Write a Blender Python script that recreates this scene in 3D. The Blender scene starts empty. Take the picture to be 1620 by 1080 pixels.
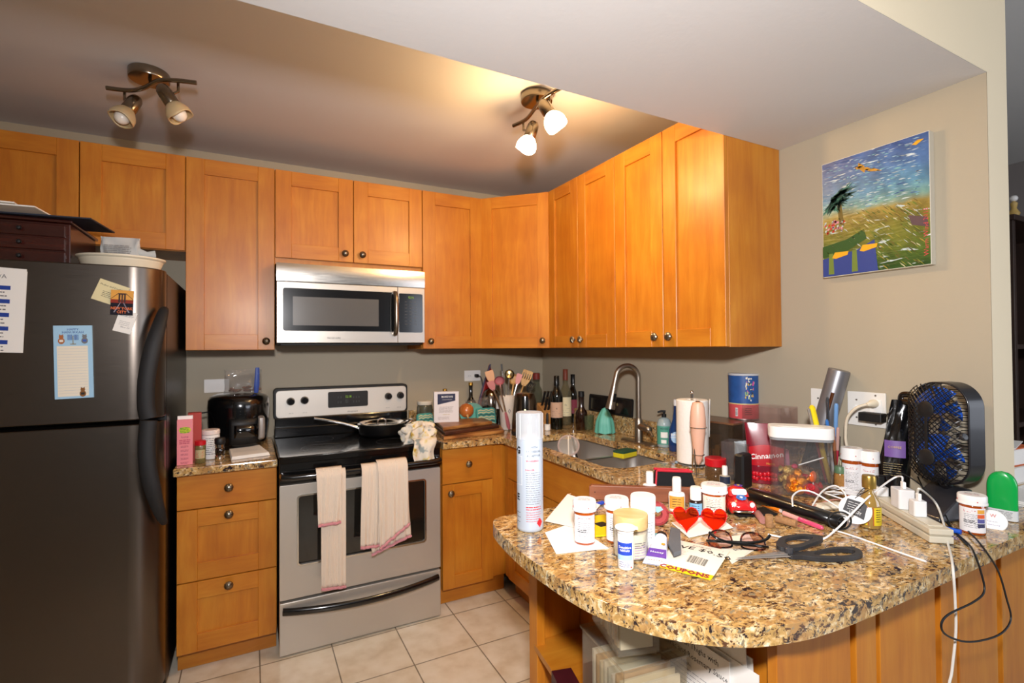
import bpy, bmesh, math, random
from math import sin, cos, pi, radians
from mathutils import Vector, Matrix, Euler
random.seed(7)
col = bpy.context.scene.collection
sc = bpy.context.scene

# ---------------------------------------------------------------- measuring helpers (survey of the room from the photograph)
CF, CYAW, CPIT, CROL = 790.84, -27.4931, .8025, -.3855
CAM = Vector((-1.8469, -3.0796, 1.3409))
_y, _p, _r = map(radians, (CYAW, CPIT, CROL))
FW = Vector((-sin(_y) * cos(_p), cos(_y) * cos(_p), sin(_p)))
_rt = Vector((cos(_y), sin(_y), 0)); _up = _rt.cross(FW)
RT = _rt * cos(_r) + _up * sin(_r); UP = RT.cross(FW)
def ray(px, py): return FW + RT * ((px - 810) / CF) + UP * ((540 - py) / CF)
def ONZ(px, py, z):
    d = ray(px, py); return CAM + d * ((z - CAM.z) / d.z)
def ONY(px, py, y):
    d = ray(px, py); return CAM + d * ((y - CAM.y) / d.y)
def ONX(px, py, x):
    d = ray(px, py); return CAM + d * ((x - CAM.x) / d.x)
def DEP(x, y, z=.9): return (Vector((x, y, z)) - CAM).dot(FW)
def MPP(x, y): return DEP(x, y) / CF
def ZAT(x, y, py):
    # height at which the vertical line through (x, y) meets image row py
    a = Vector((x, y, 0)) - CAM
    k = (540 - py) / CF
    # (a+z k).UP = k * (a+z k).FW
    return (k * a.dot(FW) - a.dot(UP)) / (UP.z - k * FW.z)
Z = .8615            # worktop height
def SPOT(px, py, r=0, z=Z):
    p = ONZ(px, py, z); d = (p - CAM); d.z = 0; d.normalize(); p = p + d * r
    return p.x, p.y
def FACE(x, y):      # z rotation that turns a thing's local -y towards the camera
    return math.atan2(x - CAM.x, -(x - CAM.x) * 0 + (y - CAM.y)) * -1

# ---------------------------------------------------------------- materials
def lin(c):
    if isinstance(c, str):
        c = c.lstrip('#'); c = [int(c[i:i + 2], 16) / 255 for i in (0, 2, 4)]
    return tuple((x / 12.92 if x <= .04045 else ((x + .055) / 1.055) ** 2.4) for x in c) + (1,)
_mc = {}
def newmat(name):
    m = bpy.data.materials.new(name); m.use_nodes = True
    nt = m.node_tree; nt.nodes.clear()
    out = nt.nodes.new('ShaderNodeOutputMaterial')
    b = nt.nodes.new('ShaderNodeBsdfPrincipled'); nt.links.new(b.outputs[0], out.inputs[0])
    return m, nt, b, out
def mat(c, rough=.45, metal=0, trans=0, coat=0, emit=0, bump=0, bscale=60, ior=1.45, sheen=0, sss=0, aniso=0, vary=0):
    key = (c, rough, metal, trans, coat, emit, bump, bscale, ior, sheen, sss, aniso, vary)
    if key in _mc: return _mc[key]
    m, nt, b, out = newmat('surface_' + str(c).strip('#'))
    b.inputs['Base Color'].default_value = lin(c); b.inputs['Roughness'].default_value = rough
    b.inputs['Metallic'].default_value = metal; b.inputs['IOR'].default_value = ior
    b.inputs['Transmission Weight'].default_value = trans; b.inputs['Coat Weight'].default_value = coat
    b.inputs['Coat Roughness'].default_value = .08
    if sheen: b.inputs['Sheen Weight'].default_value = sheen
    if sss:
        b.inputs['Subsurface Weight'].default_value = sss; b.inputs['Subsurface Scale'].default_value = .01
    if aniso: b.inputs['Anisotropic'].default_value = aniso
    if emit:
        b.inputs['Emission Color'].default_value = lin(c); b.inputs['Emission Strength'].default_value = emit
    tc = nt.nodes.new('ShaderNodeTexCoord')
    if vary:
        n = nt.nodes.new('ShaderNodeTexNoise'); n.inputs['Scale'].default_value = bscale * .5; n.inputs['Detail'].default_value = 4
        nt.links.new(tc.outputs['Object'], n.inputs['Vector'])
        mx = nt.nodes.new('ShaderNodeMix'); mx.data_type = 'RGBA'; mx.blend_type = 'MULTIPLY'; mx.inputs[0].default_value = vary
        mx.inputs[6].default_value = lin(c); nt.links.new(n.outputs['Fac'], mx.inputs[7]); nt.links.new(mx.outputs[2], b.inputs['Base Color'])
    if bump:
        n = nt.nodes.new('ShaderNodeTexNoise'); n.inputs['Scale'].default_value = bscale; n.inputs['Detail'].default_value = 5
        nt.links.new(tc.outputs['Object'], n.inputs['Vector'])
        bp = nt.nodes.new('ShaderNodeBump'); bp.inputs['Strength'].default_value = bump; bp.inputs['Distance'].default_value = .004
        nt.links.new(n.outputs['Fac'], bp.inputs['Height']); nt.links.new(bp.outputs[0], b.inputs['Normal'])
    _mc[key] = m; return m
def clear(tint='#ffffff', gl=.1, rough=.03, body=0, bodycol='#ffffff'):
    # thin clear sheet: see-through, tinted, with a fresnel sheen; body adds a milky diffuse share
    key = ('clear', tint, gl, rough, body, bodycol)
    if key in _mc: return _mc[key]
    m, nt, b, out = newmat('clear_' + tint.strip('#'))
    nt.nodes.remove(b)
    t = nt.nodes.new('ShaderNodeBsdfTransparent'); t.inputs[0].default_value = lin(tint)
    g = nt.nodes.new('ShaderNodeBsdfGlossy'); g.inputs['Roughness'].default_value = rough
    lw = nt.nodes.new('ShaderNodeLayerWeight'); lw.inputs[0].default_value = .5
    mm = nt.nodes.new('ShaderNodeMath'); mm.operation = 'MULTIPLY_ADD'; mm.inputs[1].default_value = .5; mm.inputs[2].default_value = gl * .06; mm.use_clamp = True
    pw_ = nt.nodes.new('ShaderNodeMath'); pw_.operation = 'POWER'; pw_.inputs[1].default_value = 3.5; nt.links.new(lw.outputs['Facing'], pw_.inputs[0]); nt.links.new(pw_.outputs[0], mm.inputs[0])
    mx = nt.nodes.new('ShaderNodeMixShader'); nt.links.new(mm.outputs[0], mx.inputs[0]); nt.links.new(t.outputs[0], mx.inputs[1]); nt.links.new(g.outputs[0], mx.inputs[2])
    last = mx
    if body:
        d = nt.nodes.new('ShaderNodeBsdfDiffuse'); d.inputs[0].default_value = lin(bodycol)
        m2 = nt.nodes.new('ShaderNodeMixShader'); m2.inputs[0].default_value = body
        nt.links.new(mx.outputs[0], m2.inputs[1]); nt.links.new(d.outputs[0], m2.inputs[2]); last = m2
    nt.links.new(last.outputs[0], out.inputs[0]); _mc[key] = m; return m
def ramp(nt, stops, src):
    r = nt.nodes.new('ShaderNodeValToRGB'); e = r.color_ramp.elements
    while len(e) < len(stops): e.new(.5)
    for i, (p, c) in enumerate(stops): e[i].position = p; e[i].color = lin(c)
    nt.links.new(src, r.inputs[0]); return r
def wood(base, dark, light, horiz=False, rough=.42, coat=.12, scale=1.0, contrast=.8, axis=None):
    m, nt, b, out = newmat('wood'); L = nt.links
    tc = nt.nodes.new('ShaderNodeTexCoord'); oi = nt.nodes.new('ShaderNodeObjectInfo')
    ad = nt.nodes.new('ShaderNodeVectorMath'); ad.operation = 'ADD'
    sc_ = nt.nodes.new('ShaderNodeVectorMath'); sc_.operation = 'SCALE'; sc_.inputs[3].default_value = 1
    cb = nt.nodes.new('ShaderNodeCombineXYZ'); mr = nt.nodes.new('ShaderNodeMath'); mr.operation = 'MULTIPLY'; mr.inputs[1].default_value = 37
    L.new(oi.outputs['Random'], mr.inputs[0]); L.new(mr.outputs[0], cb.inputs[0]); L.new(mr.outputs[0], cb.inputs[2])
    L.new(tc.outputs['Object'], ad.inputs[0]); L.new(cb.outputs[0], ad.inputs[1])
    mp = nt.nodes.new('ShaderNodeMapping')
    s = {'x': (1, 9, 9), 'y': (9, 1, 9), 'z': (9, 9, 1)}[axis or ('x' if horiz else 'z')]
    mp.inputs['Scale'].default_value = [q * scale for q in s]
    L.new(ad.outputs[0], mp.inputs[0])
    n1 = nt.nodes.new('ShaderNodeTexNoise'); n1.inputs['Scale'].default_value = 3.2; n1.inputs['Detail'].default_value = 8; n1.inputs['Roughness'].default_value = .62; n1.inputs['Distortion'].default_value = .6
    L.new(mp.outputs[0], n1.inputs['Vector'])
    n2 = nt.nodes.new('ShaderNodeTexNoise'); n2.inputs['Scale'].default_value = 5; n2.inputs['Detail'].default_value = 2
    L.new(ad.outputs[0], n2.inputs['Vector'])
    mm = nt.nodes.new('ShaderNodeMath'); mm.operation = 'MULTIPLY_ADD'; mm.inputs[1].default_value = .6
    L.new(n1.outputs['Fac'], mm.inputs[0])
    m3 = nt.nodes.new('ShaderNodeMath'); m3.operation = 'MULTIPLY'; m3.inputs[1].default_value = .4; L.new(n2.outputs['Fac'], m3.inputs[0]); L.new(m3.outputs[0], mm.inputs[2])
    c = .17 / contrast
    r = ramp(nt, [(.5 - c, dark), (.5, base), (.5 + c, light)], mm.outputs[0])
    hs = nt.nodes.new('ShaderNodeHueSaturation'); L.new(r.outputs[0], hs.inputs['Color'])
    mv = nt.nodes.new('ShaderNodeMath'); mv.operation = 'MULTIPLY_ADD'; mv.inputs[1].default_value = .16; mv.inputs[2].default_value = .92
    L.new(oi.outputs['Random'], mv.inputs[0]); L.new(mv.outputs[0], hs.inputs['Value'])
    L.new(hs.outputs[0], b.inputs['Base Color'])
    b.inputs['Roughness'].default_value = rough; b.inputs['Coat Weight'].default_value = coat; b.inputs['Coat Roughness'].default_value = .24
    bp = nt.nodes.new('ShaderNodeBump'); bp.inputs['Strength'].default_value = .04; bp.inputs['Distance'].default_value = .002
    L.new(n1.outputs['Fac'], bp.inputs['Height']); L.new(bp.outputs[0], b.inputs['Normal'])
    return m
def granite():
    m, nt, b, out = newmat('granite'); L = nt.links
    tc = nt.nodes.new('ShaderNodeTexCoord')
    wn = nt.nodes.new('ShaderNodeTexNoise'); wn.inputs['Scale'].default_value = 30; wn.inputs['Detail'].default_value = 3
    L.new(tc.outputs['Object'], wn.inputs['Vector'])
    ad = nt.nodes.new('ShaderNodeVectorMath'); ad.operation = 'MULTIPLY_ADD'; ad.inputs[1].default_value = (.03, .03, .03)
    L.new(wn.outputs['Color'], ad.inputs[0]); L.new(tc.outputs['Object'], ad.inputs[2])
    mp = nt.nodes.new('ShaderNodeMapping'); mp.inputs['Rotation'].default_value = (0, 0, .6); mp.inputs['Scale'].default_value = (1, 1.7, 1.2)
    L.new(ad.outputs[0], mp.inputs[0])
    def noise(sc, det=3, rough=.55, off=0):
        n = nt.nodes.new('ShaderNodeTexNoise'); n.inputs['Scale'].default_value = sc; n.inputs['Detail'].default_value = det; n.inputs['Roughness'].default_value = rough
        q = nt.nodes.new('ShaderNodeVectorMath'); q.operation = 'ADD'; q.inputs[1].default_value = (off, off * .7, off * 1.3); L.new(mp.outputs[0], q.inputs[0]); L.new(q.outputs[0], n.inputs['Vector']); return n.outputs['Fac']
    base = ramp(nt, [(.3, '#8a6c46'), (.40, '#ae8a50'), (.5, '#c8a062'), (.6, '#dcc292'), (.7, '#ebe2c8')], noise(54, 4, .6))
    def over(prev, colr, fac, lo, hi):
        rr = nt.nodes.new('ShaderNodeMapRange'); rr.inputs[1].default_value = lo; rr.inputs[2].default_value = hi; L.new(fac, rr.inputs[0])
        mx = nt.nodes.new('ShaderNodeMix'); mx.data_type = 'RGBA'; L.new(rr.outputs[0], mx.inputs[0]); L.new(prev, mx.inputs[6]); mx.inputs[7].default_value = lin(colr); return mx.outputs[2]
    c = over(base.outputs[0], '#ab824e', noise(16, 3, .6, 3), .52, .62)
    c = over(c, '#8b7f66', noise(55, 3, .6, 5), .57, .63)
    c = over(c, '#5a3c2a', noise(62, 4, .7, 9), .555, .61)
    c = over(c, '#2a2024', noise(34, 4, .7, 14), .58, .63)
    c = over(c, '#241c1e', noise(110, 3, .7, 20), .61, .66)
    L.new(c, b.inputs['Base Color']); b.inputs['Roughness'].default_value = .12; b.inputs['Coat Weight'].default_value = .3; b.inputs['Coat Roughness'].default_value = .05
    return m
def steel(colr='#b9b5ae', rough=.3, axis=(2, 2, 160), var=.12, metal=1):
    m, nt, b, out = newmat('brushed_steel'); L = nt.links
    tc = nt.nodes.new('ShaderNodeTexCoord'); mp = nt.nodes.new('ShaderNodeMapping'); mp.inputs['Scale'].default_value = axis; L.new(tc.outputs['Object'], mp.inputs[0])
    n = nt.nodes.new('ShaderNodeTexNoise'); n.inputs['Scale'].default_value = 6; n.inputs['Detail'].default_value = 6; L.new(mp.outputs[0], n.inputs['Vector'])
    mr = nt.nodes.new('ShaderNodeMapRange'); mr.inputs[3].default_value = rough - var; mr.inputs[4].default_value = rough + var; L.new(n.outputs['Fac'], mr.inputs[0]); L.new(mr.outputs[0], b.inputs['Roughness'])
    b.inputs['Metallic'].default_value = metal; b.inputs['Base Color'].default_value = lin(colr)
    bp = nt.nodes.new('ShaderNodeBump'); bp.inputs['Strength'].default_value = .05; bp.inputs['Distance'].default_value = .001; L.new(n.outputs['Fac'], bp.inputs['Height']); L.new(bp.outputs[0], b.inputs['Normal'])
    return m
def paint(c, rough=.6, bump=.08, mott=.06, sc_=90):
    m, nt, b, out = newmat('wall_paint'); L = nt.links
    tc = nt.nodes.new('ShaderNodeTexCoord'); n = nt.nodes.new('ShaderNodeTexNoise'); n.inputs['Scale'].default_value = 2.2; n.inputs['Detail'].default_value = 5; L.new(tc.outputs['Object'], n.inputs['Vector'])
    mx = nt.nodes.new('ShaderNodeMix'); mx.data_type = 'RGBA'; mx.blend_type = 'MULTIPLY'; mx.inputs[0].default_value = mott; mx.inputs[6].default_value = lin(c); L.new(n.outputs['Fac'], mx.inputs[7]); L.new(mx.outputs[2], b.inputs['Base Color'])
    b.inputs['Roughness'].default_value = rough
    n2 = nt.nodes.new('ShaderNodeTexNoise'); n2.inputs['Scale'].default_value = sc_; n2.inputs['Detail'].default_value = 4; L.new(tc.outputs['Object'], n2.inputs['Vector'])
    bp = nt.nodes.new('ShaderNodeBump'); bp.inputs['Strength'].default_value = bump; bp.inputs['Distance'].default_value = .003; L.new(n2.outputs['Fac'], bp.inputs['Height']); L.new(bp.outputs[0], b.inputs['Normal'])
    return m
def tiles():
    m, nt, b, out = newmat('floor_tile'); L = nt.links
    tc = nt.nodes.new('ShaderNodeTexCoord'); mp = nt.nodes.new('ShaderNodeMapping')
    px, py = .2915, .305
    mp.inputs['Location'].default_value = (.65 / px, .68 / py, 0); mp.inputs['Scale'].default_value = (1 / px, 1 / py, 1); L.new(tc.outputs['Object'], mp.inputs[0])
    br = nt.nodes.new('ShaderNodeTexBrick'); br.offset = 0; br.squash = 1
    br.inputs['Scale'].default_value = 1; br.inputs['Brick Width'].default_value = 1; br.inputs['Row Height'].default_value = 1
    br.inputs['Mortar Size'].default_value = .010; br.inputs['Mortar Smooth'].default_value = .2; br.inputs['Bias'].default_value = 0
    br.inputs['Color1'].default_value = lin('#efe9dc'); br.inputs['Color2'].default_value = lin('#e9e2d3'); br.inputs['Mortar'].default_value = lin('#8d8474')
    L.new(mp.outputs[0], br.inputs['Vector'])
    n = nt.nodes.new('ShaderNodeTexNoise'); n.inputs['Scale'].default_value = 9; n.inputs['Detail'].default_value = 7; L.new(tc.outputs['Object'], n.inputs['Vector'])
    r = ramp(nt, [(.3, '#d9ccb6'), (.55, '#f4f0e8'), (.75, '#ffffff')], n.outputs['Fac'])
    mx = nt.nodes.new('ShaderNodeMix'); mx.data_type = 'RGBA'; mx.blend_type = 'MULTIPLY'; mx.inputs[0].default_value = .8; L.new(br.outputs['Color'], mx.inputs[6]); L.new(r.outputs[0], mx.inputs[7]); L.new(mx.outputs[2], b.inputs['Base Color'])
    b.inputs['Roughness'].default_value = .3
    bp = nt.nodes.new('ShaderNodeBump'); bp.invert = True; bp.inputs['Strength'].default_value = .5; bp.inputs['Distance'].default_value = .002; L.new(br.outputs['Fac'], bp.inputs['Height']); L.new(bp.outputs[0], b.inputs['Normal'])
    return m
WV = wood('#c0761c', '#ac6014', '#d08c2a'); WH = wood('#c0761c', '#ac6014', '#d08c2a', horiz=True)
WDARK = mat('#7a3f16', .5)
GR = granite()
WALL = paint('#b0a58f'); WALLE = paint('#efe0c0'); CEIL = paint('#cdcccf', .75, .05); SOFF = paint('#d8d8d7', .75, .12, .04, 60)  # WALLE: wall colour lightened to stand for light on the end faces
ST = steel('#c9c3ba', .40, metal=.6); STV = steel('#bdb7ae', .33, (2, 2, 160), metal=.8); STD = steel('#6f6660', .34, (2, 2, 160))
NICK = mat('#8d8577', .28, 1); CHROME = mat('#d8d6d2', .12, 1); ALU = mat('#a8a7a5', .3, 1)
BLK = mat('#0b0b0c', .18, coat=.6); BLKM = mat('#141415', .5); BLKS = mat('#060607', .35); RUB = mat('#1a1a1c', .62)
WHT = mat('#f2f1ee', .35); WHTM = mat('#eeeeec', .7); CREAM = mat('#e6dcc4', .4); IVORY = mat('#e9e2d0', .4)
PAPER = mat('#f1efea', .8); PAPERC = mat('#ece4d2', .8); INK = mat('#1b1b1d', .7); INKG = mat('#77757a', .8); INKR = mat('#c62a2a', .7); INKB = mat('#1f3f9a', .7)
RED = mat('#c01420', .35); GLASSC = clear()
GREEN_LED = mat('#7fae1c', .5, emit=.6)

# ---------------------------------------------------------------- mesh builder
_tc = {}
def tgeo(s, size, align='C', font_x=1.0, bold=0):
    key = (s, size, align, font_x, bold)
    if key in _tc: return _tc[key]
    cu = bpy.data.curves.new('t', 'FONT'); cu.body = s; cu.size = size; cu.resolution_u = 1
    cu.offset = bold * size
    cu.align_x = {'C': 'CENTER', 'L': 'LEFT', 'R': 'RIGHT'}[align]; cu.align_y = 'CENTER'
    ob = bpy.data.objects.new('t', cu); col.objects.link(ob)
    bpy.context.view_layer.update()
    me = ob.to_mesh()
    v = [(p.co.x * font_x, p.co.y) for p in me.vertices]; f = [tuple(p.vertices) for p in me.polygons]
    ob.to_mesh_clear(); bpy.data.objects.remove(ob); bpy.data.curves.remove(cu)
    _tc[key] = (v, f); return v, f
def rrect(w, h, r, n=5, cx=0, cy=0):
    pts = []
    for (sx, sy, a0) in ((1, 1, 0), (-1, 1, 90), (-1, -1, 180), (1, -1, 270)):
        for i in range(n + 1):
            a = radians(a0 + 90 * i / n); pts.append((cx + sx * (w / 2 - r) + r * cos(a), cy + sy * (h / 2 - r) + r * sin(a)))
    return pts
def circ(r, n=24, cx=0, cy=0, sx=1, sy=1): return [(cx + r * sx * cos(2 * pi * i / n), cy + r * sy * sin(2 * pi * i / n)) for i in range(n)]
def cr(pts, n=6, closed=False):
    P = [Vector(p) for p in pts]; out = []; N = len(P)
    rng = range(N) if closed else range(N - 1)
    for i in rng:
        g = lambda k: P[k % N] if closed else P[max(0, min(N - 1, k))]
        a, b, c, d = g(i - 1), g(i), g(i + 1), g(i + 2)
        for j in range(n):
            t = j / n
            out.append(.5 * ((2 * b) + (c - a) * t + (2 * a - 5 * b + 4 * c - d) * t * t + (3 * b - a - 3 * c + d) * t ** 3))
    if not closed: out.append(P[-1])
    return out
def RX(a): return Matrix.Rotation(radians(a), 4, 'X')
def RY(a): return Matrix.Rotation(radians(a), 4, 'Y')
def RZ(a): return Matrix.Rotation(radians(a), 4, 'Z')
def T(x, y=0, z=0): return Matrix.Translation((x, y, z))
UPR = RX(90)     # drawing plane (x, y) -> upright plane facing -y
class MB:
    def __init__(s, M=None): s.v = []; s.f = []; s.mi = []; s.sm = []; s.mats = []; s.M = M or Matrix.Identity(4)
    def idx(s, m):
        if m not in s.mats: s.mats.append(m)
        return s.mats.index(m)
    def add(s, vs, fs, m, smooth=False, M=None):
        k = len(s.v); A = s.M @ M if M else s.M
        s.v += [tuple(A @ Vector(p)) for p in vs]
        i = s.idx(m)
        for f in fs: s.f.append(tuple(k + q for q in f)); s.mi.append(i); s.sm.append(smooth)
        return s
    def bx(s, x0, x1, y0, y1, z0, z1, m, M=None):
        v = [(x, y, z) for z in (z0, z1) for y in (y0, y1) for x in (x0, x1)]
        return s.add(v, [(0, 2, 3, 1), (4, 5, 7, 6), (0, 1, 5, 4), (1, 3, 7, 5), (3, 2, 6, 7), (2, 0, 4, 6)], m, False, M)
    def box(s, sx, sy, sz, m, c=(0, 0, 0), M=None): return s.bx(c[0] - sx / 2, c[0] + sx / 2, c[1] - sy / 2, c[1] + sy / 2, c[2] - sz / 2, c[2] + sz / 2, m, M)
    def lathe(s, prof, m, n=28, M=None, smooth=True, sx=1, sy=1, cap=True, a0=0, a1=360):
        full = abs(a1 - a0) >= 360; N = n if full else n + 1
        vs = [(r * cos(radians(a0 + (a1 - a0) * i / n)) * sx, r * sin(radians(a0 + (a1 - a0) * i / n)) * sy, z) for (r, z) in prof for i in range(N)]
        fs = []
        for j in range(len(prof) - 1):
            for i in range(n if full else n):
                k = (i + 1) % N
                fs.append((j * N + i, j * N + k, (j + 1) * N + k, (j + 1) * N + i))
        if cap and full:
            if prof[0][0] > 1e-5: fs.append(tuple(reversed(range(N))))
            if prof[-1][0] > 1e-5: fs.append(tuple((len(prof) - 1) * N + i for i in range(N)))
        return s.add(vs, fs, m, smooth, M)
    def cyl(s, r, z0, z1, m, n=24, M=None, smooth=True, b=0):
        p = [(r, z0), (r, z1)] if not b else [(r - b, z0), (r, z0 + b), (r, z1 - b), (r - b, z1)]
        return s.lathe(p, m, n, M, smooth)
    def tube(s, pts, r, m, n=8, closed=False, sx=1, M=None, smooth=True, up=None):
        P = [Vector(p) for p in pts]; N = len(P); vs = []
        rr = r if isinstance(r, (list, tuple)) else [r] * N
        t0 = (P[1] - P[0]).normalized()
        u = Vector(up) if up else (Vector((0, 0, 1)) if abs(t0.z) < .9 else Vector((1, 0, 0)))
        u = (u - t0 * u.dot(t0)).normalized()
        for i in range(N):
            a = P[(i - 1) % N] if (closed or i > 0) else P[i]; b = P[(i + 1) % N] if (closed or i < N - 1) else P[i]
            t = (b - a)
            t = t.normalized() if t.length > 1e-9 else t0
            u = (u - t * u.dot(t)); u = u.normalized() if u.length > 1e-6 else t.orthogonal().normalized()
            w = t.cross(u)
            for k in range(n):
                a_ = 2 * pi * k / n; vs.append(tuple(P[i] + (u * cos(a_) + w * sin(a_) * sx) * rr[i]))
        fs = []
        for i in range(N if closed else N - 1):
            j = (i + 1) % N
            for k in range(n): fs.append((i * n + k, i * n + (k + 1) % n, j * n + (k + 1) % n, j * n + k))
        if not closed: fs.append(tuple(reversed(range(n)))); fs.append(tuple((N - 1) * n + k for k in range(n)))
        return s.add(vs, fs, m, smooth, M)
    def plate(s, outer, z0, z1, m, holes=(), M=None, smooth=False, mside=None):
        bm = bmesh.new(); loops = [outer] + list(holes); edges = []
        for lp in loops:
            vv = [bm.verts.new((p[0], p[1], 0)) for p in lp]
            for i in range(len(vv)): edges.append(bm.edges.new((vv[i], vv[(i + 1) % len(vv)])))
        bm.verts.index_update()
        if holes: bmesh.ops.triangle_fill(bm, use_beauty=True, use_dissolve=False, edges=edges, normal=(0, 0, 1))
        else: bm.faces.new(list(bm.verts)[:len(outer)])
        bm.verts.index_update(); bm.normal_update()
        n = len(bm.verts); base = [(v.co.x, v.co.y) for v in bm.verts]
        ff = []
        for f in bm.faces:
            q = [v.index for v in f.verts]
            if f.normal.z < 0: q.reverse()
            ff.append(q)
        bm.free()
        vs = [(x, y, z0) for x, y in base] + [(x, y, z1) for x, y in base]
        s.add(vs, [tuple(reversed(q)) for q in ff] + [tuple(k + n for k in q) for q in ff], m, False, M)
        side = []; k0 = 0; k = len(s.v) - 2 * n
        for li, lp in enumerate(loops):
            L_ = len(lp); area = sum(lp[i][0] * lp[(i + 1) % L_][1] - lp[(i + 1) % L_][0] * lp[i][1] for i in range(L_))
            for i in range(L_):
                a, b = k0 + i, k0 + (i + 1) % L_
                q = (a, b, b + n, a + n)
                if (area < 0) != (li > 0): q = tuple(reversed(q))
                side.append(q)
            k0 += L_
        mi = s.idx(mside or m)
        for q in side: s.f.append(tuple(k + j for j in q)); s.mi.append(mi); s.sm.append(smooth)
        return s
    def grid(s, fn, nu, nv, m, smooth=True, cu=False, M=None):
        vs = []; NU = nu if cu else nu + 1
        for j in range(nv + 1):
            for i in range(NU): vs.append(tuple(fn(i / nu, j / nv)))
        fs = [(j * NU + i, j * NU + (i + 1) % NU, (j + 1) * NU + (i + 1) % NU, (j + 1) * NU + i) for j in range(nv) for i in range(nu)]
        return s.add(vs, fs, m, smooth, M)
    def ell(s, c, r, m, n=16, M=None):
        if not isinstance(r, (tuple, list)): r = (r, r, r)
        k = n // 2
        vs = [(c[0] + r[0] * sin(pi * j / k) * cos(2 * pi * i / n), c[1] + r[1] * sin(pi * j / k) * sin(2 * pi * i / n), c[2] - r[2] * cos(pi * j / k)) for j in range(k + 1) for i in range(n)]
        return s.add(vs, [(j * n + i, j * n + (i + 1) % n, (j + 1) * n + (i + 1) % n, (j + 1) * n + i) for j in range(k) for i in range(n)], m, True, M)
    def text(s, t, size, m, M=None, fn=None, align='C', fx=1.0, bold=0):
        v, f = tgeo(t, size, align, fx, bold)
        if fn: return s.add([tuple(fn(x, y)) for x, y in v], f, m, False)
        return s.add([(x, y, 0) for x, y in v], f, m, False, M)
    def lines(s, w, n, pitch, h, m, M=None, fn=None, jitter=.25, x0=0, y0=0, words=5, seed=1):
        # small illegible print: rows of word-long dashes
        R = random.Random(seed)
        for i in range(n):
            y = y0 - i * pitch; x = x0 - w / 2; end = x0 + w / 2 * (1 - jitter * R.random())
            while x < end:
                ww = min(w / words * (.5 + R.random()), end - x)
                q = [(x, y - h / 2), (x + ww * .85, y - h / 2), (x + ww * .85, y + h / 2), (x, y + h / 2)]
                if fn: s.add([tuple(fn(*p)) for p in q], [(0, 1, 2, 3)], m)
                else: s.add([(p[0], p[1], 0) for p in q], [(0, 1, 2, 3)], m, False, M)
                x += ww
        return s
    def rect(s, x0, x1, y0, y1, m, M=None, fn=None, n=1):
        for i in range(n):
            a = x0 + (x1 - x0) * i / n; b = x0 + (x1 - x0) * (i + 1) / n
            q = [(a, y0), (b, y0), (b, y1), (a, y1)]
            if fn: s.add([tuple(fn(*p)) for p in q], [(0, 1, 2, 3)], m)
            else: s.add([(p[0], p[1], 0) for p in q], [(0, 1, 2, 3)], m, False, M)
        return s
    def barcode(s, w, h, m, M=None, fn=None, x0=0, y0=0, seed=3, n=16):
        R = random.Random(seed); x = x0 - w / 2
        for i in range(n):
            ww = w / n * R.choice((.3, .45, .7)); s.rect(x, x + ww, y0 - h / 2, y0 + h / 2, m, M, fn); x += w / n
        return s
    def build(s, name, parent=None, bevel=0, solid=0, subd=0, seg=2, label=None, off=0, kind=None, tagd=None):
        me = bpy.data.meshes.new(name); me.from_pydata(s.v, [], s.f)
        for m in s.mats: me.materials.append(m)
        me.polygons.foreach_set('material_index', s.mi); me.polygons.foreach_set('use_smooth', s.sm); me.update()
        if any(s.sm): me.set_sharp_from_angle(angle=radians(42))
        o = bpy.data.objects.new(name, me); col.objects.link(o)
        if parent: o.parent = parent
        if subd: d = o.modifiers.new('s', 'SUBSURF'); d.levels = subd; d.render_levels = subd
        if solid: d = o.modifiers.new('t', 'SOLIDIFY'); d.thickness = solid; d.offset = off
        if bevel:
            d = o.modifiers.new('b', 'BEVEL'); d.width = bevel; d.segments = seg; d.limit_method = 'ANGLE'; d.angle_limit = radians(40); d.harden_normals = False
        if label: o['label'] = label
        if kind: o['kind'] = kind
        return o
def cylmap(r, z=0, a0=-90, off=.0003, cx=0, cy=0):
    # wraps (u, v) around a vertical cylinder; u = 0 faces local -y at a0 = -90
    return lambda u, v: (cx + (r + off) * cos(radians(a0) + u / r), cy + (r + off) * sin(radians(a0) + u / r), z + v)
def thing(name, label, cat, loc=(0, 0, 0), rz=0, group=None, rot=None):
    o = bpy.data.objects.new(name, None); col.objects.link(o); o.empty_display_size = .02
    o.location = loc; o.rotation_euler = rot if rot else (0, 0, radians(rz)); tag(o, label, cat, group); return o
def tag(o, label, cat, group=None):
    o['label'] = label; o['category'] = cat
    if group: o['group'] = group
    return o
def struct(o): o['kind'] = 'structure'; return o
def dup(root, label, loc, rz=0, group=None, rot=None):
    r = root.copy(); col.objects.link(r); r.location = loc; r.rotation_euler = rot if rot else (0, 0, radians(rz)); r['label'] = label
    if group: r['group'] = group
    for ch in [c for c in bpy.data.objects if c.parent == root]:
        c = ch.copy(); col.objects.link(c); c.parent = r
        for g in [k for k in bpy.data.objects if k.parent == ch]:
            d = g.copy(); col.objects.link(d); d.parent = c
    return r
def camrz(x, y): return math.degrees(math.atan2(CAM.y - y, CAM.x - x)) + 90
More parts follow.
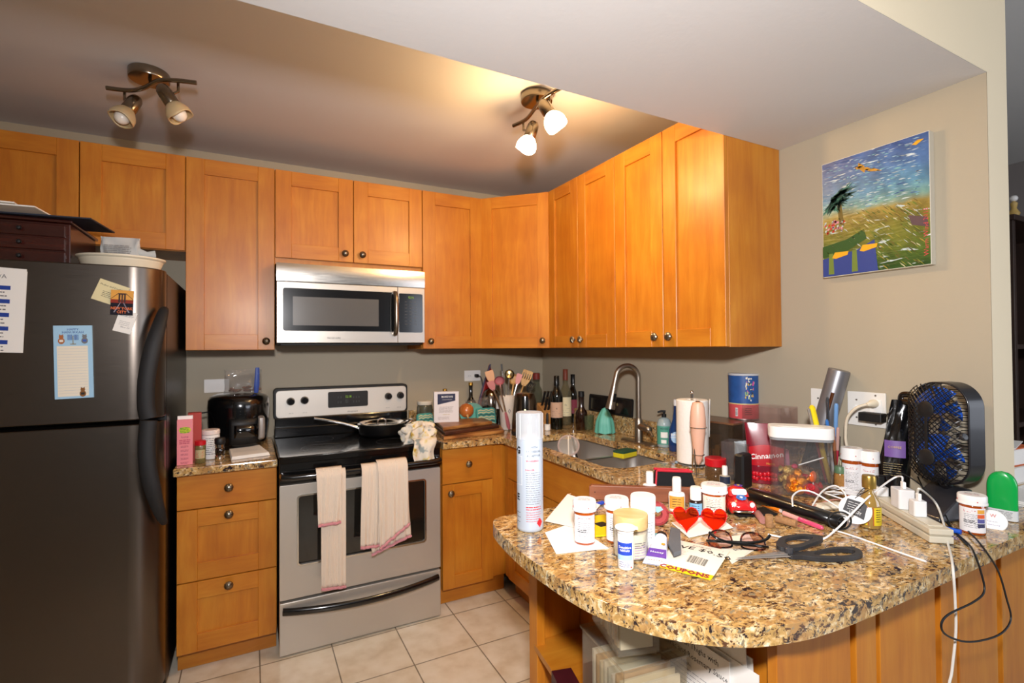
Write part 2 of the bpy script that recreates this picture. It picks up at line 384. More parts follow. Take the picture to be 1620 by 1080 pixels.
# ================================================================ the room
XL = -2.1223; XM0 = -1.7446; XM1 = -.9826; ZB = 1.341; ZT = 2.252; ZS = 2.115; ZC = 2.3916; D = .3182; YE = -2.455
struct(MB().bx(-3.4, 3.4, -5.5, .1, -.1, 0, tiles()).build('floor'))
struct(MB().bx(-3.4, .13, 0, .12, 0, 2.6, WALL).build('wall_back'))
struct(MB().bx(-3.4, .13, -1.8296, 0, ZC, 2.6, CEIL).build('ceiling'))
m = MB(); m.bx(0, .13, YE, 0, 0, 2.75, WALL)
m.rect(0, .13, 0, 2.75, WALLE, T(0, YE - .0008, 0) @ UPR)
w = m.build('wall_right'); struct(w)
struct(MB().bx(-3.52, -3.4, -5.5, .1, 0, 2.75, WALL).build('wall_left'))
m = MB(); m.bx(-3.4, -.0005, YE, -1.8296, ZS, 2.75, SOFF)
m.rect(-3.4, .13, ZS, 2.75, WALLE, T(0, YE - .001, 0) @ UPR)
w = m.build('trim_1'); struct(w); w['label'] = 'dropped soffit over the peninsula'
struct(MB().bx(-3.4, 3.4, -5.5, YE - .002, 2.75, 2.85, SOFF).build('ceiling.001'))
struct(MB().bx(.13, 3.4, 0, .12, 0, 2.75, paint('#8b8583')).build('wall_far'))
struct(MB().bx(3.4, 3.52, -5.5, .1, 0, 2.75, paint('#8b8583')).build('wall_side'))
struct(MB().bx(.13, 3.4, YE, 0, 2.75, 2.85, SOFF).build('ceiling.002'))

# ---------------------------------------------------------------- cabinets
def knob_bm(M=None):
    m = MB(M)
    m.lathe([(.007, 0), (.0055, .006), (.006, .011)], NICK, 14)
    m.lathe([(.012, .0105), (.0165, .014), (.0175, .019), (.0145, .0235), (.008, .026), (.0075, .028), (.004, .0295), (0, .03)], NICK, 20, cap=True)
    for i in range(12):
        a = 2 * pi * i / 12
        m.tube([(.0168 * cos(a), .0168 * sin(a), .015), (.0165 * cos(a + .2), .0165 * sin(a + .2), .0205), (.0085 * cos(a + .55), .0085 * sin(a + .55), .0262)], .0015, NICK, 5)
    return m
KM = None
def knob(parent, x, y, z, M=None):
    # pulls face local -y
    global KM
    o = knob_bm(RX(90)).build('knob') if KM is None else bpy.data.objects.new('knob', KM)
    if KM is None: KM = o.data
    else: col.objects.link(o)
    o.location = (x, y, z); o.parent = parent; return o
def shaker(w, h, m=None, st=.074, th=.02, x0=0, z0=0, y=0):
    # door front at y - th, back at y; lower left corner at (x0, z0)
    m = m or MB()
    y1 = y; y0 = y - th; x1 = x0 + w; z1 = z0 + h
    m.bx(x0, x0 + st, y0, y1, z0, z1, WV); m.bx(x1 - st, x1, y0, y1, z0, z1, WV)
    m.bx(x0 + st, x1 - st, y0 + .0002, y1, z0, z0 + st, WH); m.bx(x0 + st, x1 - st, y0 + .0002, y1, z1 - st, z1, WH)
    m.bx(x0 + st - .002, x1 - st + .002, y0 + .011, y1 - .002, z0 + st - .002, z1 - st + .002, WV)
    return m
def door(parent, x0, x1, z0, z1, y, knobs=(), st=.074, slab=False, name='door', gap=.0022):
    w, h = x1 - x0 - 2 * gap, z1 - z0 - 2 * gap
    if slab: mm = MB().bx(x0 + gap, x1 - gap, y - .02, y, z0 + gap, z1 - gap, WH)
    else: mm = shaker(w, h, None, st, .02, x0 + gap, z0 + gap, y)
    d = mm.build(name, parent, bevel=.0012, seg=1)
    for (kx, kz) in knobs: knob(d, kx, y - .02, kz)
    return d
def unit(label, loc, rz, w, z0, z1, depth, doors, group, endmat=None, cat='cabinet', toe=False, name='wall_cabinet', rail=None):
    # local frame: x to the right along the front, -y towards the viewer, door backs at y = -depth
    t = thing(name, label, cat, loc, rz, group)
    m = MB()
    zz = z0
    if toe:
        m.bx(.0, w, -depth + .038, -.002, 0.001, .1, WH); zz = .1
    m.bx(.0, w, -depth + .0, -.002, zz, z1, WV)
    b = m.build('body', t, bevel=.001, seg=1)
    for d in doors: door(t, *d[0], y=-depth, **d[1])
    return t
UG = 'honey maple wall cabinets'; BG = 'honey maple base cabinets'
dd = D - .02
def u(x0, x1, z0, z1, doors, label):
    return unit(label, (x0, 0, 0), 0, x1 - x0 - .0006, z0, z1, dd, doors, UG)
zo = 1.805
wo = .3852
# over-fridge
u(XL - 2 * wo, XL, zo, ZT, [((0, wo, zo, ZT), {}), ((wo, 2 * wo, zo, ZT), {})], 'two-door maple wall cabinet above the refrigerator')
w1 = XM0 - XL
u(XL, XM0, ZB, ZT, [((0, w1, ZB, ZT), dict(knobs=[(w1 - .04, ZB + .045)]))], 'tall single-door maple wall cabinet left of the microwave')
w2 = (XM1 - XM0) / 2
t = u(XM0, XM1, 1.775, ZT, [((0, w2, zo, ZT), dict(knobs=[(w2 - .045, zo + .045)])), ((w2, 2 * w2, zo, ZT), dict(knobs=[(w2 + .045, zo + .045)]))], 'short two-door maple wall cabinet directly above the microwave')
w3 = -.61 - XM1
u(XM1, -.61, ZB, ZT, [((0, w3, ZB, ZT), dict(knobs=[(.045, ZB + .045)]))], 'single-door maple wall cabinet right of the microwave')
# diagonal corner unit
t = thing('wall_cabinet', 'diagonal maple wall cabinet filling the corner of the two walls', 'cabinet', (0, 0, 0), 0, UG)
cdg = .6048
m = MB(); m.plate([(-cdg - .004, -.002), (-.002, -.002), (-.002, -cdg - .004), (-dd + .006, -cdg - .004), (-cdg - .004, -dd + .006)], ZB, ZT, WV); m.build('body', t, bevel=.001, seg=1)
L_ = math.hypot(cdg - dd, cdg - dd)
d = shaker(L_ - .016, ZT - ZB - .004, None, .068, .02, .008, ZB + .002, 0).build('door', t, bevel=.0012, seg=1)
d.location = (-cdg - .002, -dd - .0, 0); d.rotation_euler = (0, 0, radians(-45))
knob(d, L_ - .045, -.02, ZB + .045)
# right wall run (local x runs towards the camera)
def ur(y0, y1, z0, z1, doors, label):
    return unit(label, (0, y0, 0), -90, abs(y1 - y0) - .0006, z0, z1, dd, doors, UG)
a1, a2, a3, a4 = -.6048, -.902, -1.2065, -1.8296
ws = a1 - a3; wm = a1 - a2
ur(a1, a3, ZB, ZT, [((0, wm, ZB, ZT), dict(knobs=[(wm - .035, ZB + .045)], st=.066)), ((wm, ws, ZB, ZT), dict(knobs=[(wm + .035, ZB + .045)], st=.066))], 'two-door maple wall cabinet on the right wall, nearest the corner')
ws2 = a3 - a4; wm2 = ws2 / 2
ur(a3, a4 + .0005, ZB, ZT, [((0, wm2, ZB, ZT), dict(knobs=[(wm2 - .04, ZB + .045)], st=.07)), ((wm2, ws2, ZB, ZT), dict(knobs=[(wm2 + .04, ZB + .045)], st=.07))], 'two-door maple wall cabinet at the open end of the right wall run')

# base cabinets
bd = .594
YF = -bd - .02
zl = [ZAT(XL, YF, q) for q in (753.7, 809.6, 925.8, 1040)]
zl[0] = Z - .035
w = XM0 - XL
unit('maple base cabinet with three drawers between refrigerator and range', (XL, 0, 0), 0, w - .003, 0, Z - .035, bd,
     [((0, w - .003, zl[1], zl[0]), dict(slab=True, name='drawer', knobs=[(w / 2, (zl[0] + zl[1]) / 2 + .005)])),
      ((0, w - .003, zl[2], zl[1]), dict(name='drawer', knobs=[(w / 2, zl[1] - .035)], st=.072)),
      ((0, w - .003, zl[3], zl[2]), dict(name='drawer', knobs=[(w / 2, zl[2] - .035)], st=.072))], BG, toe=True, name='base_cabinet')
xr = XM1 + .006
zr = [Z - .035, ZAT(XM1, YF, 768), ZAT(XM1, YF, 936)]
wr = ONY(780, 760, YF).x - xr
t = unit('maple base cabinet with one drawer and one door right of the range', (xr, 0, 0), 0, -.5945 - xr, 0, Z - .035, bd,
     [((0, wr, zr[1], zr[0]), dict(slab=True, name='drawer', knobs=[(wr / 2, (zr[0] + zr[1]) / 2 + .003)])),
      ((0, wr, zr[2], zr[1]), dict(knobs=[(.045, zr[1] - .045)], st=.066))], BG, toe=True, name='base_cabinet')
# right run base: corner unit, sink unit, and end unit up to the peninsula
s1 = .33
def carc0(w):
    m = MB(); th = .018
    m.bx(0, w, -bd + .038, -bd + .056, .001, .1, WH)
    m.bx(0, w, -bd, -.002, .1, .118, WV); m.bx(0, th, -bd, -.002, .118, Z - .035, WV); m.bx(w - th, w, -bd, -.002, .118, Z - .27, WV); m.bx(w - th, w, -bd, -bd + .002, Z - .27, Z - .035, WV)
    m.bx(th, w - th, -bd, -bd + .018, .118, Z - .035, WH); m.bx(-.006, .029, -bd - .018, -bd, .1, Z - .035, WV)
    return m
t = thing('base_cabinet', 'narrow maple base cabinet in the inner corner, under the worktop bend', 'cabinet', (0, -.62, 0), -90, BG)
carc0(s1 - .001).build('body', t, bevel=.001, seg=1)
door(t, .03, s1, zr[1], zr[0], -bd, slab=True, name='drawer_front')
door(t, .03, s1, zr[2], zr[1], -bd, st=.066, knobs=[(s1 - .05, zr[1] - .045)])
s2 = 1.795 - .62 - s1
def carc():
    m = MB(); th = .018
    m.bx(0, s2, -bd + .038, -bd + .056, .001, .1, WH)
    m.bx(0, s2, -bd, -.002, .1, .118, WV); m.bx(0, th, -bd, -.002, .118, Z - .27, WV); m.bx(s2 - th, s2, -bd, -.002, .118, Z - .035, WV)
    m.bx(th, s2 - th, -bd, -bd + .018, .118, Z - .035, WH)
    return m
t = thing('base_cabinet', 'wide maple sink base cabinet with a long false drawer front', 'cabinet', (0, -.62 - s1, 0), -90, BG)
carc().build('body', t, bevel=.001, seg=1)
door(t, 0, s2, zr[1], zr[0], -bd, slab=True, name='drawer_front')
door(t, 0, s2 / 2, zr[2], zr[1], -bd, knobs=[(s2 / 2 - .045, zr[1] - .045)], st=.066)
door(t, s2 / 2, s2, zr[2], zr[1], -bd, knobs=[(s2 / 2 + .045, zr[1] - .045)], st=.066)

# ---------------------------------------------------------------- worktops
m = MB(); m.plate([(XL - .008, -.645), (XM0 - .002, -.645), (XM0 - .002, -.002), (XL - .008, -.002)], Z - .034, Z, GR)
tag(m.build('worktop', bevel=.006, seg=3), 'short speckled granite worktop between refrigerator and range', 'worktop')
BW = rrect(.385, .80, .085, 8, -.392, -1.112)
out = [(XM1 + .003, -.002), (XM1 + .003, -.645), (-.655, -.645), (-.645, -.655), (-.645, -1.795), (-1.215, -1.79)]
out += [(p.x, p.y) for p in cr([(-1.24, -1.80, 0), (-1.262, -1.84, 0), (-1.279, -1.95, 0), (-1.285, -2.1, 0), (-1.265, -2.29, 0), (-1.2, -2.415, 0), (-1.113, -2.492, 0), (-1.02, -2.527, 0), (-.93, -2.541, 0), (-.8, -2.546, 0)], 5)]
out += [(1.1, -2.546), (1.1, YE - .002), (-.002, YE - .002), (-.002, -.002)]
m = MB(); m.plate(list(reversed(out)), Z - .034, Z, GR, holes=[BW])
ct = m.build('worktop', bevel=.006, seg=3)
tag(ct, 'long speckled granite worktop with sink cut-outs and rounded peninsula end', 'worktop')
m = MB(); m.bx(-.020, -.002, -2.2, -.022, Z + .0005, Z + .098, GR); m.bx(XM1 + .003, -.002, -.020, -.002, Z + .0005, Z + .098, GR)
tag(m.build('backsplash', bevel=.002), 'low granite backsplash strip along the right and back walls', 'backsplash')
# peninsula carcass
ZU = Z - .0345
t = thing('peninsula_base', 'maple peninsula base with vertical panels and an open nook at its rounded end', 'cabinet', (0, 0, 0))
YB = -2.458
m = MB(); m.bx(-.965, -.02, YB, -1.80, .1, ZU, WV); m.bx(-.95, .2, YB + .03, YB + .05, .001, .1, WH); m.bx(-.02, .22, YB - .006, YE - .003, .1, ZU, WV); m.build('body', t, bevel=.001, seg=1)
# stiles on the dining side
def xs(px): return ONY(px, 990, YB - .02).x
for (p0, p1) in ((1228, 1345), (1354, 1386), (1392, 1480), (1489, 1513), (1517, 1578), (1586, 1640)):
    m = MB(); m.bx(xs(p0), xs(p1), YB - .02, YB, .1, ZU, WV); m.build('panel', t, bevel=.0015, seg=1)
x8 = ONY(843, 980, -1.82).x
m = MB(); m.bx(x8, -.966, -1.82, -1.80, .001, ZU, WV); m.bx(x8 - .001, x8 + .026, -1.845, -1.80, .001, ZU, WV); m.build('back_panel', t, bevel=.0015, seg=1)
m = MB(); m.plate([(x8, -1.8205), (-1.205, -2.33), (-1.12, -2.43), (-.966, -2.45), (-.966, -1.8205)][::-1], .48, .498, WH); m.build('shelf', t, bevel=.001, seg=1)
# ================================================================ refrigerator
FX = -2.143; FT = 1.652
t = thing('refrigerator', 'stainless top-freezer refrigerator with two black curved handles', 'refrigerator', (FX - .84, 0, 0))
m = MB(); m.bx(0, .838, -.70, -.03, .03, FT - .004, BLKS); m.bx(.02, .8, -.66, -.1, .001, .03, BLKM); m.build('body', t, bevel=.006)
FS = steel('#6a625b', .30, (3, 3, 120), .05)  # plain stainless, colour darkened to stand for the dim room it reflects
def fdoor(z0, z1, name):
    out = [(0, -.708), (.0, -.80), (.735, -.822)]
    for i in range(1, 13):
        a = i / 12 * pi / 2
        out.append((.735 + .103 * sin(a), -.722 - .10 * cos(a)))
    out += [(.838, -.708)]
    m = MB(); m.plate(out, z0, z1, FS, smooth=True)
    o = m.build(name, t, bevel=.004); o.data.polygons.foreach_set('use_smooth', [f < 0 for f in range(len(o.data.polygons))]) if 0 else None
    return o
zf = ZAT(-2.14, -.8, 664)
d1 = fdoor(zf + .008, FT, 'freezer_door'); d2 = fdoor(.07, zf - .008, 'refrigerator_door')
def fhandle(par, zs, name='handle'):
    # zs: list of (px, py, y)
    pts = cr([tuple(ONY(a, b, y) - Vector((FX - .84, 0, 0))) for a, b, y in zs], 6); n = len(pts)
    r = []
    for i in range(n):
        k = i / (n - 1); r.append(k)
    rad = [.010 + .017 * min(1, (1 - k) * 2.2) ** .8 if 1 else 0 for k in r]
    MB().tube(pts, rad, RUB, 14, sx=.62, up=(1, 0, 0)).build(name, par)
fhandle(d1, [(235, 661, -.87), (231, 640, -.872), (232, 600, -.874), (240, 555, -.868), (250, 520, -.85), (258, 494, -.815), (261, 487, -.79)])
fhandle(d2, [(235, 665, -.87), (232, 700, -.872), (234, 740, -.872), (243, 780, -.862), (253, 812, -.83), (260, 828, -.79)])
# ================================================================ range
RX0 = -1.741; RW = .736; 
def rz_(py, y=-.671): return ZAT(RX0, y, py)
t = thing('range', 'free-standing stainless electric range with black glass cooktop', 'stove', (RX0, 0, 0))
m = MB(); m.bx(.002, RW - .002, -.630, -.012, .02, .845, BLKS); m.bx(.03, RW - .03, -.60, -.05, .001, .02, BLKM); m.build('body', t, bevel=.003)
CT = Z + .006
m = MB(); m.plate([(0, -.012), (0, -.675), (.02, -.69), (RW - .02, -.69), (RW, -.675), (RW, -.012)], CT - .022, CT, BLK)
m.tube([(.0, -.02, CT), (.0, -.675, CT + .003), (.02, -.69, CT + .003), (RW - .02, -.69, CT + .003), (RW, -.675, CT + .003), (RW, -.02, CT)], .0045, BLK, 8)
RING = mat('#2c2c2e', .3)
ck = m.build('cooktop', t, bevel=.006, seg=3)
for (x, y, r) in ((.2, -.5, .10), (.54, -.5, .085), (.2, -.24, .085), (.54, -.24, .105)):
    MB().plate(circ(r, 40), CT, CT + .0004, RING, holes=[circ(r - .0025, 40)], M=T(x, y, 0)).build('burner', t)
# backguard
yb = -.075
b0 = ZAT(RX0, yb, 662); b1 = ZAT(RX0, yb, 618.5)
t_bg = MB()
t_bg.bx(0, RW, -.115, -.012, CT, CT + .055, BLK)
t_bg.bx(.004, RW - .004, -.085, -.012, CT + .05, b0, BLK)
t_bg.plate(rrect(RW + .006, b1 - b0 + .022, .022, 5, RW / 2, (b0 + b1) / 2 + .002), .0, .055, BLKM, M=T(0, -.012, 0) @ UPR)
bg = t_bg.build('backguard', t, bevel=.004)
m = MB(); m.plate(rrect(RW - .018, b1 - b0, .020, 5, RW / 2, (b0 + b1) / 2), .0, .012, steel('#dcd8d0', .42, (2, 2, 140), metal=.45), M=T(0, -.067, 0) @ UPR)
fas = m.build('fascia', bg, bevel=.002)
def bgx(px): return ONY(px, 640, -.08).x - RX0
zc_ = (b0 + b1) / 2; hb = b1 - b0
m = MB(UPR if 0 else None)
wx0, wx1 = bgx(519), bgx(582)
P = T((wx0 + wx1) / 2, -.0795, zc_ + .012) @ UPR
m.plate(rrect(wx1 - wx0, hb * .60, .008), 0, .003, BLKM, M=P)
GRY = mat('#4f5456', .6)
for i, (a, b) in enumerate([(-.055, .016), (-.04, .016), (-.055, -.012), (-.04, -.012), (.03, .014), (.046, .014), (.06, .014), (.03, -.012), (.046, -.012), (.06, -.012)]):
    m.lines(.008, 3, .004, .0014, GRY, P @ T(a, b, .0033), words=1, seed=i)
m.lines(.02, 4, .005, .0014, GRY, P @ T(-.008, -.004, .0033), words=2, seed=40)
m.text('12:18', .019, GREEN_LED, P @ T(.0, .014, .0034), fx=.8)
m.build('display', bg)
m = MB(); m.text('FRIGIDAIRE', .0115, GRY, T(RW * .56, -.0796, b0 + .014) @ UPR)
for q in (460, 482, 613, 631): m.text('OFF  HI', .007, GRY, T(bgx(q), -.0796, b0 + .022) @ UPR)
m.build('lettering', bg)
for q, yy in ((460, 635), (482, 633), (614.5, 626.5), (633.5, 625)):
    zq = ZAT(RX0 + bgx(q), -.08, yy)
    m = MB(T(bgx(q), -.079, zq) @ UPR); m.lathe([(.022, 0), (.021, .006), (.0185, .009), (.0175, .022), (.0165, .024)], BLK, 22)
    m.box(.009, .034, .010, BLK, (0, .002, .026)); m.build('control_knob', t, bevel=.001)
# control strip and oven door
y0 = -.645
st0 = rz_(769.5)
m = MB(); m.bx(.0, RW, -.668, y0 + .03, st0 + .002, CT - .024, BLK); m.build('vent_trim', t, bevel=.004)
dz0 = rz_(952); dz1 = st0
wl = ONY(472, 785, -.671); wr_ = ONY(672.5, 757.8, -.671); wbz = ONY(473, 893.5, -.671).z
X0_, X1_, Z1_, Z0_ = wl.x - RX0, wr_.x - RX0, (wl.z + wr_.z) / 2, wbz
m = MB(); m.plate(rrect(RW - .002, dz1 - dz0, .004, 2, RW / 2, (dz0 + dz1) / 2), 0, .028, ST, holes=[rrect(X1_ - X0_, Z1_ - Z0_, .014, 5, (X0_ + X1_) / 2, (Z0_ + Z1_) / 2)], M=T(0, -.643, 0) @ UPR)
od = m.build('oven_door', t, bevel=.002)
m = MB(); m.plate(rrect(X1_ - X0_ + .012, Z1_ - Z0_ + .012, .018, 5, (X0_ + X1_) / 2, (Z0_ + Z1_) / 2), 0, .0035, CHROME, holes=[rrect(X1_ - X0_ - .004, Z1_ - Z0_ - .004, .012, 5, (X0_ + X1_) / 2, (Z0_ + Z1_) / 2)], M=T(0, -.6705, 0) @ UPR)
m.build('window_trim', od, bevel=.001)
OVG = mat('#1a1815', .08, coat=1)
m = MB(); m.plate(rrect(X1_ - X0_ + .02, Z1_ - Z0_ + .02, .014, 5, (X0_ + X1_) / 2, (Z0_ + Z1_) / 2), 0, .006, OVG, M=T(0, -.655, 0) @ UPR); m.build('window', od)
hy = -.712; hz = ZAT(RX0, hy, 758)
m = MB(); m.tube([(.012, -.672, hz + .004), (.014, hy + .01, hz + .003), (.05, hy, hz), (RW - .05, hy, hz), (RW - .014, hy + .01, hz + .003), (RW - .012, -.672, hz + .004)], .0135, BLK, 12); 
m.bx(.004, RW - .004, -.676, -.668, hz - .022, hz + .02, BLK); m.build('handle', od, bevel=.002)
w0 = dz0 - .012
m = MB(); m.bx(.001, RW - .001, -.671, -.63, .008, w0, ST); dr = m.build('storage_drawer', t, bevel=.003)
hz0 = ZAT(RX0, -.70, 974)
pts = [(.015 + (RW - .03) * k / 20, -.675 - .045 * sin(pi * k / 20) ** .8, hz0 + .0 - .012 * sin(pi * k / 20)) for k in range(21)]
MB().tube(pts, .017, BLK, 10, sx=.7).build('handle', dr)
# ================================================================ microwave
MX0 = -1.741; MW = .747; MY = -.38; mz0, mz1 = 1.370, 1.768
t = thing('microwave', 'stainless over-the-range microwave with black door glass', 'microwave', (MX0, 0, 0))
m = MB(); m.bx(.002, MW - .002, MY + .02, -.004, mz0, 1.7735, BLKM); m.bx(.02, MW - .02, MY + .01, -.03, mz0 - .006, mz0 + .001, BLKM); m.build('body', t, bevel=.002)
zv = ZAT(MX0, MY, 444)
m = MB()
m.grid(lambda a, b: (MW * a, MY - .006 - .010 * sin(pi * (.25 + .5 * b)), zv + .001 + (mz1 - zv) * b), 2, 8, STD if 0 else steel('#c8c3bb', .22, (2, 2, 120)))
m.bx(0, MW, MY - .012, MY + .02, zv + .001, mz1, ST); m.build('vent_panel', t)
xd = ONY(628.5, 480, MY).x - MX0
m = MB(); m.bx(.001, xd - .001, MY - .012, MY + .018, mz0 + .006, zv - .002, STV); dr = m.build('door', t, bevel=.002)
gx0, gx1 = ONY(447, 480, MY).x - MX0, xd
gz1, gz0 = ZAT(MX0, MY, 454.5), ZAT(MX0, MY, 523)
m = MB(); m.plate(rrect(gx1 - gx0, gz1 - gz0, .012, 5, (gx0 + gx1) / 2, (gz0 + gz1) / 2), 0, .003, BLK, M=T(0, MY - .012, 0) @ UPR); gl = m.build('door_glass', dr)
ix0, ix1 = ONY(463, 480, MY).x - MX0, ONY(598, 480, MY).x - MX0
m = MB(); m.rect(ix0, ix1, gz0 + .028, gz1 - .042, mat('#5b5a58', .25, coat=.6), T(0, MY - .0155, 0) @ UPR); m.build('window', gl)
m = MB(); m.text('FRIGIDAIRE', .013, GRY, T(gx0 + (gx1 - gx0) * .42, MY - .0125, mz0 + .030) @ UPR); m.build('lettering', dr)
hx = xd - .018
m = MB(); m.tube(cr([(hx, MY - .012, gz1 - .002), (hx, MY - .035, gz1 - .008), (hx, MY - .05, gz1 - .04), (hx, MY - .053, (gz0 + gz1) / 2), (hx, MY - .05, gz0 + .03), (hx, MY - .035, gz0 - .006), (hx, MY - .012, gz0 - .012)], 5), .0125, NICK, 12); m.build('handle', dr)
m = MB(); m.bx(xd + .001, MW, MY - .012, MY + .018, mz0 + .006, zv - .002, STV); cp = m.build('control_panel', t, bevel=.002)
m = MB(); cx_ = (xd + MW) / 2 - .004; m.plate(rrect(MW - xd - .018, gz1 - gz0, .008, 5, cx_, (gz0 + gz1) / 2 - .003), 0, .003, BLK, M=T(0, MY - .012, 0) @ UPR)
P = T(cx_, MY - .0157, (gz0 + gz1) / 2) @ UPR
m.text('12:16', .018, GREEN_LED, P @ T(0, (gz1 - gz0) / 2 - .024, .0003), fx=.8)
for r in range(8):
    for c in range(3): m.lines(.016, 1, .01, .0025, GRY, P @ T(-.026 + .026 * c, (gz1 - gz0) / 2 - .048 - r * .0175, .0003), words=1, seed=r * 3 + c)
m.build('keypad', cp)
# ================================================================ ceiling lights
def fixture(label, can, cr_, bar, heads, lit, grp='brushed nickel two-head ceiling spotlights'):
    c = ONZ(can[0], can[1], ZC - .02)
    t = thing('ceiling_spotlight', label, 'ceiling light', (c.x, c.y, ZC), 0, grp)
    o = Vector((c.x, c.y, ZC))
    MET = steel('#8a7f70', .22, (60, 60, 2), .05)
    MB().lathe([(cr_ * .96, -.0005), (cr_, -.004), (cr_, -.028), (cr_ * .97, -.033), (.0, -.034)], MET, 36).build('canopy', t)
    zb = 2.325
    pts = cr([ONZ(a, b, zb) - o for a, b in bar], 6)
    m = MB().tube(pts, .008, MET, 10)
    mid = pts[len(pts) // 2]
    m.tube([(mid.x * .4, mid.y * .4, -.034), (mid.x, mid.y, zb - ZC)], .006, MET, 8); m.build('bar', t)
    for (s0, a, b, tw) in heads:
        s = ONZ(s0[0], s0[1], zb) - o; A = ONZ(a[0], a[1], a[2]) - o; B = ONZ(b[0], b[1], b[2]) - o
        d = (B - A).normalized(); q = d.to_track_quat('Z', 'X').to_matrix().to_4x4()
        M = Matrix.Translation(A) @ q
        h = MB(); h.tube([s, s - Vector((0, 0, .032)), (A + d * .012)], .005, MET, 8)
        h.lathe([(.008, -.034), (.018, -.028), (.0235, -.016), (.025, .0), (.025, .042), (.0235, .044)], MET, 24, M)
        hd = h.build('lamp_head', t)
        SH = mat('#c4ad84', .3, sss=.2, coat=.4) if not lit else mat('#ffe9c4', .4, emit=18)
        BB = mat('#efe6da', .3, coat=.5) if not lit else mat('#fff0d0', .4, emit=45)
        def shp(i, j):
            a_ = 2 * pi * i; rr = .022 + .019 * sin(min(1, j * 1.15) * pi * .55); zz = .042 + .052 * j + (.0035 * cos(3 * a_ + tw) if j > .5 else 0) * (j - .5) * 2
            return (rr * cos(a_), rr * sin(a_), zz)
        sh = MB(M); sh.grid(shp, 30, 8, SH, cu=True); sh.build('glass_shade', hd, solid=.003)
        MB(M).ell((0, 0, .078), (.026, .026, .030), BB, 20).build('bulb', hd)
    return t
fixture('unlit two-head nickel ceiling spotlight over the refrigerator side', (236, 122), .066, [(168, 139), (205, 143), (228, 139), (250, 128), (275, 127), (311, 131)],
        [((197, 145), (211, 163, 2.285), (190, 190, 2.20), 0), ((282, 131), (262, 148, 2.275), (288, 188, 2.19), 1)], False)
fixture('lit two-head nickel ceiling spotlight close to the dropped soffit', (849, 157), .066, [(812, 199), (832, 189), (846, 172), (857, 158), (872, 147), (890, 138)],
        [((828, 194), (842, 204, 2.27), (830, 240, 2.17), 0), ((869, 152), (863, 170, 2.27), (885, 205, 2.17), 2)], True)
# ================================================================ sink and faucet
def basin(m, w, h, cx, cy, dep):
    fl = []
    levels = [(1.0, -.034, .07), (1.0, -.05, .07), (.985, -dep + .03, .07), (.95, -dep + .006, .075), (.90, -dep, .08)]
    rings = []
    for (k, z, r) in levels: rings.append([(x, y, Z + z) for x, y in rrect((w + .012) * k, (h + .012) * k, r, 6, cx, cy)])
    n = len(rings[0]); vs = [p for rg in rings for p in rg]
    fs = [(j * n + (i + 1) % n, j * n + i, (j + 1) * n + i, (j + 1) * n + (i + 1) % n) for j in range(len(rings) - 1) for i in range(n)]
    fs.append(tuple(reversed([(len(rings) - 1) * n + i for i in range(n)])))
    m.add(vs, fs, SINKM, True)
    m.cyl(.038, Z - dep + .0006, Z - dep + .003, CHROME, 24, T(cx + .03, cy, 0)); m.cyl(.022, Z - dep + .003, Z - dep + .0035, BLKM, 20, T(cx + .03, cy, 0))
SINKM = steel('#bcb8b2', .34, (40, 40, 1.5), .06, metal=.88)
t = thing('sink', 'undermount stainless double-bowl kitchen sink', 'sink', (0, 0, 0))
B0 = (.372, .447, -.392, -.945); B1 = (.372, .30, -.392, -1.352)
m = MB(); basin(m, *B0, .20); basin(m, *B1, .17)
m.plate(rrect(.398, .815, .085, 6, -.392, -1.112), Z - .0375, Z - .0342, SINKM, holes=[rrect(B[0] + .012, B[1] + .012, .07, 6, B[2], B[3]) for B in (B0, B1)])
m.build('bowls', t)
FN = steel('#a39b90', .36, (60, 60, 2), .04)
fx, fy = -.118, -1.135
t = thing('faucet', 'brushed nickel pull-down faucet with high arc spout behind the sink', 'faucet', (fx, fy, Z))
m = MB(); m.plate(rrect(.055, .25, .027, 8), 0, .008, FN); m.build('base_plate', t, bevel=.003)
zt_ = ZAT(fx, fy, 578) - Z
R_ = .062
hd = Vector((-.95, .22, 0)).normalized()
q = lambda r, z: tuple(hd * r + Vector((0, 0, z)))
ztop = zt_ - R_
pts = [q(0, .008), q(0, .02), q(0, .09), q(0, .12)]
pts = [q(0, .008), q(0, ztop)] + [q(R_ - R_ * cos(a), ztop + R_ * sin(a)) for a in [pi * k / 14 for k in range(1, 13)]] + [q(2 * R_ + .012, ztop - .045)]
pts2 = [q(0, .008), q(0, .11), q(0, .125)]
m = MB(); m.tube(pts, .0125, FN, 16); m.tube(pts2, [.021, .0195, .0135], FN, 18)
m.build('spout', t)
m = MB(); m.tube([q(2 * R_ + .008, ztop - .035), q(2 * R_ + .014, ztop - .06), q(2 * R_ + .033, ztop - .15)], [.0145, .0155, .024], FN, 18)
m.tube([q(2 * R_ + .033, ztop - .15), q(2 * R_ + .0335, ztop - .154)], [.021, .020], BLKM, 18); sp = m.build('spray_head', t)
m = MB(); w_ = Vector((hd.y, -hd.x, 0)) 
c0 = Vector(q(2 * R_ + .016, ztop - .075)) - Vector((0, .0, 0)) + Vector((0, -.016, 0)); c1 = Vector(q(2 * R_ + .024, ztop - .115)) + Vector((0, -.020, 0))
m.tube([c0, c1], .008, BLK, 8); m.build('spray_button', sp)
m = MB(); m.tube([(0, 0, .085), (0, -.035, .083), (.0, -.06, .078)], [.018, .0195, .0165], FN, 16); m.ell((0, -.068, .077), .019, FN, 14)
m.tube([(0, -.072, .075), (-.01, -.11, .05)], [.008, .006], FN, 10); m.build('lever', t)
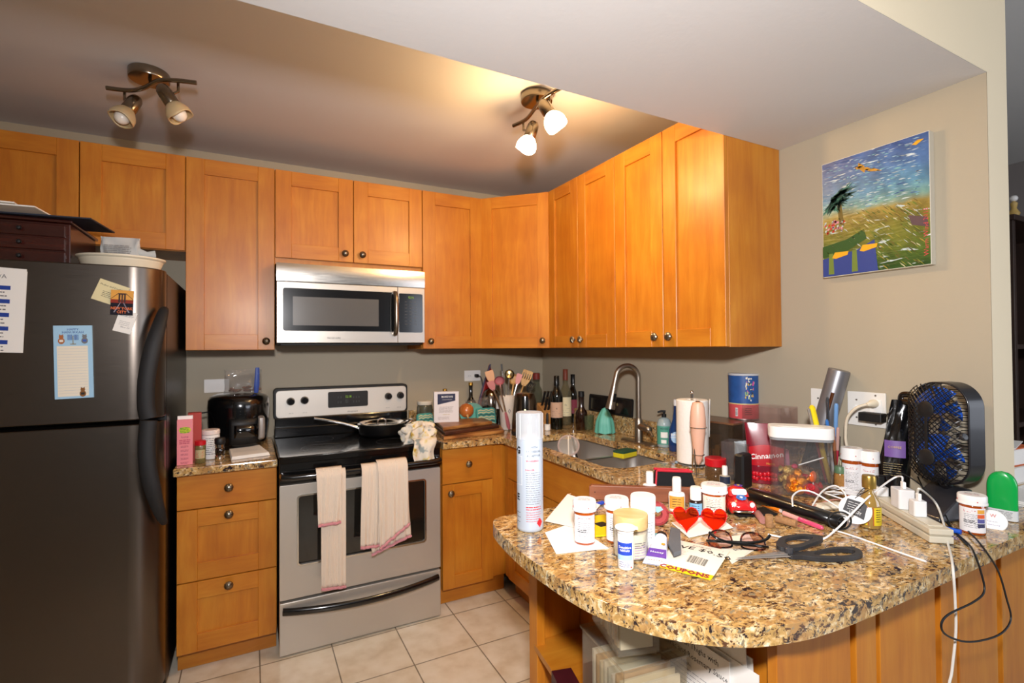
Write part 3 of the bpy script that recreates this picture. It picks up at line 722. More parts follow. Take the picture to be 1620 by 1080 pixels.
# ================================================================ camera and light
cd = bpy.data.cameras.new('camera'); cam = bpy.data.objects.new('camera', cd); col.objects.link(cam)
M = Matrix((RT, UP, -FW)).transposed().to_4x4(); M.translation = CAM; cam.matrix_world = M
cd.sensor_width = 36; cd.lens = CF / 1620 * 36; cd.clip_start = .02; cd.clip_end = 60
cd.dof.use_dof = True; cd.dof.focus_distance = 1.1; cd.dof.aperture_fstop = 6.3
sc.camera = cam
def light(name, kind, loc, power, size, colr, tgt=None, sy=None, spread=None):
    l = bpy.data.lights.new(name, kind); l.energy = power; l.color = lin(colr)[:3]
    if kind == 'AREA':
        l.size = size
        if sy: l.shape = 'RECTANGLE'; l.size_y = sy
        if spread: l.spread = radians(spread)
    else: l.shadow_soft_size = size
    o = bpy.data.objects.new(name, l); col.objects.link(o); o.location = loc
    if tgt: o.rotation_euler = (Vector(tgt) - Vector(loc)).to_track_quat('-Z', 'Y').to_euler()
    return o
light('flash', 'AREA', (-1.86, -3.14, 1.68), 34.5, .12, '#fcf9fa', (-.55, -1.3, 1.3), None, 150)
light('living_room_window', 'AREA', (1.5, -5.3, 1.5), 48, 2.3, '#eaf1ff', (-1.2, -1.2, 1.2), 1.5)
for q in ((836, 250, 2.13), (892, 213, 2.13)):
    p = ONZ(*q); light('bulb_light', 'POINT', tuple(p), 9.5, .03, '#ffcf8e')
wd = bpy.data.worlds.new('world'); sc.world = wd; wd.use_nodes = True
wb = wd.node_tree.nodes['Background']; wb.inputs[0].default_value = lin('#dfe3ea'); wb.inputs[1].default_value = .08
sc.view_settings.view_transform = 'Standard'; sc.view_settings.look = 'None'; sc.view_settings.gamma = 1; sc.view_settings.exposure = 0

sc.cycles.transparent_max_bounces = 32
# ================================================================ on and around the refrigerator
def flat(name, label, cat, pts, z, th, m, group=None, parent=None, paint=None, bevel=0):
    # sheet lying at height z from four world corners
    c = sum((Vector(p) for p in pts), Vector()) / len(pts)
    mm = MB(); mm.plate([(p[0] - c.x, p[1] - c.y) for p in ccw(pts)], 0, th, m)
    if paint: paint(mm, c)
    o = mm.build(name, bevel=bevel); o.location = (c.x, c.y, z)
    return tag(o, label, cat, group)
def ccw(p):
    a = sum(p[i][0] * p[(i + 1) % len(p)][1] - p[(i + 1) % len(p)][0] * p[i][1] for i in range(len(p)))
    return list(p) if a > 0 else list(reversed(p))
TZ = FT + .001
MAH = wood('#3a130c', '#240a07', '#4e1c10', horiz=True, rough=.25, coat=.5)
t = thing('jewelry_chest', 'dark mahogany chest with small drawers on top of the refrigerator', 'chest', (-2.98, -.66, TZ))
cw = .53; 
m = MB(); m.bx(0, cw, 0, .34, 0, .165, MAH); m.build('body', t, bevel=.003)
m = MB(); m.bx(-.008, cw + .008, -.012, .35, .1655, .178, MAH); m.build('lid', t, bevel=.004)
for i in range(3):
    z0 = .012 + .05 * i
    for j in range(2):
        dr = MB().bx(.012 + j * .256, .012 + j * .256 + .248, -.008, 0, z0, z0 + .044, MAH).build('drawer', t, bevel=.002)
        MB(T(.136 + j * .256, -.008, z0 + .022)).lathe([(.004, 0), (.004, .01), (.008, .014), (.006, .02), (0, .021)], BLKM, 12, RX(90)).build('knob', dr)
def sheet(name, label, cat, w, h, th, loc, rz, m, group=None, draw=None, tilt=(0, 0)):
    mm = MB(); mm.box(w, h, th, m, (0, 0, th / 2))
    if draw: draw(mm, T(0, 0, th + .0002))
    o = mm.build(name); o.location = loc; o.rotation_euler = (radians(tilt[0]), radians(tilt[1]), radians(rz)); return tag(o, label, cat, group)
zc1 = TZ + .179
sheet('folder', 'dark blue folder lying under papers on the mahogany chest', 'folder', .40, .24, .005, (-2.565, -.575, zc1), -6, mat('#2b3242', .5))
for i, (x, y, r, w) in enumerate(((-2.70, -.66, -4, .40), (-2.73, -.655, 5, .38), (-2.77, -.67, 2, .40))):
    sheet('paper', ['white paper lowest on the blue folder over the refrigerator', 'white paper in the middle of the pile on the blue folder', 'white paper topmost of the pile on the mahogany chest'][i], 'paper', w, .26, .0045, (x, y, zc1 + .0055 + i * .0048), r, PAPER, 'papers on the mahogany chest')
# baking dish and snack bag
dx, dy = -2.30, -.63
t = thing('baking_dish', 'cream ribbed oval baking dish on the refrigerator top', 'dish', (dx, dy, TZ))
m = MB()
pr = [(.0, .004), (.105, .0), (.112, .006)] + [(.114 + .012 * k / 8 + (.0012 if k % 2 else 0), .008 + .034 * k / 8) for k in range(9)] + [(.134, .048), (.134, .054), (.126, .054), (.119, .045), (.108, .010), (0, .009)]
m.lathe(pr, CREAM, 48, sx=1.06, sy=.80, cap=False); m.build('bowl', t)
t = thing('snack_bag', 'half-empty clear pale blue printed pouch standing in the cream baking dish', 'bag', (dx - .005, dy - .0, TZ + .0095), -6)
BAGM = clear('#e8eef0', .5, .12, .6, '#dfe6e8')
def pouch(w, h, d, m, M=None, crumple=.006, seed=0, nu=20, nv=14, topw=1.0):
    R = random.Random(seed); A = [R.uniform(-1, 1) for _ in range(8)]
    b = MB(M)
    def f(u_, v_):
        a = 2 * pi * u_; x = cos(a); y = sin(a)
        prof = (1 - v_ ** 2.2)
        ww = w / 2 * (1 - .06 * sin(pi * v_)) * (1 + (topw - 1) * v_)
        dd_ = d / 2 * prof + .0012
        n = crumple * (sin(7 * u_ * 2 * pi + A[0] * 5 + 6 * v_) * .4 + sin(3 * u_ * 2 * pi + A[1] * 6 - 9 * v_) * .6)
        return (abs(x) ** .7 * (1 if x > 0 else -1) * ww + n * .3, y * dd_ * (1 - .0) + n * (.3 + v_ * .6), h * v_ + n * .3 * v_)
    b.grid(f, nu * 2, nv, m, cu=True); return b
b = pouch(.13, .125, .05, BAGM, None, .008, 3); b.build('pouch', t)
m = MB(); m.lines(.09, 9, .0072, .0022, INKG, T(0, -.030, .088) @ RX(80), words=7, seed=5); m.build('label', t)
b = MB(); b.tube([(.055, 0, .07), (.085, .01, .066), (.11, .02, .07)], [.018, .010, .014], BAGM, 10, sx=.4); b.build('twisted_end', t)
t = None
m = MB(RX(90)); 
# fridge papers: their plane is the door front
def fr(px, py, off=.0): 
    # door front between (FX-.84,-.80) and (FX-.105,-.822)
    p0 = Vector((FX - .84, -.80, 0)); nrm = Vector((-.022, -.735, 0)).normalized() * 1
    d_ = ray(px, py); k = ((p0 - CAM).dot(nrm) + off) / d_.dot(nrm); return CAM + d_ * k
def magnet(name, label, cat, quad, th, m, off=.002, draw=None, group=None):
    # quad: photo corners TL, TR, BR, BL of the sheet on the door
    P = [fr(a, b, off) for a, b in quad]; O = (P[0] + P[2]) / 2
    U = ((P[1] - P[0]) + (P[2] - P[3])); w = U.length / 2; U.normalize(); V = ((P[0] - P[3]) + (P[1] - P[2])); h = V.length / 2
    V = (V - U * V.dot(U)).normalized(); N = U.cross(V)
    Mx = Matrix((U, V, N)).transposed().to_4x4()
    mm = MB(); mm.box(w, h, th, m, (0, 0, 0))
    if draw: draw(mm, w, h, th / 2 + .0004)
    o = mm.build(name); o.matrix_world = Matrix.Translation(O) @ Mx; return tag(o, label, cat, group)
def sched(m, w, h, z):
    m.text('N/A', .02, INKG, T(-w * .08, h * .42, z))
    for i in range(5):
        y = h * .26 - i * h * .165
        m.rect(-w / 2, w * .16, y, y + h * .05, INKB, T(0, 0, z))
        for r in range(2): m.lines(w * .6, 1, .01, .004, INKG, T(-w * .19, y - h * .03 - r * h * .045, z), words=6, seed=i * 3 + r)
magnet('schedule_sheet', 'white printed schedule with blue bands hung at the left edge of the freezer door', 'paper', [(-32, 424), (43, 429), (37, 558), (-38, 556)], .002, PAPER, .004, sched)
magnet('schedule_sheet', 'white sheet showing behind the schedule with blue bands on the freezer door', 'paper', [(-30, 420), (41, 432), (35, 548), (-38, 552)], .0015, PAPER, .0015)
def pad(m, w, h, z):
    m.rect(-w * .42, w * .38, -h * .47, h * .22, PAPERC, T(0, 0, z))
    for i in range(17): m.rect(-w * .4, w * .36, h * .18 - i * h * .038, h * .18 - i * h * .038 + .0005, mat('#9fb6cf', .8), T(0, 0, z + .0002))
    m.text('HAPPY', h * .042, INKB, T(0, h * .445, z)); m.text('HANUKKAH', h * .042, INKB, T(0, h * .405, z))
    gold = mat('#8c7a4a', .6); m.rect(-.001, .001, h * .245, h * .36, gold, T(0, 0, z + .0002)); m.rect(-.008, .008, h * .24, h * .25, gold, T(0, 0, z + .0002))
    for k in (-4, -3, -2, -1, 1, 2, 3, 4): m.rect(k * .0034 - .0008, k * .0034 + .0008, h * .30, h * .375, INKB, T(0, 0, z + .0002))
    for (cx, cy, c1, c2) in ((-.3, .31, '#b06a3a', '#e8e2da'), (.3, .31, '#77787c', '#3f63b8'), (.22, -.42, '#8a5a2a', '#262626')):
        A = mat(c1, .7); B = mat(c2, .7)
        m.plate(circ(h * .036, 14, 0, 0, 1, 1.2), 0, .0003, A, M=T(cx * w, cy * h - h * .02, z)); m.plate(circ(h * .026, 12), 0, .0004, A, M=T(cx * w, cy * h + h * .035, z))
        m.rect(-h * .02, h * .02, -h * .03, 0, B, T(cx * w, cy * h - h * .004, z + .0006))
        for s_ in (-1, 1): m.add([(s_ * h * .024, h * .04, 0), (s_ * h * .006, h * .056, 0), (s_ * h * .02, h * .075, 0)], [(0, 1, 2)], A, False, T(cx * w, cy * h, z + .0002))
magnet('magnetic_notepad', 'pale blue magnetic holiday notepad with lined page on the freezer door', 'notepad', [(83, 515), (144, 514), (150, 628), (88, 631)], .006, mat('#a3cdea', .6), .006, pad)
def card1(m, w, h, z):
    m.text('Mother and Daughters', .0085, INK, T(-.0, h * .28, z)); m.lines(w * .5, 4, .006, .0014, INK, T(0, -.0, z), seed=9); m.lines(w * .2, 1, .006, .0014, INK, T(w * .2, -h * .35, z), seed=2)
magnet('note_card', 'cream handwritten card tilted on the freezer door, left of the city magnet', 'card', [(159, 440), (206, 456), (191, 487), (144, 472)], .001, mat('#e0d5a8', .7), .001, card1)
def nyc(m, w, h, z):
    m.rect(-w / 2, w / 2, h * .1, h / 2, mat('#e0a24a', .3), T(0, 0, z)); m.rect(-w / 2, w / 2, -.02 * h, h * .12, mat('#8a2c1c', .3), T(0, 0, z + .0001))
    tw = mat('#3a1d18', .4)
    m.rect(-w * .16, -w * .08, .0, h * .36, tw, T(0, 0, z + .0003)); m.rect(w * .08, w * .16, .0, h * .36, tw, T(0, 0, z + .0003)); m.rect(-w * .03, w * .03, 0, h * .36, tw, T(0, 0, z + .0003)); m.rect(-w * .17, w * .17, h * .32, h * .38, tw, T(0, 0, z + .0004))
    for s_ in (-1, 1):
        m.add([(s_ * w * .16, h * .36, 0), (s_ * w * .5, h * .12, 0), (s_ * w * .5, h * .14, 0), (s_ * w * .16, h * .39, 0)], [(0, 1, 2, 3)], tw, False, T(0, 0, z + .0003))
        m.add([(s_ * w * .05, 0, 0), (s_ * w * .3, -h * .4, 0), (s_ * w * .36, -h * .4, 0), (s_ * w * .08, 0, 0)], [(0, 1, 2, 3)], mat('#8f8a9a', .5), False, T(0, 0, z + .0002))
    og = mat('#e8743a', .5); m.text('NEW YORK', h * .15, og, T(0, -h * .24, z + .0008), bold=.02, fx=.9); m.text('CITY', h * .15, og, T(0, -h * .385, z + .0008), bold=.02)
magnet('photo_magnet', 'square photo magnet of a bridge at dusk with city lettering on the freezer door', 'magnet', [(176, 458), (213, 460), (210, 499), (175, 497)], .003, mat('#1c1a26', .25), .004, nyc)
def card2(m, w, h, z):
    m.lines(w * .8, 2, .004, .0012, INKG, T(0, h * .3, z), seed=3); m.text('Nov 19', .009, INKG, T(.005, -h * .25, z)); m.lines(w * .6, 3, .006, .001, INKG, T(0, 0, z), seed=8)
magnet('appointment_card', 'small white appointment card tucked below the bridge photo magnet', 'card', [(190, 489), (219, 494), (206, 529), (179, 520)], .001, PAPER, .0018, card2)

# ================================================================ left worktop
def box_thing(name, label, cat, w, d, h, loc, rz, m, draw=None, bevel=.001, group=None, part='box'):
    t = thing(name, label, cat, loc, rz, group)
    b = MB(); b.bx(-w / 2, w / 2, -d / 2, d / 2, 0, h, m)
    if draw: draw(b, w, d, h)
    b.build(part, t, bevel=bevel, seg=1); return t
FR = lambda d: T(0, -d / 2 - .0004, 0) @ UPR     # front face drawing plane
# air fryer
ax, ay = -1.905, -.215
t = thing('air_fryer', 'large black air fryer with a silver drawer handle on the left worktop', 'air fryer', (ax, ay, Z + .001), 14)
hA = .262
m = MB(); pr = [(.10, 0), (.118, .004), (.128, .03), (.139, .12), (.143, .2), (.140, .235), (.128, .252), (.10, hA), (0, hA + .004)]
m.lathe(pr, BLK, 44, sx=.96, sy=1.08); bd_ = m.build('body', t)
m = MB(); mp_ = lambda r, a: lambda u_, v_: (r * .96 * cos(radians(a) + u_ / r), r * 1.08 * sin(radians(a) + u_ / r), v_)
m.grid(lambda a, b: mp_(.136 + .006 * b, -90)(-.075 + .15 * a, .03 + .12 * b), 12, 4, BLKM); m.build('drawer', t, solid=.006, off=1)
m = MB(); m.grid(lambda a, b: mp_(.1425, -90)(-.055 + .11 * a, .062 + .06 * b), 10, 2, mat('#050506', .08, coat=1)); m.build('window', t, solid=.004, off=1)
m = MB(); m.tube([(.062, -.150, .05), (.062, -.166, .058), (.062, -.170, .1), (.062, -.166, .148), (.062, -.152, .155)], [.013, .015, .015, .015, .013], mat('#a8a29c', .35, .6), 14, sx=.55, up=(1, 0, 0)); m.build('handle', t)
m = MB(); m.text('PHILIPS', .011, GRY, fn=lambda u_, v_: mp_(.1445, -90)(u_ + .03, v_ + .216))
for i in range(6): m.text('o', .008, GRY, fn=lambda u_, v_: mp_(.1455, -90)(u_ - .03 + .022 * (i % 3), v_ + .188 - .014 * (i // 3)))
m.build('lettering', t)
t = thing('freezer_bag', 'clear zip bag of nuts with blue zip edge on the air fryer', 'bag', (ax + .02, ay - .03, Z + hA + .006), 10)
b = pouch(.17, .115, .08, clear('#f0f0f0', .5, .1, .10, '#d8d8d8'), None, .012, 11); b.build('bag', t)
m = MB(); m.tube([(.05, -.045, .0), (.052, -.05, .04), (.056, -.045, .125)], [.003, .004, .003], mat('#2c4a9c', .4), 8, sx=3, up=(0, 1, 0)); m.build('zip_edge', t)
R = random.Random(4); m = MB()
for i in range(26): m.ell((R.uniform(-.06, .07), R.uniform(-.022, .022), .008 + R.random() * .02), (.011, .007, .006), mat('#6b4026', .5), 8)
o = m.build('nuts', t, kind='stuff')
m = MB(); c_ = [(ax - .135, ay - .02, Z + .18), (ax - .18, ay - .03, Z + .17), (ax - .20, ay - .06, Z + .12), (ax - .195, ay - .10, Z + .05), (ax - .19, ay - .08, Z + .004), (ax - .16, ay + .1, Z + .004)]
tag(m.tube(cr(c_, 6), .0035, BLKM, 8).build('cable'), 'black power cord of the air fryer drooping beside the refrigerator', 'cable')
def outlet(label, x, z, wide=.115, h=.07, M=None, plug=None, gangs=1, horiz=True):
    t = thing('wall_outlet', label, 'outlet', (0, 0, 0), 0, 'white wall outlets and switches'); t.matrix_world = M
    m = MB(UPR); m.plate(rrect(wide, h, .004), 0, .005, WHT); m.build('cover_plate', t, bevel=.0012)
    return t
t = outlet('white outlet cover half hidden behind the air fryer', 0, 0, M=T(ONY(343, 607, 0).x, -.0012, ONY(343, 607, 0).z - .01))
MB(UPR).plate(rrect(.065, .034, .004), .005, .008, WHT).build('receptacle', t)
# carton, spices, tub
cx, cy = SPOT(293, 736, .03)
hc = ZAT(cx, cy - .03, 659) - Z
def carton(b, w, d, h):
    P = FR(d)
    b.plate(circ(.017, 18, 0, h * .77, 1.25, .8), 0, .0006, mat('#cfd22c', .6), M=P)
    G = mat('#3f8a2a', .7)
    b.lines(.034, 4, .0062, .0032, G, P @ T(0, h * .77 + .009, .001), words=3, seed=1)
    b.text('hemp', .012, mat('#9a3560', .7), P @ T(0, h * .62, .0006)); b.lines(.04, 3, .007, .003, mat('#b23a5a', .7), P @ T(0, h * .55, .0006), words=4)
    for i in range(6): b.lines(.03, 2, .0045, .0016, mat('#9a4a60', .7), P @ T(0, h * .42 - i * .017, .0006), words=3, seed=i)
PK = mat('#e88a92', .55)
t = box_thing('drink_carton', 'pink drink carton with yellow badge at the refrigerator end of the worktop', 'carton', .056, .05, hc * .93, (cx, cy, Z + .001), camrz(cx, cy) * .5, PK, carton)
m = MB(); m.bx(-.027, .027, -.006, .006, hc * .93, hc, WHT); m.build('crimped_top', t)
t = box_thing('box', 'red cardboard box just behind the pink drink carton', 'box', .05, .05, hc * 1.02, (cx + .028, cy + .07, Z + .001), 5, mat('#a83a32', .6))
x, y = SPOT(317, 733, .02)
t = thing('spice_jar', 'small glass spice jar with red lid beside the pink carton', 'jar', (x, y, Z + .001))
MB().lathe([(.018, 0), (.0205, .003), (.0205, .07), (.018, .078)], mat('#8e8250', .25, coat=.8, vary=.8, bscale=500), 24).build('jar', t)
m = MB(); m.grid(lambda a, b: cylmap(.0206)(-.02 + .04 * a, .02 + .036 * b), 8, 1, mat('#b9ad84', .5)); m.lines(.03, 5, .006, .002, INKR, None, lambda u_, v_: cylmap(.0208)(u_, v_ + .05), words=3); m.build('label', t)
MB().cyl(.021, .074, .094, RED, 24, b=.002).build('lid', t)
x, y = SPOT(331, 728, .034)
t = thing('tub', 'white plastic supplement tub behind the spice jar', 'tub', (x + .005, y + .01, Z + .001))
hT = ZAT(x, y, 680) - Z
MB().cyl(.035, 0, hT * .82, WHT, 32, b=.003).build('tub', t); MB().cyl(.036, hT * .82 + .001, hT, mat('#e8dcd6', .4), 32, b=.003).build('lid', t)
m = MB(); m.lines(.05, 9, .0085, .003, INKG, None, lambda u_, v_: cylmap(.0351, 0, -80)(u_, v_ + hT * .72), words=4, seed=3); m.build('label', t)
x, y = SPOT(348, 730, .02)
t = thing('pepper_grinder', 'small steel and black pepper grinder on the left worktop', 'grinder', (x, y, Z + .001))
MB().lathe([(.019, 0), (.02, .003), (.02, .022), (.016, .026)], CHROME, 24).build('base', t); MB().lathe([(.017, .0262), (.019, .03), (.019, .052), (.017, .055)], mat('#2a1c14', .1, coat=1, vary=.9, bscale=400), 24).build('jar', t)
MB().cyl(.019, .0555, .072, CHROME, 24, b=.002).build('collar', t); MB().lathe([(.0195, .0725), (.021, .076), (.021, .095), (.017, .1), (0, .101)], BLKM, 24).build('cap', t)
P = [ONZ(a, b, Z) for a, b in ((362, 714), (411, 707), (427, 720), (366, 728))]
c = sum(P, Vector()) / 4
mm = MB(); 
for i in range(5): mm.plate(ccw([((p.x - c.x) * (1 - .01 * i), (p.y - c.y) * (1 - .02 * i)) for p in P]), i * .0025, i * .0025 + .0022, PAPER)
mm.lines(.12, 5, .009, .001, mat('#9aa0ac', .8), T(0, .02, .0127) @ RZ(3), words=1, jitter=0)
o = mm.build('notepad'); o.location = (c.x, c.y, Z + .001); tag(o, 'stack of lined white note slips in front of the air fryer', 'notepad')

# ================================================================ on the range
x, y = SPOT(592, 700, .0); px_, py_ = RX0 + .535, -.27
t = thing('frying_pan', 'black skillet with glass-smooth steel lid and long steel handle on the rear burner', 'pan', (px_, py_, CT + .0012))
hp = .062; rp = .128
m = MB(); m.lathe([(0, .0), (rp * .82, .0), (rp * .93, .012), (rp, hp), (rp - .004, hp), (rp * .9, .014), (0, .006)], mat('#111112', .35), 48, cap=False); m.build('pan', t)
lid = MB(); lid.lathe([(rp - .003, hp + .001), (rp + .002, hp + .004), (rp - .008, hp + .007), (rp * .86, hp + .002), (rp * .8, hp - .006), (0, hp - .002)], CHROME, 48, cap=False); lid = lid.build('lid', t)
m = MB(); m.tube(cr([(-.022, 0, hp - .004), (-.02, 0, hp + .018), (0, 0, hp + .026), (.02, 0, hp + .018), (.022, 0, hp - .004)], 5), .005, CHROME, 10, up=(0, 1, 0)); m.build('lid_handle', lid)
A = ONY(497, 662, py_ + .02) - Vector((px_, py_, CT)); 
m = MB(); m.tube(cr([(-rp * .97, -.005, hp * .72), (-rp - .03, .0, hp * .95), tuple(A * .72 + Vector((0, 0, .008))), tuple(A)], 6), [.010 - .002 * (i / 18) for i in range(19)], CHROME, 12, sx=.6, up=(0, 0, 1)); m.build('long_handle', t)
m = MB(); m.tube(cr([(rp * .95, -.03, hp * .7), (rp + .035, -.028, hp * 1.05), (rp + .045, 0, hp * 1.1), (rp + .035, .028, hp * 1.05), (rp * .95, .03, hp * .7)], 5), .006, CHROME, 10); m.build('helper_handle', t)
# crumpled floral cloth over the front edge of the cooktop
CLOTH = mat('#ded6c4', .9, bump=.35, bscale=220, sheen=.3); CL2 = mat('#c9b25a', .9); CL3 = mat('#9fb0b8', .9)
def cloth_material():
    m, nt, b, out = newmat('floral_cloth'); L = nt.links
    tc = nt.nodes.new('ShaderNodeTexCoord'); v = nt.nodes.new('ShaderNodeTexNoise'); v.inputs['Scale'].default_value = 22; v.inputs['Detail'].default_value = 2; L.new(tc.outputs['Object'], v.inputs['Vector'])
    r = ramp(nt, [(.36, '#8f9a9a'), (.43, '#dcd4c6'), (.58, '#e2dacb'), (.64, '#d9c98a'), (.70, '#b8902e')], v.outputs['Fac']); L.new(r.outputs[0], b.inputs['Base Color']); b.inputs['Roughness'].default_value = .9
    return m
FLOR = cloth_material()
t = thing('kitchen_cloth', 'crumpled cream floral cloth draped over the front right edge of the cooktop', 'cloth', (RX0 + .645, -.60, CT + .002))
def crum(u_, v_):
    a = 2 * pi * u_; r = .075 * (sin(pi * min(v_, .62) / .62 * .5)) if v_ < .62 else .075
    fold = .016 * sin(5 * a + 9 * v_) + .010 * sin(9 * a - 7 * v_) + .007 * sin(14 * a + 20 * v_)
    R_ = r + fold * min(1, v_ * 3)
    z = .095 * cos(min(v_, .9) / .9 * pi * .5) ** .7 + .012 * sin(6 * a + 14 * v_) * (1 - v_)
    return (R_ * cos(a), R_ * .80 * sin(a), max(.003, z))
m = MB(); m.grid(crum, 64, 26, FLOR, cu=True); m.build('bunched_top', t, solid=.002)
def hang(u_, v_):
    x = -.055 + .12 * u_ * (1 - .1 * v_) + .008 * sin(7 * v_); y = -.055 - .048 * min(1, v_ * 2.2) - .010 * sin(2 * pi * 1.5 * u_ + 2 * v_) * (.4 + v_)
    z = .03 - (.02 * v_ if v_ < .3 else .006 + (v_ - .3) * .15) - .018 * (u_ - .5) ** 2 * v_
    return (x, y, z)
m = MB(); m.grid(hang, 30, 16, FLOR); m.build('hanging_flap', t, solid=.002)
def gauze(edge='#c98a92'):
    m, nt, b, out = newmat('gauze_towel'); L = nt.links
    tc = nt.nodes.new('ShaderNodeTexCoord'); w = nt.nodes.new('ShaderNodeTexWave'); w.inputs['Scale'].default_value = 60; w.inputs['Distortion'].default_value = 3; L.new(tc.outputs['Object'], w.inputs['Vector'])
    n = nt.nodes.new('ShaderNodeTexNoise'); n.inputs['Scale'].default_value = 300; L.new(tc.outputs['Object'], n.inputs['Vector'])
    b.inputs['Base Color'].default_value = lin('#e6d6c4'); b.inputs['Roughness'].default_value = .95
    ad = nt.nodes.new('ShaderNodeMath'); ad.operation = 'ADD'; L.new(w.outputs['Fac'], ad.inputs[0]); L.new(n.outputs['Fac'], ad.inputs[1])
    bp = nt.nodes.new('ShaderNodeBump'); bp.inputs['Strength'].default_value = .5; bp.inputs['Distance'].default_value = .003; L.new(ad.outputs[0], bp.inputs['Height']); L.new(bp.outputs[0], b.inputs['Normal']); return m
GAUZE = gauze(); LACE = mat('#cf8f98', .9)
def drape(t, x0, x1, z_end0, z_end1, y, zt, name, taper=0, wav=.006, fr_=3, lace=True, back=.02, seed=1, skew=0, m_=None):
    # hangs from the oven bar (bar centre y=hy, z=hz); u across, v down
    n = 30
    def f(u_, v_):
        x = x0 + (x1 - x0) * u_ + skew * v_ - taper * (u_ - .5) * v_
        ze = z_end0 + (z_end1 - z_end0) * u_
        if v_ < .12: a = v_ / .12 * pi * .5; yy = hy + .004 - (.0175 + y) * sin(a) ; z = hz + (.0175 + y) * cos(a)
        else: yy = hy - .0165 - y; z = hz - (hz - ze) * (v_ - .12) / .88
        w = wav * (sin(2 * pi * fr_ * u_ + seed) + .5 * sin(2 * pi * fr_ * 2.3 * u_ + 2 * seed + 3 * v_)) * (.25 + .75 * v_)
        return (x, yy - abs(w) - .001, z)
    b = MB(); b.grid(f, 36, n, m_ or GAUZE); o = b.build(name, t, solid=.0025, off=1)
    if lace:
        e = [Vector(f(i / 36, 1)) + Vector((0, -.002, -.004)) for i in range(37)]
        b = MB(); b.tube(e, [.0055 + .0015 * (i % 2) for i in range(37)], LACE, 6); b.build('lace_edge', o)
    return o
t = thing('kitchen_towel', 'narrow folded cream gauze towel with pink lace end on the left of the oven bar', 'towel', (RX0, 0, 0), 0, 'towels on the oven door bar')
xx = lambda px, y_=-.73: ONY(px, 800, y_).x - RX0
zz = lambda px, py: ZAT(ONY(px, py, -.73).x, -.73, py)
drape(t, xx(508), xx(547), zz(510, 930), zz(545, 926), .003, 0, 'long_fold', wav=.004, fr_=1.5, seed=.5)
drape(t, xx(500), xx(541), zz(505, 828), zz(541, 822), .014, 0, 'short_fold', wav=.006, fr_=1.2, seed=2, taper=.012)
t = thing('kitchen_towel', 'wide cream gauze towel with pink lace border on the right of the oven bar', 'towel', (RX0, 0, 0), 0, 'towels on the oven door bar')
drape(t, xx(577), xx(640), zz(600, 873), zz(664, 842), .002, 0, 'back_layer', wav=.006, fr_=2, seed=1.3, skew=.03)
drape(t, xx(572), xx(612), zz(562, 865), zz(610, 858), .012, 0, 'left_layer', wav=.006, fr_=2, seed=.3, skew=-.008)
drape(t, xx(596), xx(643), zz(608, 862), zz(650, 823), .022, 0, 'front_layer', wav=.007, fr_=2, seed=2.2, skew=.008)
# ================================================================ the far corner of the worktop
H = lambda x, y, py: ZAT(x, y, py) - Z
Z1 = Z + .001
def AT(px, y, z=Z): p = ONY(px, 660, y); return p.x, y     # point on the worktop under image column px, at distance y from the back wall
def rev(name, label, cat, loc, parts, rz=0, group=None, n=28, rot=None):
    # turned thing: parts = [(part name, profile, material, label)]
    t = thing(name, label, cat, loc, rz, group, rot)
    for p in parts:
        MB().lathe(p[1], p[2], n, cap=(len(p) < 4 or p[3])).build(p[0], t)
    return t
def solidprof(r, h, b=.002): return [(r - b, 0), (r, b), (r, h - b), (r - b, h)]
# boards
ACA = wood('#8a5426', '#3c1d0c', '#b98548', horiz=True, rough=.45, coat=.1, contrast=1.6); ACD = wood('#4a2413', '#26100a', '#6a3a1e', horiz=True, rough=.5, coat=.05)
def board(label, q, z0, th, m, gr=True):
    P = [ONZ(a, b, z0 + th) for a, b in q]
    for p in P: p.y = min(p.y, -.032)
    c = sum(P, Vector()) / 4
    mm = MB(); mm.plate(ccw([(p.x - c.x, p.y - c.y) for p in P]), 0, th, m); o = mm.build('cutting_board', bevel=.004, seg=2); o.location = (c.x, c.y, z0); return tag(o, label, 'cutting board', 'stacked wooden cutting boards')
board('large dark-edged wooden cutting board at the bottom of the stack', [(667, 663), (789, 668), (798, 680), (702, 691)], Z1, .018, ACA)
board('dark walnut cutting board in the middle of the stack', [(674, 663), (770, 664), (790, 672), (704, 684)], Z1 + .0185, .018, ACD)
board('small striped cutting board on top of the stack, under the onion', [(687, 663), (760, 659), (779, 666), (701, 676)], Z1 + .037, .018, ACA)
zb3 = Z1 + .0555
# salt box
x, y = ONZ(706, 668, zb3).x, ONZ(706, 668, zb3).y
x, y = x + .01, y + .03
NAVY = mat('#1d2347', .5)
def salt(b, w, d, h):
    P = FR(d); 
    b.add([(-w * .36, h * .93, 0), (w * .36, h * .93, 0), (w * .36, h * .70, 0), (-w * .36, h * .58, 0)], [(3, 2, 1, 0)], NAVY, False, P)
    b.text('MORTON', h * .085, WHTM, P @ T(.004, h * .83, .0005), bold=.02); b.text('COARSE KOSHER SALT', h * .032, WHTM, P @ T(.004, h * .74, .0005))
    b.lines(w * .6, 6, h * .035, .0016, INKG, P @ T(0, h * .5, 0), words=6); b.lines(w * .3, 1, .01, .002, mat('#b8a860', .7), P @ T(0, h * .25, 0), words=2); b.lines(w * .5, 3, h * .035, .0014, INKG, P @ T(-w * .1, h * .17, 0), words=5, seed=4)
hh = ZAT(x, y, 619) - zb3
box_thing('salt_box', 'white and navy salt box standing on the cutting boards', 'box', .142, .05, hh, (x, y, zb3 + .0005), camrz(x, y) * .6 - 2, mat('#e4e1e4', .5), salt)
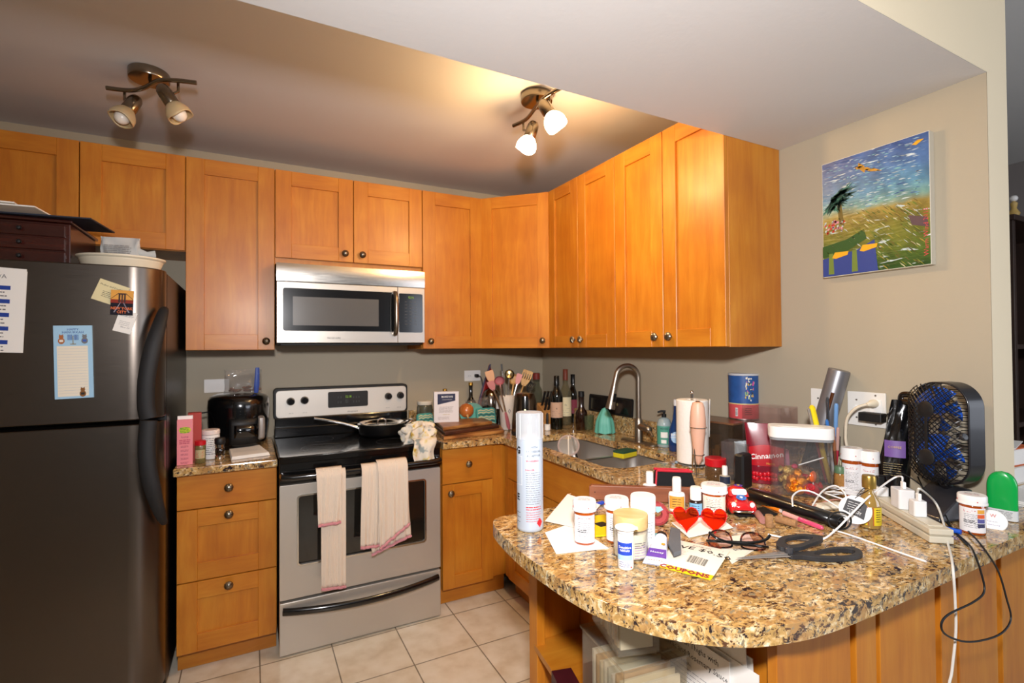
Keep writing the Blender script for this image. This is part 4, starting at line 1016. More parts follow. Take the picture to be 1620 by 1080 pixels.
# onion
x, y = ONZ(739, 662, zb3).x + .01, ONZ(739, 662, zb3).y + .035
rO = .046
ONI = wood('#b8652a', '#8e3f18', '#d88c4a', rough=.25, coat=.4, scale=1.2)
t = thing('onion', 'brown onion resting on the top cutting board', 'onion', (x, y, zb3 + .001))
MB().lathe([(0, .004), (.014, .002), (.03, .008), (.043, .025), (rO, .043), (.043, .062), (.028, .08), (.008, .087), (0, .088)], ONI, 32).build('bulb', t)
m = MB(T(-.012, -.040, .004)); m.tube([(0, 0, .018), (.002, -.006, .008), (.003, -.009, -.001)], [.008, .0045, .005], mat('#c9a468', .8), 8); m.build('root_tuft', t)
# glass jar with white lid
x, y = AT(672, -.13); r = .048; h = H(x, y, 634)
t = rev('glass_jar', 'glass storage jar with white lid, nearest the range', 'jar', (x, y, Z1), [('jar', [(r * .9, 0), (r, .004), (r, h * .8), (r * .85, h * .86)], mat('#6b6a58', .1, coat=1, vary=.7, bscale=90)), ('lid', [(r * .93, h * .862), (r * .95, h * .87), (r * .95, h * .985), (r * .9, h)], mat('#e8dfcf', .4))])
# teal oven mitts with chevron print
TEAL = mat('#4f9e94', .85, bump=.2, bscale=150); TEALS = mat('#57a79b', .6)
def chev(px, y, w, h, z0, tilt, rz, label, left=True):
    x, _ = AT(px, y)
    t = thing('oven_mitt', label, 'oven mitt', (x, y, z0), rz, 'teal chevron oven mitts', rot=(radians(tilt), 0, radians(rz)))
    b = MB(UPR); b.plate(rrect(w, h, .018, 5, 0, h / 2), -.012, .012, TEAL); o = b.build('padding', t, bevel=.008, seg=3)
    c1 = mat('#e5cf9c', .9); c2 = mat('#22282a', .9)
    b = MB()
    for k in range(7):
        yy = .012 + k * (h - .02) / 7; hh_ = (h - .03) / 16
        for i in range(6):
            xa = -w * .42 + w * .84 * i / 6; xb = xa + w * .14; ya = yy + (.006 if i % 2 else 0); yb_ = yy + (0 if i % 2 else .006)
            b.add([(xa, ya, 0), (xb, yb_, 0), (xb, yb_ + hh_, 0), (xa, ya + hh_, 0)], [(0, 1, 2, 3)], (c1, c2, c1)[k % 3], False, T(0, -.0126, 0) @ UPR)
    b.build('chevron_panel', t)
chev(674, -.26, .105, .105, Z1 + .0, -12, 10, 'teal chevron oven mitt leaning left of the salt box')
chev(770, -.275, .125, .115, Z1 + .0, -14, -5, 'teal chevron oven mitt leaning right of the onion')
x, y = AT(748, -.235)
t = thing('trivet', 'teal oval silicone trivet leaning behind the onion', 'trivet', (x, y, Z1 + .062), 0, rot=(radians(-20), radians(-8), 0))
m = MB(UPR); m.plate(circ(.08, 32, 0, .02, 1, .82), 0, .005, TEALS); m.build('disc', t, bevel=.002)
# oil bottles
DKG = mat('#14100c', .06, coat=1); GOLD = mat('#b08a3a', .35, .7)
def bottle(label, px, y, top, r, capm=GOLD, body=DKG, sh=.62, neck=.014, lab=None, labz=(.15, .5), cap=(.93, 1), xy=None, name='bottle', group=None, labtext=None, rz=0):
    x, y = xy or AT(px, y)
    h = H(x, y, top)
    t = thing(name, label, 'bottle', (x, y, Z1), rz or camrz(x, y), group)
    MB().lathe([(r * .9, 0), (r, .004), (r, h * sh), (r * .93, h * (sh + .05)), (r * .6, h * (sh + .12)), (neck, h * (sh + .19)), (neck * .95, h * cap[0])], body, 28).build('body', t)
    MB().lathe([(neck * 1.12, h * cap[0] + .0004), (neck * 1.12, h * cap[1] - .002), (neck, h * cap[1])], capm, 20).build('cap', t)
    if lab:
        f = cylmap(r, 0, -90, .0008); b = MB(); a = r * 1.25
        b.grid(lambda q, v: f(-a + 2 * a * q, h * (labz[0] + (labz[1] - labz[0]) * v)), 16, 1, lab)
        f2 = cylmap(r, 0, -90, .0013)
        if labtext: b.text(labtext, .014, INK, fn=lambda u_, v_: f2(u_, v_ + h * (labz[0] * .4 + labz[1] * .6)))
        b.lines(r * 1.6, 4, .012, .002, INKG, None, lambda u_, v_: f2(u_, v_ + h * (labz[0] * .6 + labz[1] * .4)), words=3, seed=int(px or 1))
        b.build('label', t)
    return t
bottle('dark oil bottle with gold cap below the outlet', 745, -.07, 605, .038, sh=.45, neck=.013)
bottle('dark oil bottle whose gold cap shows over the salt box', 704, -.07, 615, .03, sh=.5, neck=.012)
# red freezer bag and steel colander
x, y = AT(766, -.10)
t = thing('freezer_bag', 'red zip bag with navy zip edge slanting beside the utensils', 'bag', (x, y, Z1 + .10), 0)
p = [ONY(a, b, y) - Vector((x, y, Z1 + .10)) for a, b in ((757, 640), (776, 576), (782, 600), (776, 634))]
m = MB(); m.add([tuple(q) for q in p] + [tuple(q + Vector((0, .03, 0))) for q in p], [(0, 3, 2, 1), (4, 5, 6, 7), (0, 1, 5, 4), (1, 2, 6, 5), (2, 3, 7, 6), (3, 0, 4, 7)], clear('#e8b0b0', .4, .1, .5, '#9a2026')); m.build('bag', t, bevel=.008)
m = MB(); a, b = p[0], p[1]; m.tube([a, a.lerp(b, .5) + Vector((-.008, 0, 0)), b], .005, mat('#252b52', .5), 8); m.build('zip_edge', t)
q0 = Vector((p[0].x, p[0].y, -.10)); 
m = MB(); m.tube([(0.0, .01, -.10), (0, .01, .02)], .03, clear('#e8b0b0', .4, .1, .5, '#9a2026'), 10); m.build('lower_fold', t)
x, y = AT(777, -.115)
t = thing('mixing_bowl', 'shiny steel mixing bowl stacked upside down in the corner', 'bowl', (x, y, Z1))
MB().lathe([(.07, 0), (.072, .004), (.068, .12), (.062, .17), (.05, .20), (.03, .22), (0, .226)], mat('#9d9288', .12, 1), 32).build('bowl', t)
x, y = AT(789, -.33); h = H(x, y, 634)
rev('spice_bottle', 'tiny dark bottle with white cap left of the crock', 'bottle', (x, y, Z1), [('bottle', solidprof(.0165, h * .7), DKG), ('cap', [(.016, h * .705), (.016, h), (.0, h)], WHT)])
for i, (px, y, w, hh_, lab, c_) in enumerate(((755, -.27, .15, .07, 'clear plastic produce bag crumpled behind the onion', None),)):
    x, _ = AT(px + 8, y)
    t = thing('plastic_bag', lab, 'bag', (x, y, Z1 + .115), -8, rot=(0, radians(-6), 0)); pouch(.16, .05, .05, clear('#ffffff', .6, .12, .12, '#cfc6ba'), T(0, .07, 0), .012, 21).build('bag', t)
# outlet with plug
o_ = ONY(747, 594, 0)
t = outlet('white outlet cover with a black plug on the back wall above the oil bottles', 0, 0, M=T(o_.x, -.0012, o_.z), wide=.115, h=.07)
m = MB(UPR)
for s_ in (-1, 1): m.plate(rrect(.028, .03, .006, 4, s_ * .022, 0), .005, .008, WHT)
m.build('receptacle', t)
for k in (-1, 1):
    MB(UPR @ T(-.022 + k * .006, 0, .0081)).box(.0015, .008, .0006, BLKM).build('slot', t)
t = thing('plug', 'black plug in the outlet over the oil bottles', 'plug', (o_.x + .022, -.0105, o_.z))
MB().plate(rrect(.024, .022, .006), 0, .026, BLKM, M=UPR).build('plug_body', t, bevel=.003)
MB().tube(cr([(0, -.026, 0), (.012, -.045, -.004), (.022, -.05, -.03), (.03, -.045, -.08)], 5), .0035, BLKM, 8).build('cord', t)
# crock with utensils
x, y = AT(802, -.42); h = H(x, y, 626); cx0, cy0 = x, y
t = thing('utensil_crock', 'tall white crock with a small pink drawing, full of utensils', 'crock', (x, y, Z1), camrz(x, y))
CW = mat('#ddd5cb', .3, coat=.4)
MB().lathe([(0, .001), (.036, .0), (.039, .004), (.047, h - .002), (.045, h), (.042, h - .003), (.034, .01), (0, .008)], CW, 32, cap=False).build('crock', t)
f = cylmap(.0455, 0, -90, .0012); m = MB(); m.text('o', .03, INKR, fn=lambda u_, v_: f(u_ - .008, v_ + h * .5)); m.text('0', .04, INKG, fn=lambda u_, v_: f(u_ + .015, v_ + h * .55)); m.build('drawing', t)
PNK = mat('#c98484', .5); PNK2 = mat('#a85e66', .5); LW = wood('#c39a5e', '#a87a40', '#dcb87c', rough=.5, coat=0); BB_ = mat('#d8a880', .5)
def utensil(name, label, cat, tip, base_r, headw, headh, m_h, m_s, depth_y, slots=0, spoon=False, rs=.0045, group='utensils in the white crock', cup=None, th=.005):
    # tip: image position of the head centre; stands in the crock
    a = ONY(tip[0], tip[1], depth_y); b = Vector((cx0 + base_r[0], cy0 + base_r[1], Z1 + .012))
    t = thing(name, label, cat, tuple(b), 0, group)
    a = a - b; d = a.normalized()
    MB().tube([Vector((0, 0, 0)), a - d * headh * .40], rs, m_s, 10).build('shaft', t)
    side = Vector((RT.x, RT.y, 0)); side = (side - d * side.dot(d)).normalized(); N = side.cross(d)
    Mx = Matrix((side, d, N)).transposed().to_4x4(); Mx.translation = a
    mm = MB(Mx)
    if spoon: mm.lathe([(headw / 2, .0), (headw / 2 - .001, -.003), (headw * .36, -.010), (headw * .15, -.013), (0, -.0135), (0, -.011), (headw * .34, -.008), (headw / 2 - .004, .0)], m_h, 26, sx=1, sy=headh / headw, cap=False)
    else:
        out = [(-headw * .18, -headh / 2), (-headw * .42, -headh * .2), (-headw / 2, headh * .1), (-headw / 2, headh * .46), (-headw * .42, headh / 2), (headw * .42, headh / 2), (headw / 2, headh * .46), (headw / 2, headh * .1), (headw * .42, -headh * .2), (headw * .18, -headh / 2)]
        hs = [rrect(headw * .09, headh * .38, headw * .04, 3, (k - (slots - 1) / 2) * headw * .22, headh * .12) for k in range(slots)]
        mm.plate(ccw(out), -th / 2, th / 2, m_h, holes=hs)
    mm.build('head', t, bevel=.001 if not spoon else 0); return t
utensil('spatula', 'light pink silicone spatula leaning furthest left in the crock', 'spatula', (776, 596), (-.01, .0), .05, .075, BB_, NICK, -.40)
utensil('spoon', 'pink silicone slotted spoon upright in the crock', 'spoon', (790, 602), (.0, -.01), .062, .055, PNK2, PNK, -.45, spoon=True)
utensil('spatula', 'deep pink silicone spatula low on the left of the crock', 'spatula', (778, 610), (.012, -.012), .042, .06, PNK, CHROME, -.45)
utensil('spatula', 'pink silicone spatula leaning right in the crock', 'spatula', (820, 600), (-.01, .005), .035, .07, PNK, CHROME, -.42)
utensil('ladle', 'steel ladle at the back of the crock', 'ladle', (806, 592), (.0, .012), .06, .06, mat('#8a7a5a', .2, 1), CHROME, -.36, spoon=True)
utensil('spoon', 'wooden spoon in the middle of the crock', 'spoon', (813, 600), (.01, .01), .055, .07, LW, LW, -.37, spoon=True)
utensil('tongs', 'long steel tongs rising highest from the crock', 'tongs', (794, 582), (.006, .004), .012, .05, BLKM, CHROME, -.39, rs=.006)
utensil('spatula', 'slotted wooden spatula standing tall right of the crock', 'spatula', (832, 598), (.015, .0), .062, .10, LW, LW, -.40, slots=4, th=.006)
utensil('spatula', 'black slotted nylon turner behind the wooden spatula', 'spatula', (839, 612), (.02, .012), .045, .07, BLKM, BLKM, -.36, slots=3)
a = ONY(791, 612, -.50); b = ONZ(806, 680, Z1 + .005)
t = thing('spatula', 'steel handled pink spatula leaning head down against the crock', 'spatula', tuple(b), 0)
MB().tube([Vector((0, 0, .004)) + (a - b) * .42, a - b], .005, CHROME, 10).build('shaft', t)
d_ = (a - b); MB().tube([Vector((0, 0, .004)), d_ * .1, d_ * .3, d_ * .42], [.006, .012, .011, .006], PNK2, 12, sx=.5).build('head', t)
# garlic bulbs
for i, (px, py) in enumerate(((789, 668), (800, 679))):
    x, y = SPOT(px, py, .018)
    t = thing('garlic_bulb', ['garlic bulb touching the cutting boards', 'garlic bulb lying nearest the kettle'][i], 'garlic', (x - .0, y, Z1), 20, 'garlic bulbs')
    b = MB(); b.lathe([(0, .001), (.010, .001), (.019, .010), (.021, .018), (.014, .028), (.006, .033), (.004, .046), (0, .047)], mat('#e4d8c4', .6), 20)
    for k in range(6): b.ell((.011 * cos(k * pi / 3), .011 * sin(k * pi / 3), .015), (.010, .010, .014), mat('#e4d8c4', .6), 10)
    b.build('bulb', t)
# kettle
x, y = SPOT(831, 691, .075); h = H(x, y, 622)
t = thing('electric_kettle', 'brushed dark steel electric kettle with black handle strip', 'kettle', (x, y, Z1), camrz(x, y))
KT = steel('#6f6254', .25, (60, 60, 2), .05)
MB().lathe([(.070, 0), (.076, .004), (.077, .02)], BLKM, 36).build('base', t)
MB().lathe([(.074, .0205), (.074, .06), (.068, h * .55), (.060, h * .85), (.053, h * .97), (.048, h), (0, h + .004)], KT, 40).build('body', t)
b = MB(); b.tube([(0, -.048, h * .98), (0, -.0605, h * .94), (0, -.067, h * .75), (0, -.072, h * .5), (0, -.076, h * .3)], [.014, .018, .018, .015, .012], BLK, 14, sx=.4, up=(1, 0, 0)); hk = b.build('handle', t)
MB(T(0, -.0755, h * .63)).lathe([(.0045, 0), (.0045, .002), (0, .0025)], mat('#ffe9a0', .3, emit=2.5), 16, RX(90)).build('indicator_light', hk)
# swing-top jar behind, knife block
bottle('tall clear swing-top bottle with red stopper behind the kettle', 849, -.12, 590, .04, capm=mat('#8a2f26', .5), body=clear('#e0e4dd', .7, .03, .12, '#8a8878'), sh=.6, neck=.022, cap=(.86, 1))
x, y = AT(864, -.33)
t = thing('knife_block', 'light wooden knife block with black handled knives', 'knife block', (x, y, Z1), 0)
kb = wood('#c08a50', '#a26c34', '#d8a468', rough=.45, coat=.1)
zt1 = H(x, y, 640)
b = MB(); b.add([(-.05, -.06, 0), (.05, -.06, 0), (.05, .07, 0), (-.05, .07, 0), (-.05, -.075, zt1 * .62), (.05, -.075, zt1 * .62), (.05, .03, zt1 * 1.1), (-.05, .03, zt1 * 1.1)], [(0, 3, 2, 1), (4, 5, 6, 7), (0, 1, 5, 4), (1, 2, 6, 5), (2, 3, 7, 6), (3, 0, 4, 7)], kb); b.build('block', t, bevel=.003)
nrm = Vector((0, -.45, 1)).normalized(); k = 0
for r_ in range(2):
    for i in range(4 - r_):
        x_ = -.037 + .025 * i + .006 * r_; y_ = -.045 + r_ * .045; z_ = zt1 * (.62 + (y_ + .075) / .105 * .48)
        p0 = Vector((x_, y_, z_ + .002)); p1 = p0 + nrm * (.085 + .01 * r_)
        kn = thing('kitchen_knife', ['front-row knife at the left of the block', 'front-row knife second from the left in the block', 'front-row knife third from the left in the block', 'front-row knife at the right of the block', 'rear-row knife at the left of the block', 'rear-row knife in the middle of the block', 'rear-row knife at the right of the block'][k], 'knife', (x + x_, y + y_, Z1 + z_), 0, 'knives in the wooden block'); k += 1
        MB().tube([nrm * .002, nrm * .05, nrm * (.088 + .01 * r_)], [.0085, .0075, .0095], BLKM, 10, sx=.65).build('handle', kn)
        MB().tube([nrm * .0885 + nrm * .01 * r_, nrm * .092 + nrm * .01 * r_], .0085, CHROME, 10, sx=.65).build('end_cap', kn)
x, y = SPOT(866, 681, .015)
rev('sauce_bottle', 'small white bottle with black cap at the foot of the knife block', 'bottle', (x, y, Z1), [('bottle', solidprof(.018, .035), WHT), ('cap', [(.008, .0355), (.008, .09), (.004, .1)], BLKM)])
# wine and liquor
WG = mat('#0c0d09', .05, coat=1)
x, y = SPOT(881, 680, .036)
bottle('dark wine bottle with beige label nearest the sink', 881, 0, 593, .037, capm=mat('#0a0a0a', .3), body=WG, sh=.60, neck=.0145, lab=mat('#c8a68e', .7), labz=(.22, .50), xy=(x, y), labtext='&', cap=(.80, .985))
x, y = SPOT(898, 675, .038)
bottle('clear liquor bottle with cream label behind the wine bottle', 898, 0, 584, .036, capm=mat('#7d3a26', .5), body=clear('#ece8d8', .8, .03, .22, '#9c9478'), sh=.56, neck=.014, lab=mat('#e2d8b4', .7), labz=(.16, .50), xy=(x + .02, y + .05), labtext='12', cap=(.80, 1))
bottle('dark wine bottle with red label at the back wall corner', 915, -.37, 592, .037, capm=mat('#0a0a0a', .3), body=WG, sh=.58, neck=.0145, lab=mat('#8c3444', .7), labz=(.2, .48), xy=(ONZ(913, 666, Z).x - .05, ONZ(913, 666, Z).y - .03), cap=(.80, 1))
x, y = SPOT(920, 681, .035)
bottle('short squat glass bottle of dark liquor with black stopper', 920, 0, 619, .036, capm=BLKM, body=mat('#2a1610', .05, coat=1, trans=.3), sh=.42, neck=.016, xy=(x, y), cap=(.86, 1))
# black tray on the backsplash ledge leaning on the wall
p0, p1 = ONX(930, 650, -.03), ONX(999, 655, -.03)
zt0 = Z + .0995; ztp = ONX(930, 622, -.012).z
t = thing('tray', 'black lacquered tray leaning on the right wall behind the faucet', 'tray', (-.018, (p0.y + p1.y) / 2, zt0), -90, rot=(radians(-4), 0, radians(-90)))
w_ = abs(p0.y - p1.y); b = MB(UPR); b.plate(rrect(w_, ztp - zt0, .012, 4, 0, (ztp - zt0) / 2), 0, .003, mat('#0e0d10', .2, coat=.6)); b.plate(rrect(w_, ztp - zt0, .012, 4, 0, (ztp - zt0) / 2), .003, .008, BLKM, holes=[rrect(w_ - .02, ztp - zt0 - .02, .008, 4, 0, (ztp - zt0) / 2)]); b.build('tray', t, bevel=.001)
b = MB(UPR)
for k in range(5): b.plate(circ(.008, 5, .02 + .022 * (k % 3), .04 + .02 * (k // 2)), .0031, .0036, mat('#8a7c50', .4))
b.build('painted_flowers', t)
# teal fluted silicone piece, glass behind
x, y = SPOT(957, 687, .035); h = H(x, y, 646); wT = 15 * MPP(x, y)
TQ = mat('#63b9aa', .45)
t = thing('silicone_cone', 'turquoise fluted silicone cone standing behind the sink', 'cone', (x, y, Z1), camrz(x, y))
def tq(u_, v_):
    a = 2 * pi * u_; r = wT * (1 - .25 * v_ - .62 * max(0, v_ - .35) ** 1.7 / .65 ** 1.7 * .85) * (1 + .09 * (1 - v_ * .4) * cos(6 * a)); return (r * cos(a), r * sin(a) * .8, h * v_ + .006 * (1 - v_) * (1 + cos(6 * a)) * .5)
b = MB(); b.grid(tq, 60, 14, TQ, cu=True); b.ell((0, 0, h * .97), (wT * .17, wT * .14, .008), TQ, 14); b.build('cone', t)
x, y = AT(937, -.75); x, y = SPOT(934, 682, .03)
rev('drinking_glass', 'small clear glass with greenery beside the turquoise cone', 'glass', (x, y + .02, Z1), [('glass', [(.026, 0), (.03, .004), (.035, .085), (.033, .085), (.028, .008), (0, .006)], clear('#e8efe8', .7, .03, .12, '#8a9a7a'))])
# in the sink: strainer lid on the rim, black spoon, sponge, teal brush
a = ONZ(893, 706, Z)
t = thing('strainer', 'round clear plastic strainer lid propped on the sink divider side of the far bowl', 'strainer', (a.x + .03, a.y + .01, Z - .0), 0, rot=(radians(62), 0, radians(camrz(a.x, a.y))))
b = MB(); b.tube(circ3 := [(.05 * cos(2 * pi * i / 32), .05 * sin(2 * pi * i / 32), 0) for i in range(32)], .005, clear('#f3e8e4', .6, .1, .45, '#d9c8c2'), 8, closed=True); b.build('rim', t)
b = MB(); b.plate(circ(.047, 32), -.001, .001, clear('#ffffff', .5, .1, .15, '#d9d0c4')); b.build('disc', t)
b = MB(); b.bx(-.003, .003, -.047, .047, .001, .004, mat('#cfc6b8', .5)); b.build('bar', t)
a = ONZ(905, 690, Z + .01); b_ = Vector((-.37, -.95, Z - .15))
t = thing('spoon', 'black cooking spoon standing in the far sink bowl', 'spoon', (a.x, a.y, Z - .15)); 
MB().tube([(0, 0, .17), (.01, -.02, .08), (.02, -.04, -.01)], [.006, .004, .005], BLKM, 10).build('handle', t); MB().ell((.022, -.045, -.025), (.018, .012, .024), BLKM, 14).build('bowl', t)
x, y = ONZ(986, 708, Z - .03).x, ONZ(986, 708, Z - .03).y
t = thing('sponge', 'yellow and green scrubbing sponge resting over the sink divider', 'sponge', (-.285, -1.225, Z - .033), 12)
hs_ = rrect(.105, .062, .006, 3); hs2 = [(px * (1 - .18 * (abs(py) < .012 and 1 or 0)), py * (1 - .18 * (abs(px) < .02))) for px, py in hs_]
MB().plate(hs2, .0, .022, mat('#d3c41c', .9, bump=.6, bscale=200)).build('sponge', t, bevel=.003); MB().plate(hs2, .0222, .031, mat('#1f4a34', .95, bump=.6, bscale=300)).build('scouring_pad', t, bevel=.001)
# soaps
x, y = SPOT(1051, 708, .03); h = H(x, y, 660)
t = thing('soap_dispenser', 'clear hand soap bottle with teal label and black pump', 'soap bottle', (x, y, Z1), camrz(x, y))
r = 11 * MPP(x, y)
MB().lathe([(r * .9, 0), (r, .004), (r, h * .78), (r * .8, h * .93), (r * .35, h)], mat('#9fb3b8', .15, coat=.7), 28, sx=1).build('bottle', t)
f = cylmap(r, 0, -90, .0006); b = MB(); b.grid(lambda q, v: f(-r * 1.3 + 2.6 * r * q, h * (.1 + .62 * v)), 16, 1, mat('#4f9d8c', .5))
f2 = cylmap(r, 0, -90, .0012); b.text('MEYERS', .012, INK, fn=lambda u_, v_: f2(u_, v_ + h * .63), fx=.9); b.rect(-.016, .016, h * .33, h * .52, WHTM, fn=f2, n=6); b.rect(-.014, .01, h * .14, h * .26, WHTM, fn=f2, n=4); b.build('label', t)
hp_ = H(x, y, 650)
b = MB(); b.cyl(.011, h + .001, h + .016, BLKM, 18); b.cyl(.005, h + .016, hp_ - .006, BLKM, 12); b.tube([(0.008, 0, hp_ - .002), (-.012, 0, hp_ - .002), (-.03, 0, hp_ - .008)], [.006, .006, .004], BLKM, 8); b.build('pump', t)
x, y = SPOT(1072, 716, .03); h = H(x, y, 632); k_ = MPP(x, y)
t = thing('dish_soap', 'blue dish soap bottle with white cap half behind the paper towels', 'soap bottle', (x, y, Z1), camrz(x, y))
MB().lathe([(.034, 0), (.038, .004), (.040, h * .2), (.036, h * .42), (.02, h * .62), (.016, h * .78), (.014, h * .88)], mat('#16386e', .12, coat=.8), 28, sx=1, sy=.6).build('bottle', t)
MB().lathe([(.0155, h * .881), (.0165, h * .9), (.0155, h)], WHT, 20).build('cap', t)
b = MB(); P = T(-.006, -.0238, h * .28) @ RX(88); b.plate(circ(.022, 24, 0, 0, 1, 1.2), 0, .0006, mat('#9cc3e8', .5), M=P); b.text('DAWN', .014, WHTM, P @ T(0, .012, .001), bold=.03); b.text('POWERWASH', .0075, WHTM, P @ T(0, -.0, .001), bold=.02); b.build('label', t)
# paper towels
x, y = SPOT(1096, 741, .062); h = H(x, y, 632); r = 24 * MPP(x, y)
t = thing('paper_towel_holder', 'steel paper towel holder with a full white roll', 'paper towels', (x, y, Z1), 0)
MB().lathe([(0, 0), (r * 1.12, 0), (r * 1.14, .004), (r * 1.1, .008), (.0, .012)], CHROME, 40, cap=False).build('base', t)
b = MB(); b.tube([(0, 0, .012), (0, 0, H(x, y, 621))], .0055, CHROME, 10); b.ell((0, 0, H(x, y, 621)), .008, CHROME, 12); b.build('post', t)
ro = MB(); PT = mat('#efece6', .9, bump=.35, bscale=120)
ro.plate(circ(r, 48), .013, h, PT, holes=[circ(.019, 20)], smooth=True); roll = ro.build('paper_roll', t, bevel=.004)
b = MB(M=RZ(camrz(x, y))); b.grid(lambda q, v: (r * cos(radians(-10 + 45 * q)) * (1 + .0) + .012 * q * v + .004, r * sin(radians(-10 + 45 * q)) - .010 * q, h * (.45 + .55 * v) - .01 * q + .012 * q * v), 6, 6, PT); b.build('loose_sheet', roll, solid=.0008)
# milk frother in its stand
x, y = SPOT(1104, 778, .0); x, y = ONY(1104, 760, -1.745).x, -1.745
t = thing('frother_stand', 'thin chrome wire stand holding a pink frother', 'stand', (x, y, Z1), camrz(x, y))
k_ = MPP(x, y); zr1 = H(x, y, 676); zr2 = H(x, y, 719)
b = MB(); b.tube(cr([(-.010, .012, zr1), (-.010, -.012, 0.003 + zr1 * .5), (-.004, -.03, .003)], 6), .0022, CHROME, 8)
b.tube(cr([(-.014, .010, zr1), (-.016, -.0, zr1 * .5), (-.02, .02, .003)], 6), .0022, CHROME, 8)
b.tube(cr([(-.004, -.03, .003), (.03, -.02, .0025), (.03, .02, .0025), (-.02, .02, .003)], 6), .0022, CHROME, 8)
b.build('wire_frame', t)
for z_, r_ in ((zr1, .0285), (zr2, .0195)):
    MB().tube([(r_ * cos(radians(a)) + .0035, r_ * sin(radians(a)), z_) for a in range(-200, 60, 10)], .002, CHROME, 8).build('ring', t)
FP = mat('#e8b79c', .4)
t2 = thing('milk_frother', 'pale pink handheld milk frother with its whisk hanging down', 'frother', (x + .004, y, Z1), camrz(x, y))
h0 = H(x, y, 735); h1 = H(x, y, 636)
prof = [(.0035, h0), (.012, h0 + .014), (.0185, zr2), (.022, (zr1 + zr2) / 2 - .0), (.0275, zr1 + .004), (.0275, zr1 + .03), (.024, h1 - .02), (.019, h1 - .004), (.012, h1), (0, h1)]
MB().lathe(prof, FP, 28).build('handle', t2)
b = MB(); b.lathe([(.0095, 0), (.009, .0012), (0, .0018)], CHROME, 20, T(0, -.003, h1 - .0005) @ RX(18)); b.build('switch', t2)
b = MB(); b.cyl(.0012, h0 - .055, h0 + .001, CHROME, 8); b.tube([(.006 * cos(2 * pi * i / 20), .006 * sin(2 * pi * i / 20), h0 - .056) for i in range(20)], .0011, CHROME, 6, closed=True); b.build('whisk', t2)
# yellow coffee can, tea box, tin
x, y = SPOT(1127, 728, .03); x, y = ONY(1131, 720, -1.60).x, -1.60
t = thing('coffee_can', 'yellow and red coffee can between paper towels and tea box', 'can', (x, y, Z1), camrz(x, y) - 14)
h = H(x, y, 683); r = .028
MB().lathe(solidprof(r, h * .95), mat('#e2c414', .4), 32).build('can', t); MB().lathe([(r + .001, h * .951), (r + .001, h), (0, h)], BLKM, 32).build('lid', t)
f = cylmap(r, 0, -90, .0006); b = MB(); b.text('CAFE', .017, INK, fn=lambda u_, v_: f(u_ - .006, v_ + h * .58), bold=.03); b.text('BUSTELO', .017, INK, fn=lambda u_, v_: f(u_ + .006, v_ + h * .36), bold=.03); b.rect(-r * 1.4, r * 1.4, .004, .016, INKR, fn=f, n=10); b.build('label', t)
# ================================================================ peninsula: back row
PY = lambda px, y: (ONY(px, 760, y).x, y)
# tea box with wooden lid, tin on top
xa, ya = -.205, -1.70
hb = H(-.16, -1.70, 668)
t = thing('tea_box', 'smoky clear box with flat brown wooden lid beside the paper towels', 'box', (-.115, -1.63, Z1), -84)
W_, D_ = .20, .14
b = MB(); SM = clear('#d8ccbc', .5, .05, .10, '#8a7a68')
for q in ((-W_ / 2, W_ / 2, -D_ / 2, -D_ / 2 + .003), (-W_ / 2, W_ / 2, D_ / 2 - .003, D_ / 2), (-W_ / 2, -W_ / 2 + .003, -D_ / 2, D_ / 2), (W_ / 2 - .003, W_ / 2, -D_ / 2, D_ / 2), (-.0015, .0015, -D_ / 2, D_ / 2)): b.bx(*q, .0, hb - .008, SM)
b.bx(-W_ / 2, W_ / 2, -D_ / 2, D_ / 2, 0, .003, SM); b.build('box', t)
MB().bx(-W_ / 2 - .003, W_ / 2 + .003, -D_ / 2 - .003, D_ / 2 + .003, hb - .0075, hb, wood('#6f4a30', '#4e3020', '#8a6244', horiz=True, rough=.3)).build('lid', t, bevel=.001)
m = MB()
for i in range(7): m.bx(-W_ / 2 + .008 + i * .026, -W_ / 2 + .028 + i * .026, -D_ / 2 + .01, D_ / 2 - .02, .004, hb * (.35 + .1 * (i % 3)), mat(('#b98a4a', '#a8874a', '#8c6a50')[i % 3], .7))
m.build('tea_packets', t, kind='stuff')
x, y = -.115, -1.665; x = ONY(1177, 640, y).x; zt_b = Z1 + hb + .0006
hT = ZAT(x, y, 590) - zt_b; r = 22.5 * MPP(x, y)
t = thing('cookie_tin', 'tall blue and coral round cardboard tin standing on the tea box', 'tin', (x, y, zt_b), camrz(x, y))
BLU = mat('#2c5fa8', .45, vary=.5, bscale=90); COR = mat('#d4565a', .45)
b = MB(); b.lathe([(r - .001, 0), (r, .002), (r, hT * .34)], COR, 40); b.lathe([(r, hT * .34), (r, hT * .955)], BLU, 40); b.lathe([(r + .0003, hT * .335), (r + .0003, hT * .355)], mat('#e6d48a', .5), 40, cap=False)
b.lathe([(r + .0005, 0), (r + .0012, .003), (r + .0005, .005)], ALU, 40, cap=False); b.build('drum', t)
MB().lathe([(r + .001, hT * .957), (r + .0015, hT * .96), (r + .0015, hT - .001), (r, hT), (0, hT - .001)], mat('#c9ccd0', .4), 40).build('lid', t)
f = cylmap(r, 0, -90, .0006); b = MB(); R = random.Random(8)
for k in range(46):
    u0, v0 = R.uniform(.004, .038), R.uniform(hT * .40, hT * .90); ww, hh_ = R.uniform(.002, .007), R.uniform(.003, .012)
    b.rect(u0, u0 + ww, v0, v0 + hh_, mat(('#e8e2d0', '#d8b84a', '#3c3a40', '#c9589a', '#8fb07a', '#e8e2d0')[k % 6], .6), fn=cylmap(r, 0, -90, .0005 + .00001 * k))
b.rect(-.034, -.024, hT * .08, hT * .26, WHTM, fn=f, n=2); b.barcode(.008, hT * .15, INK, fn=cylmap(r, 0, -90, .0012), x0=-.029, y0=hT * .17, n=6)
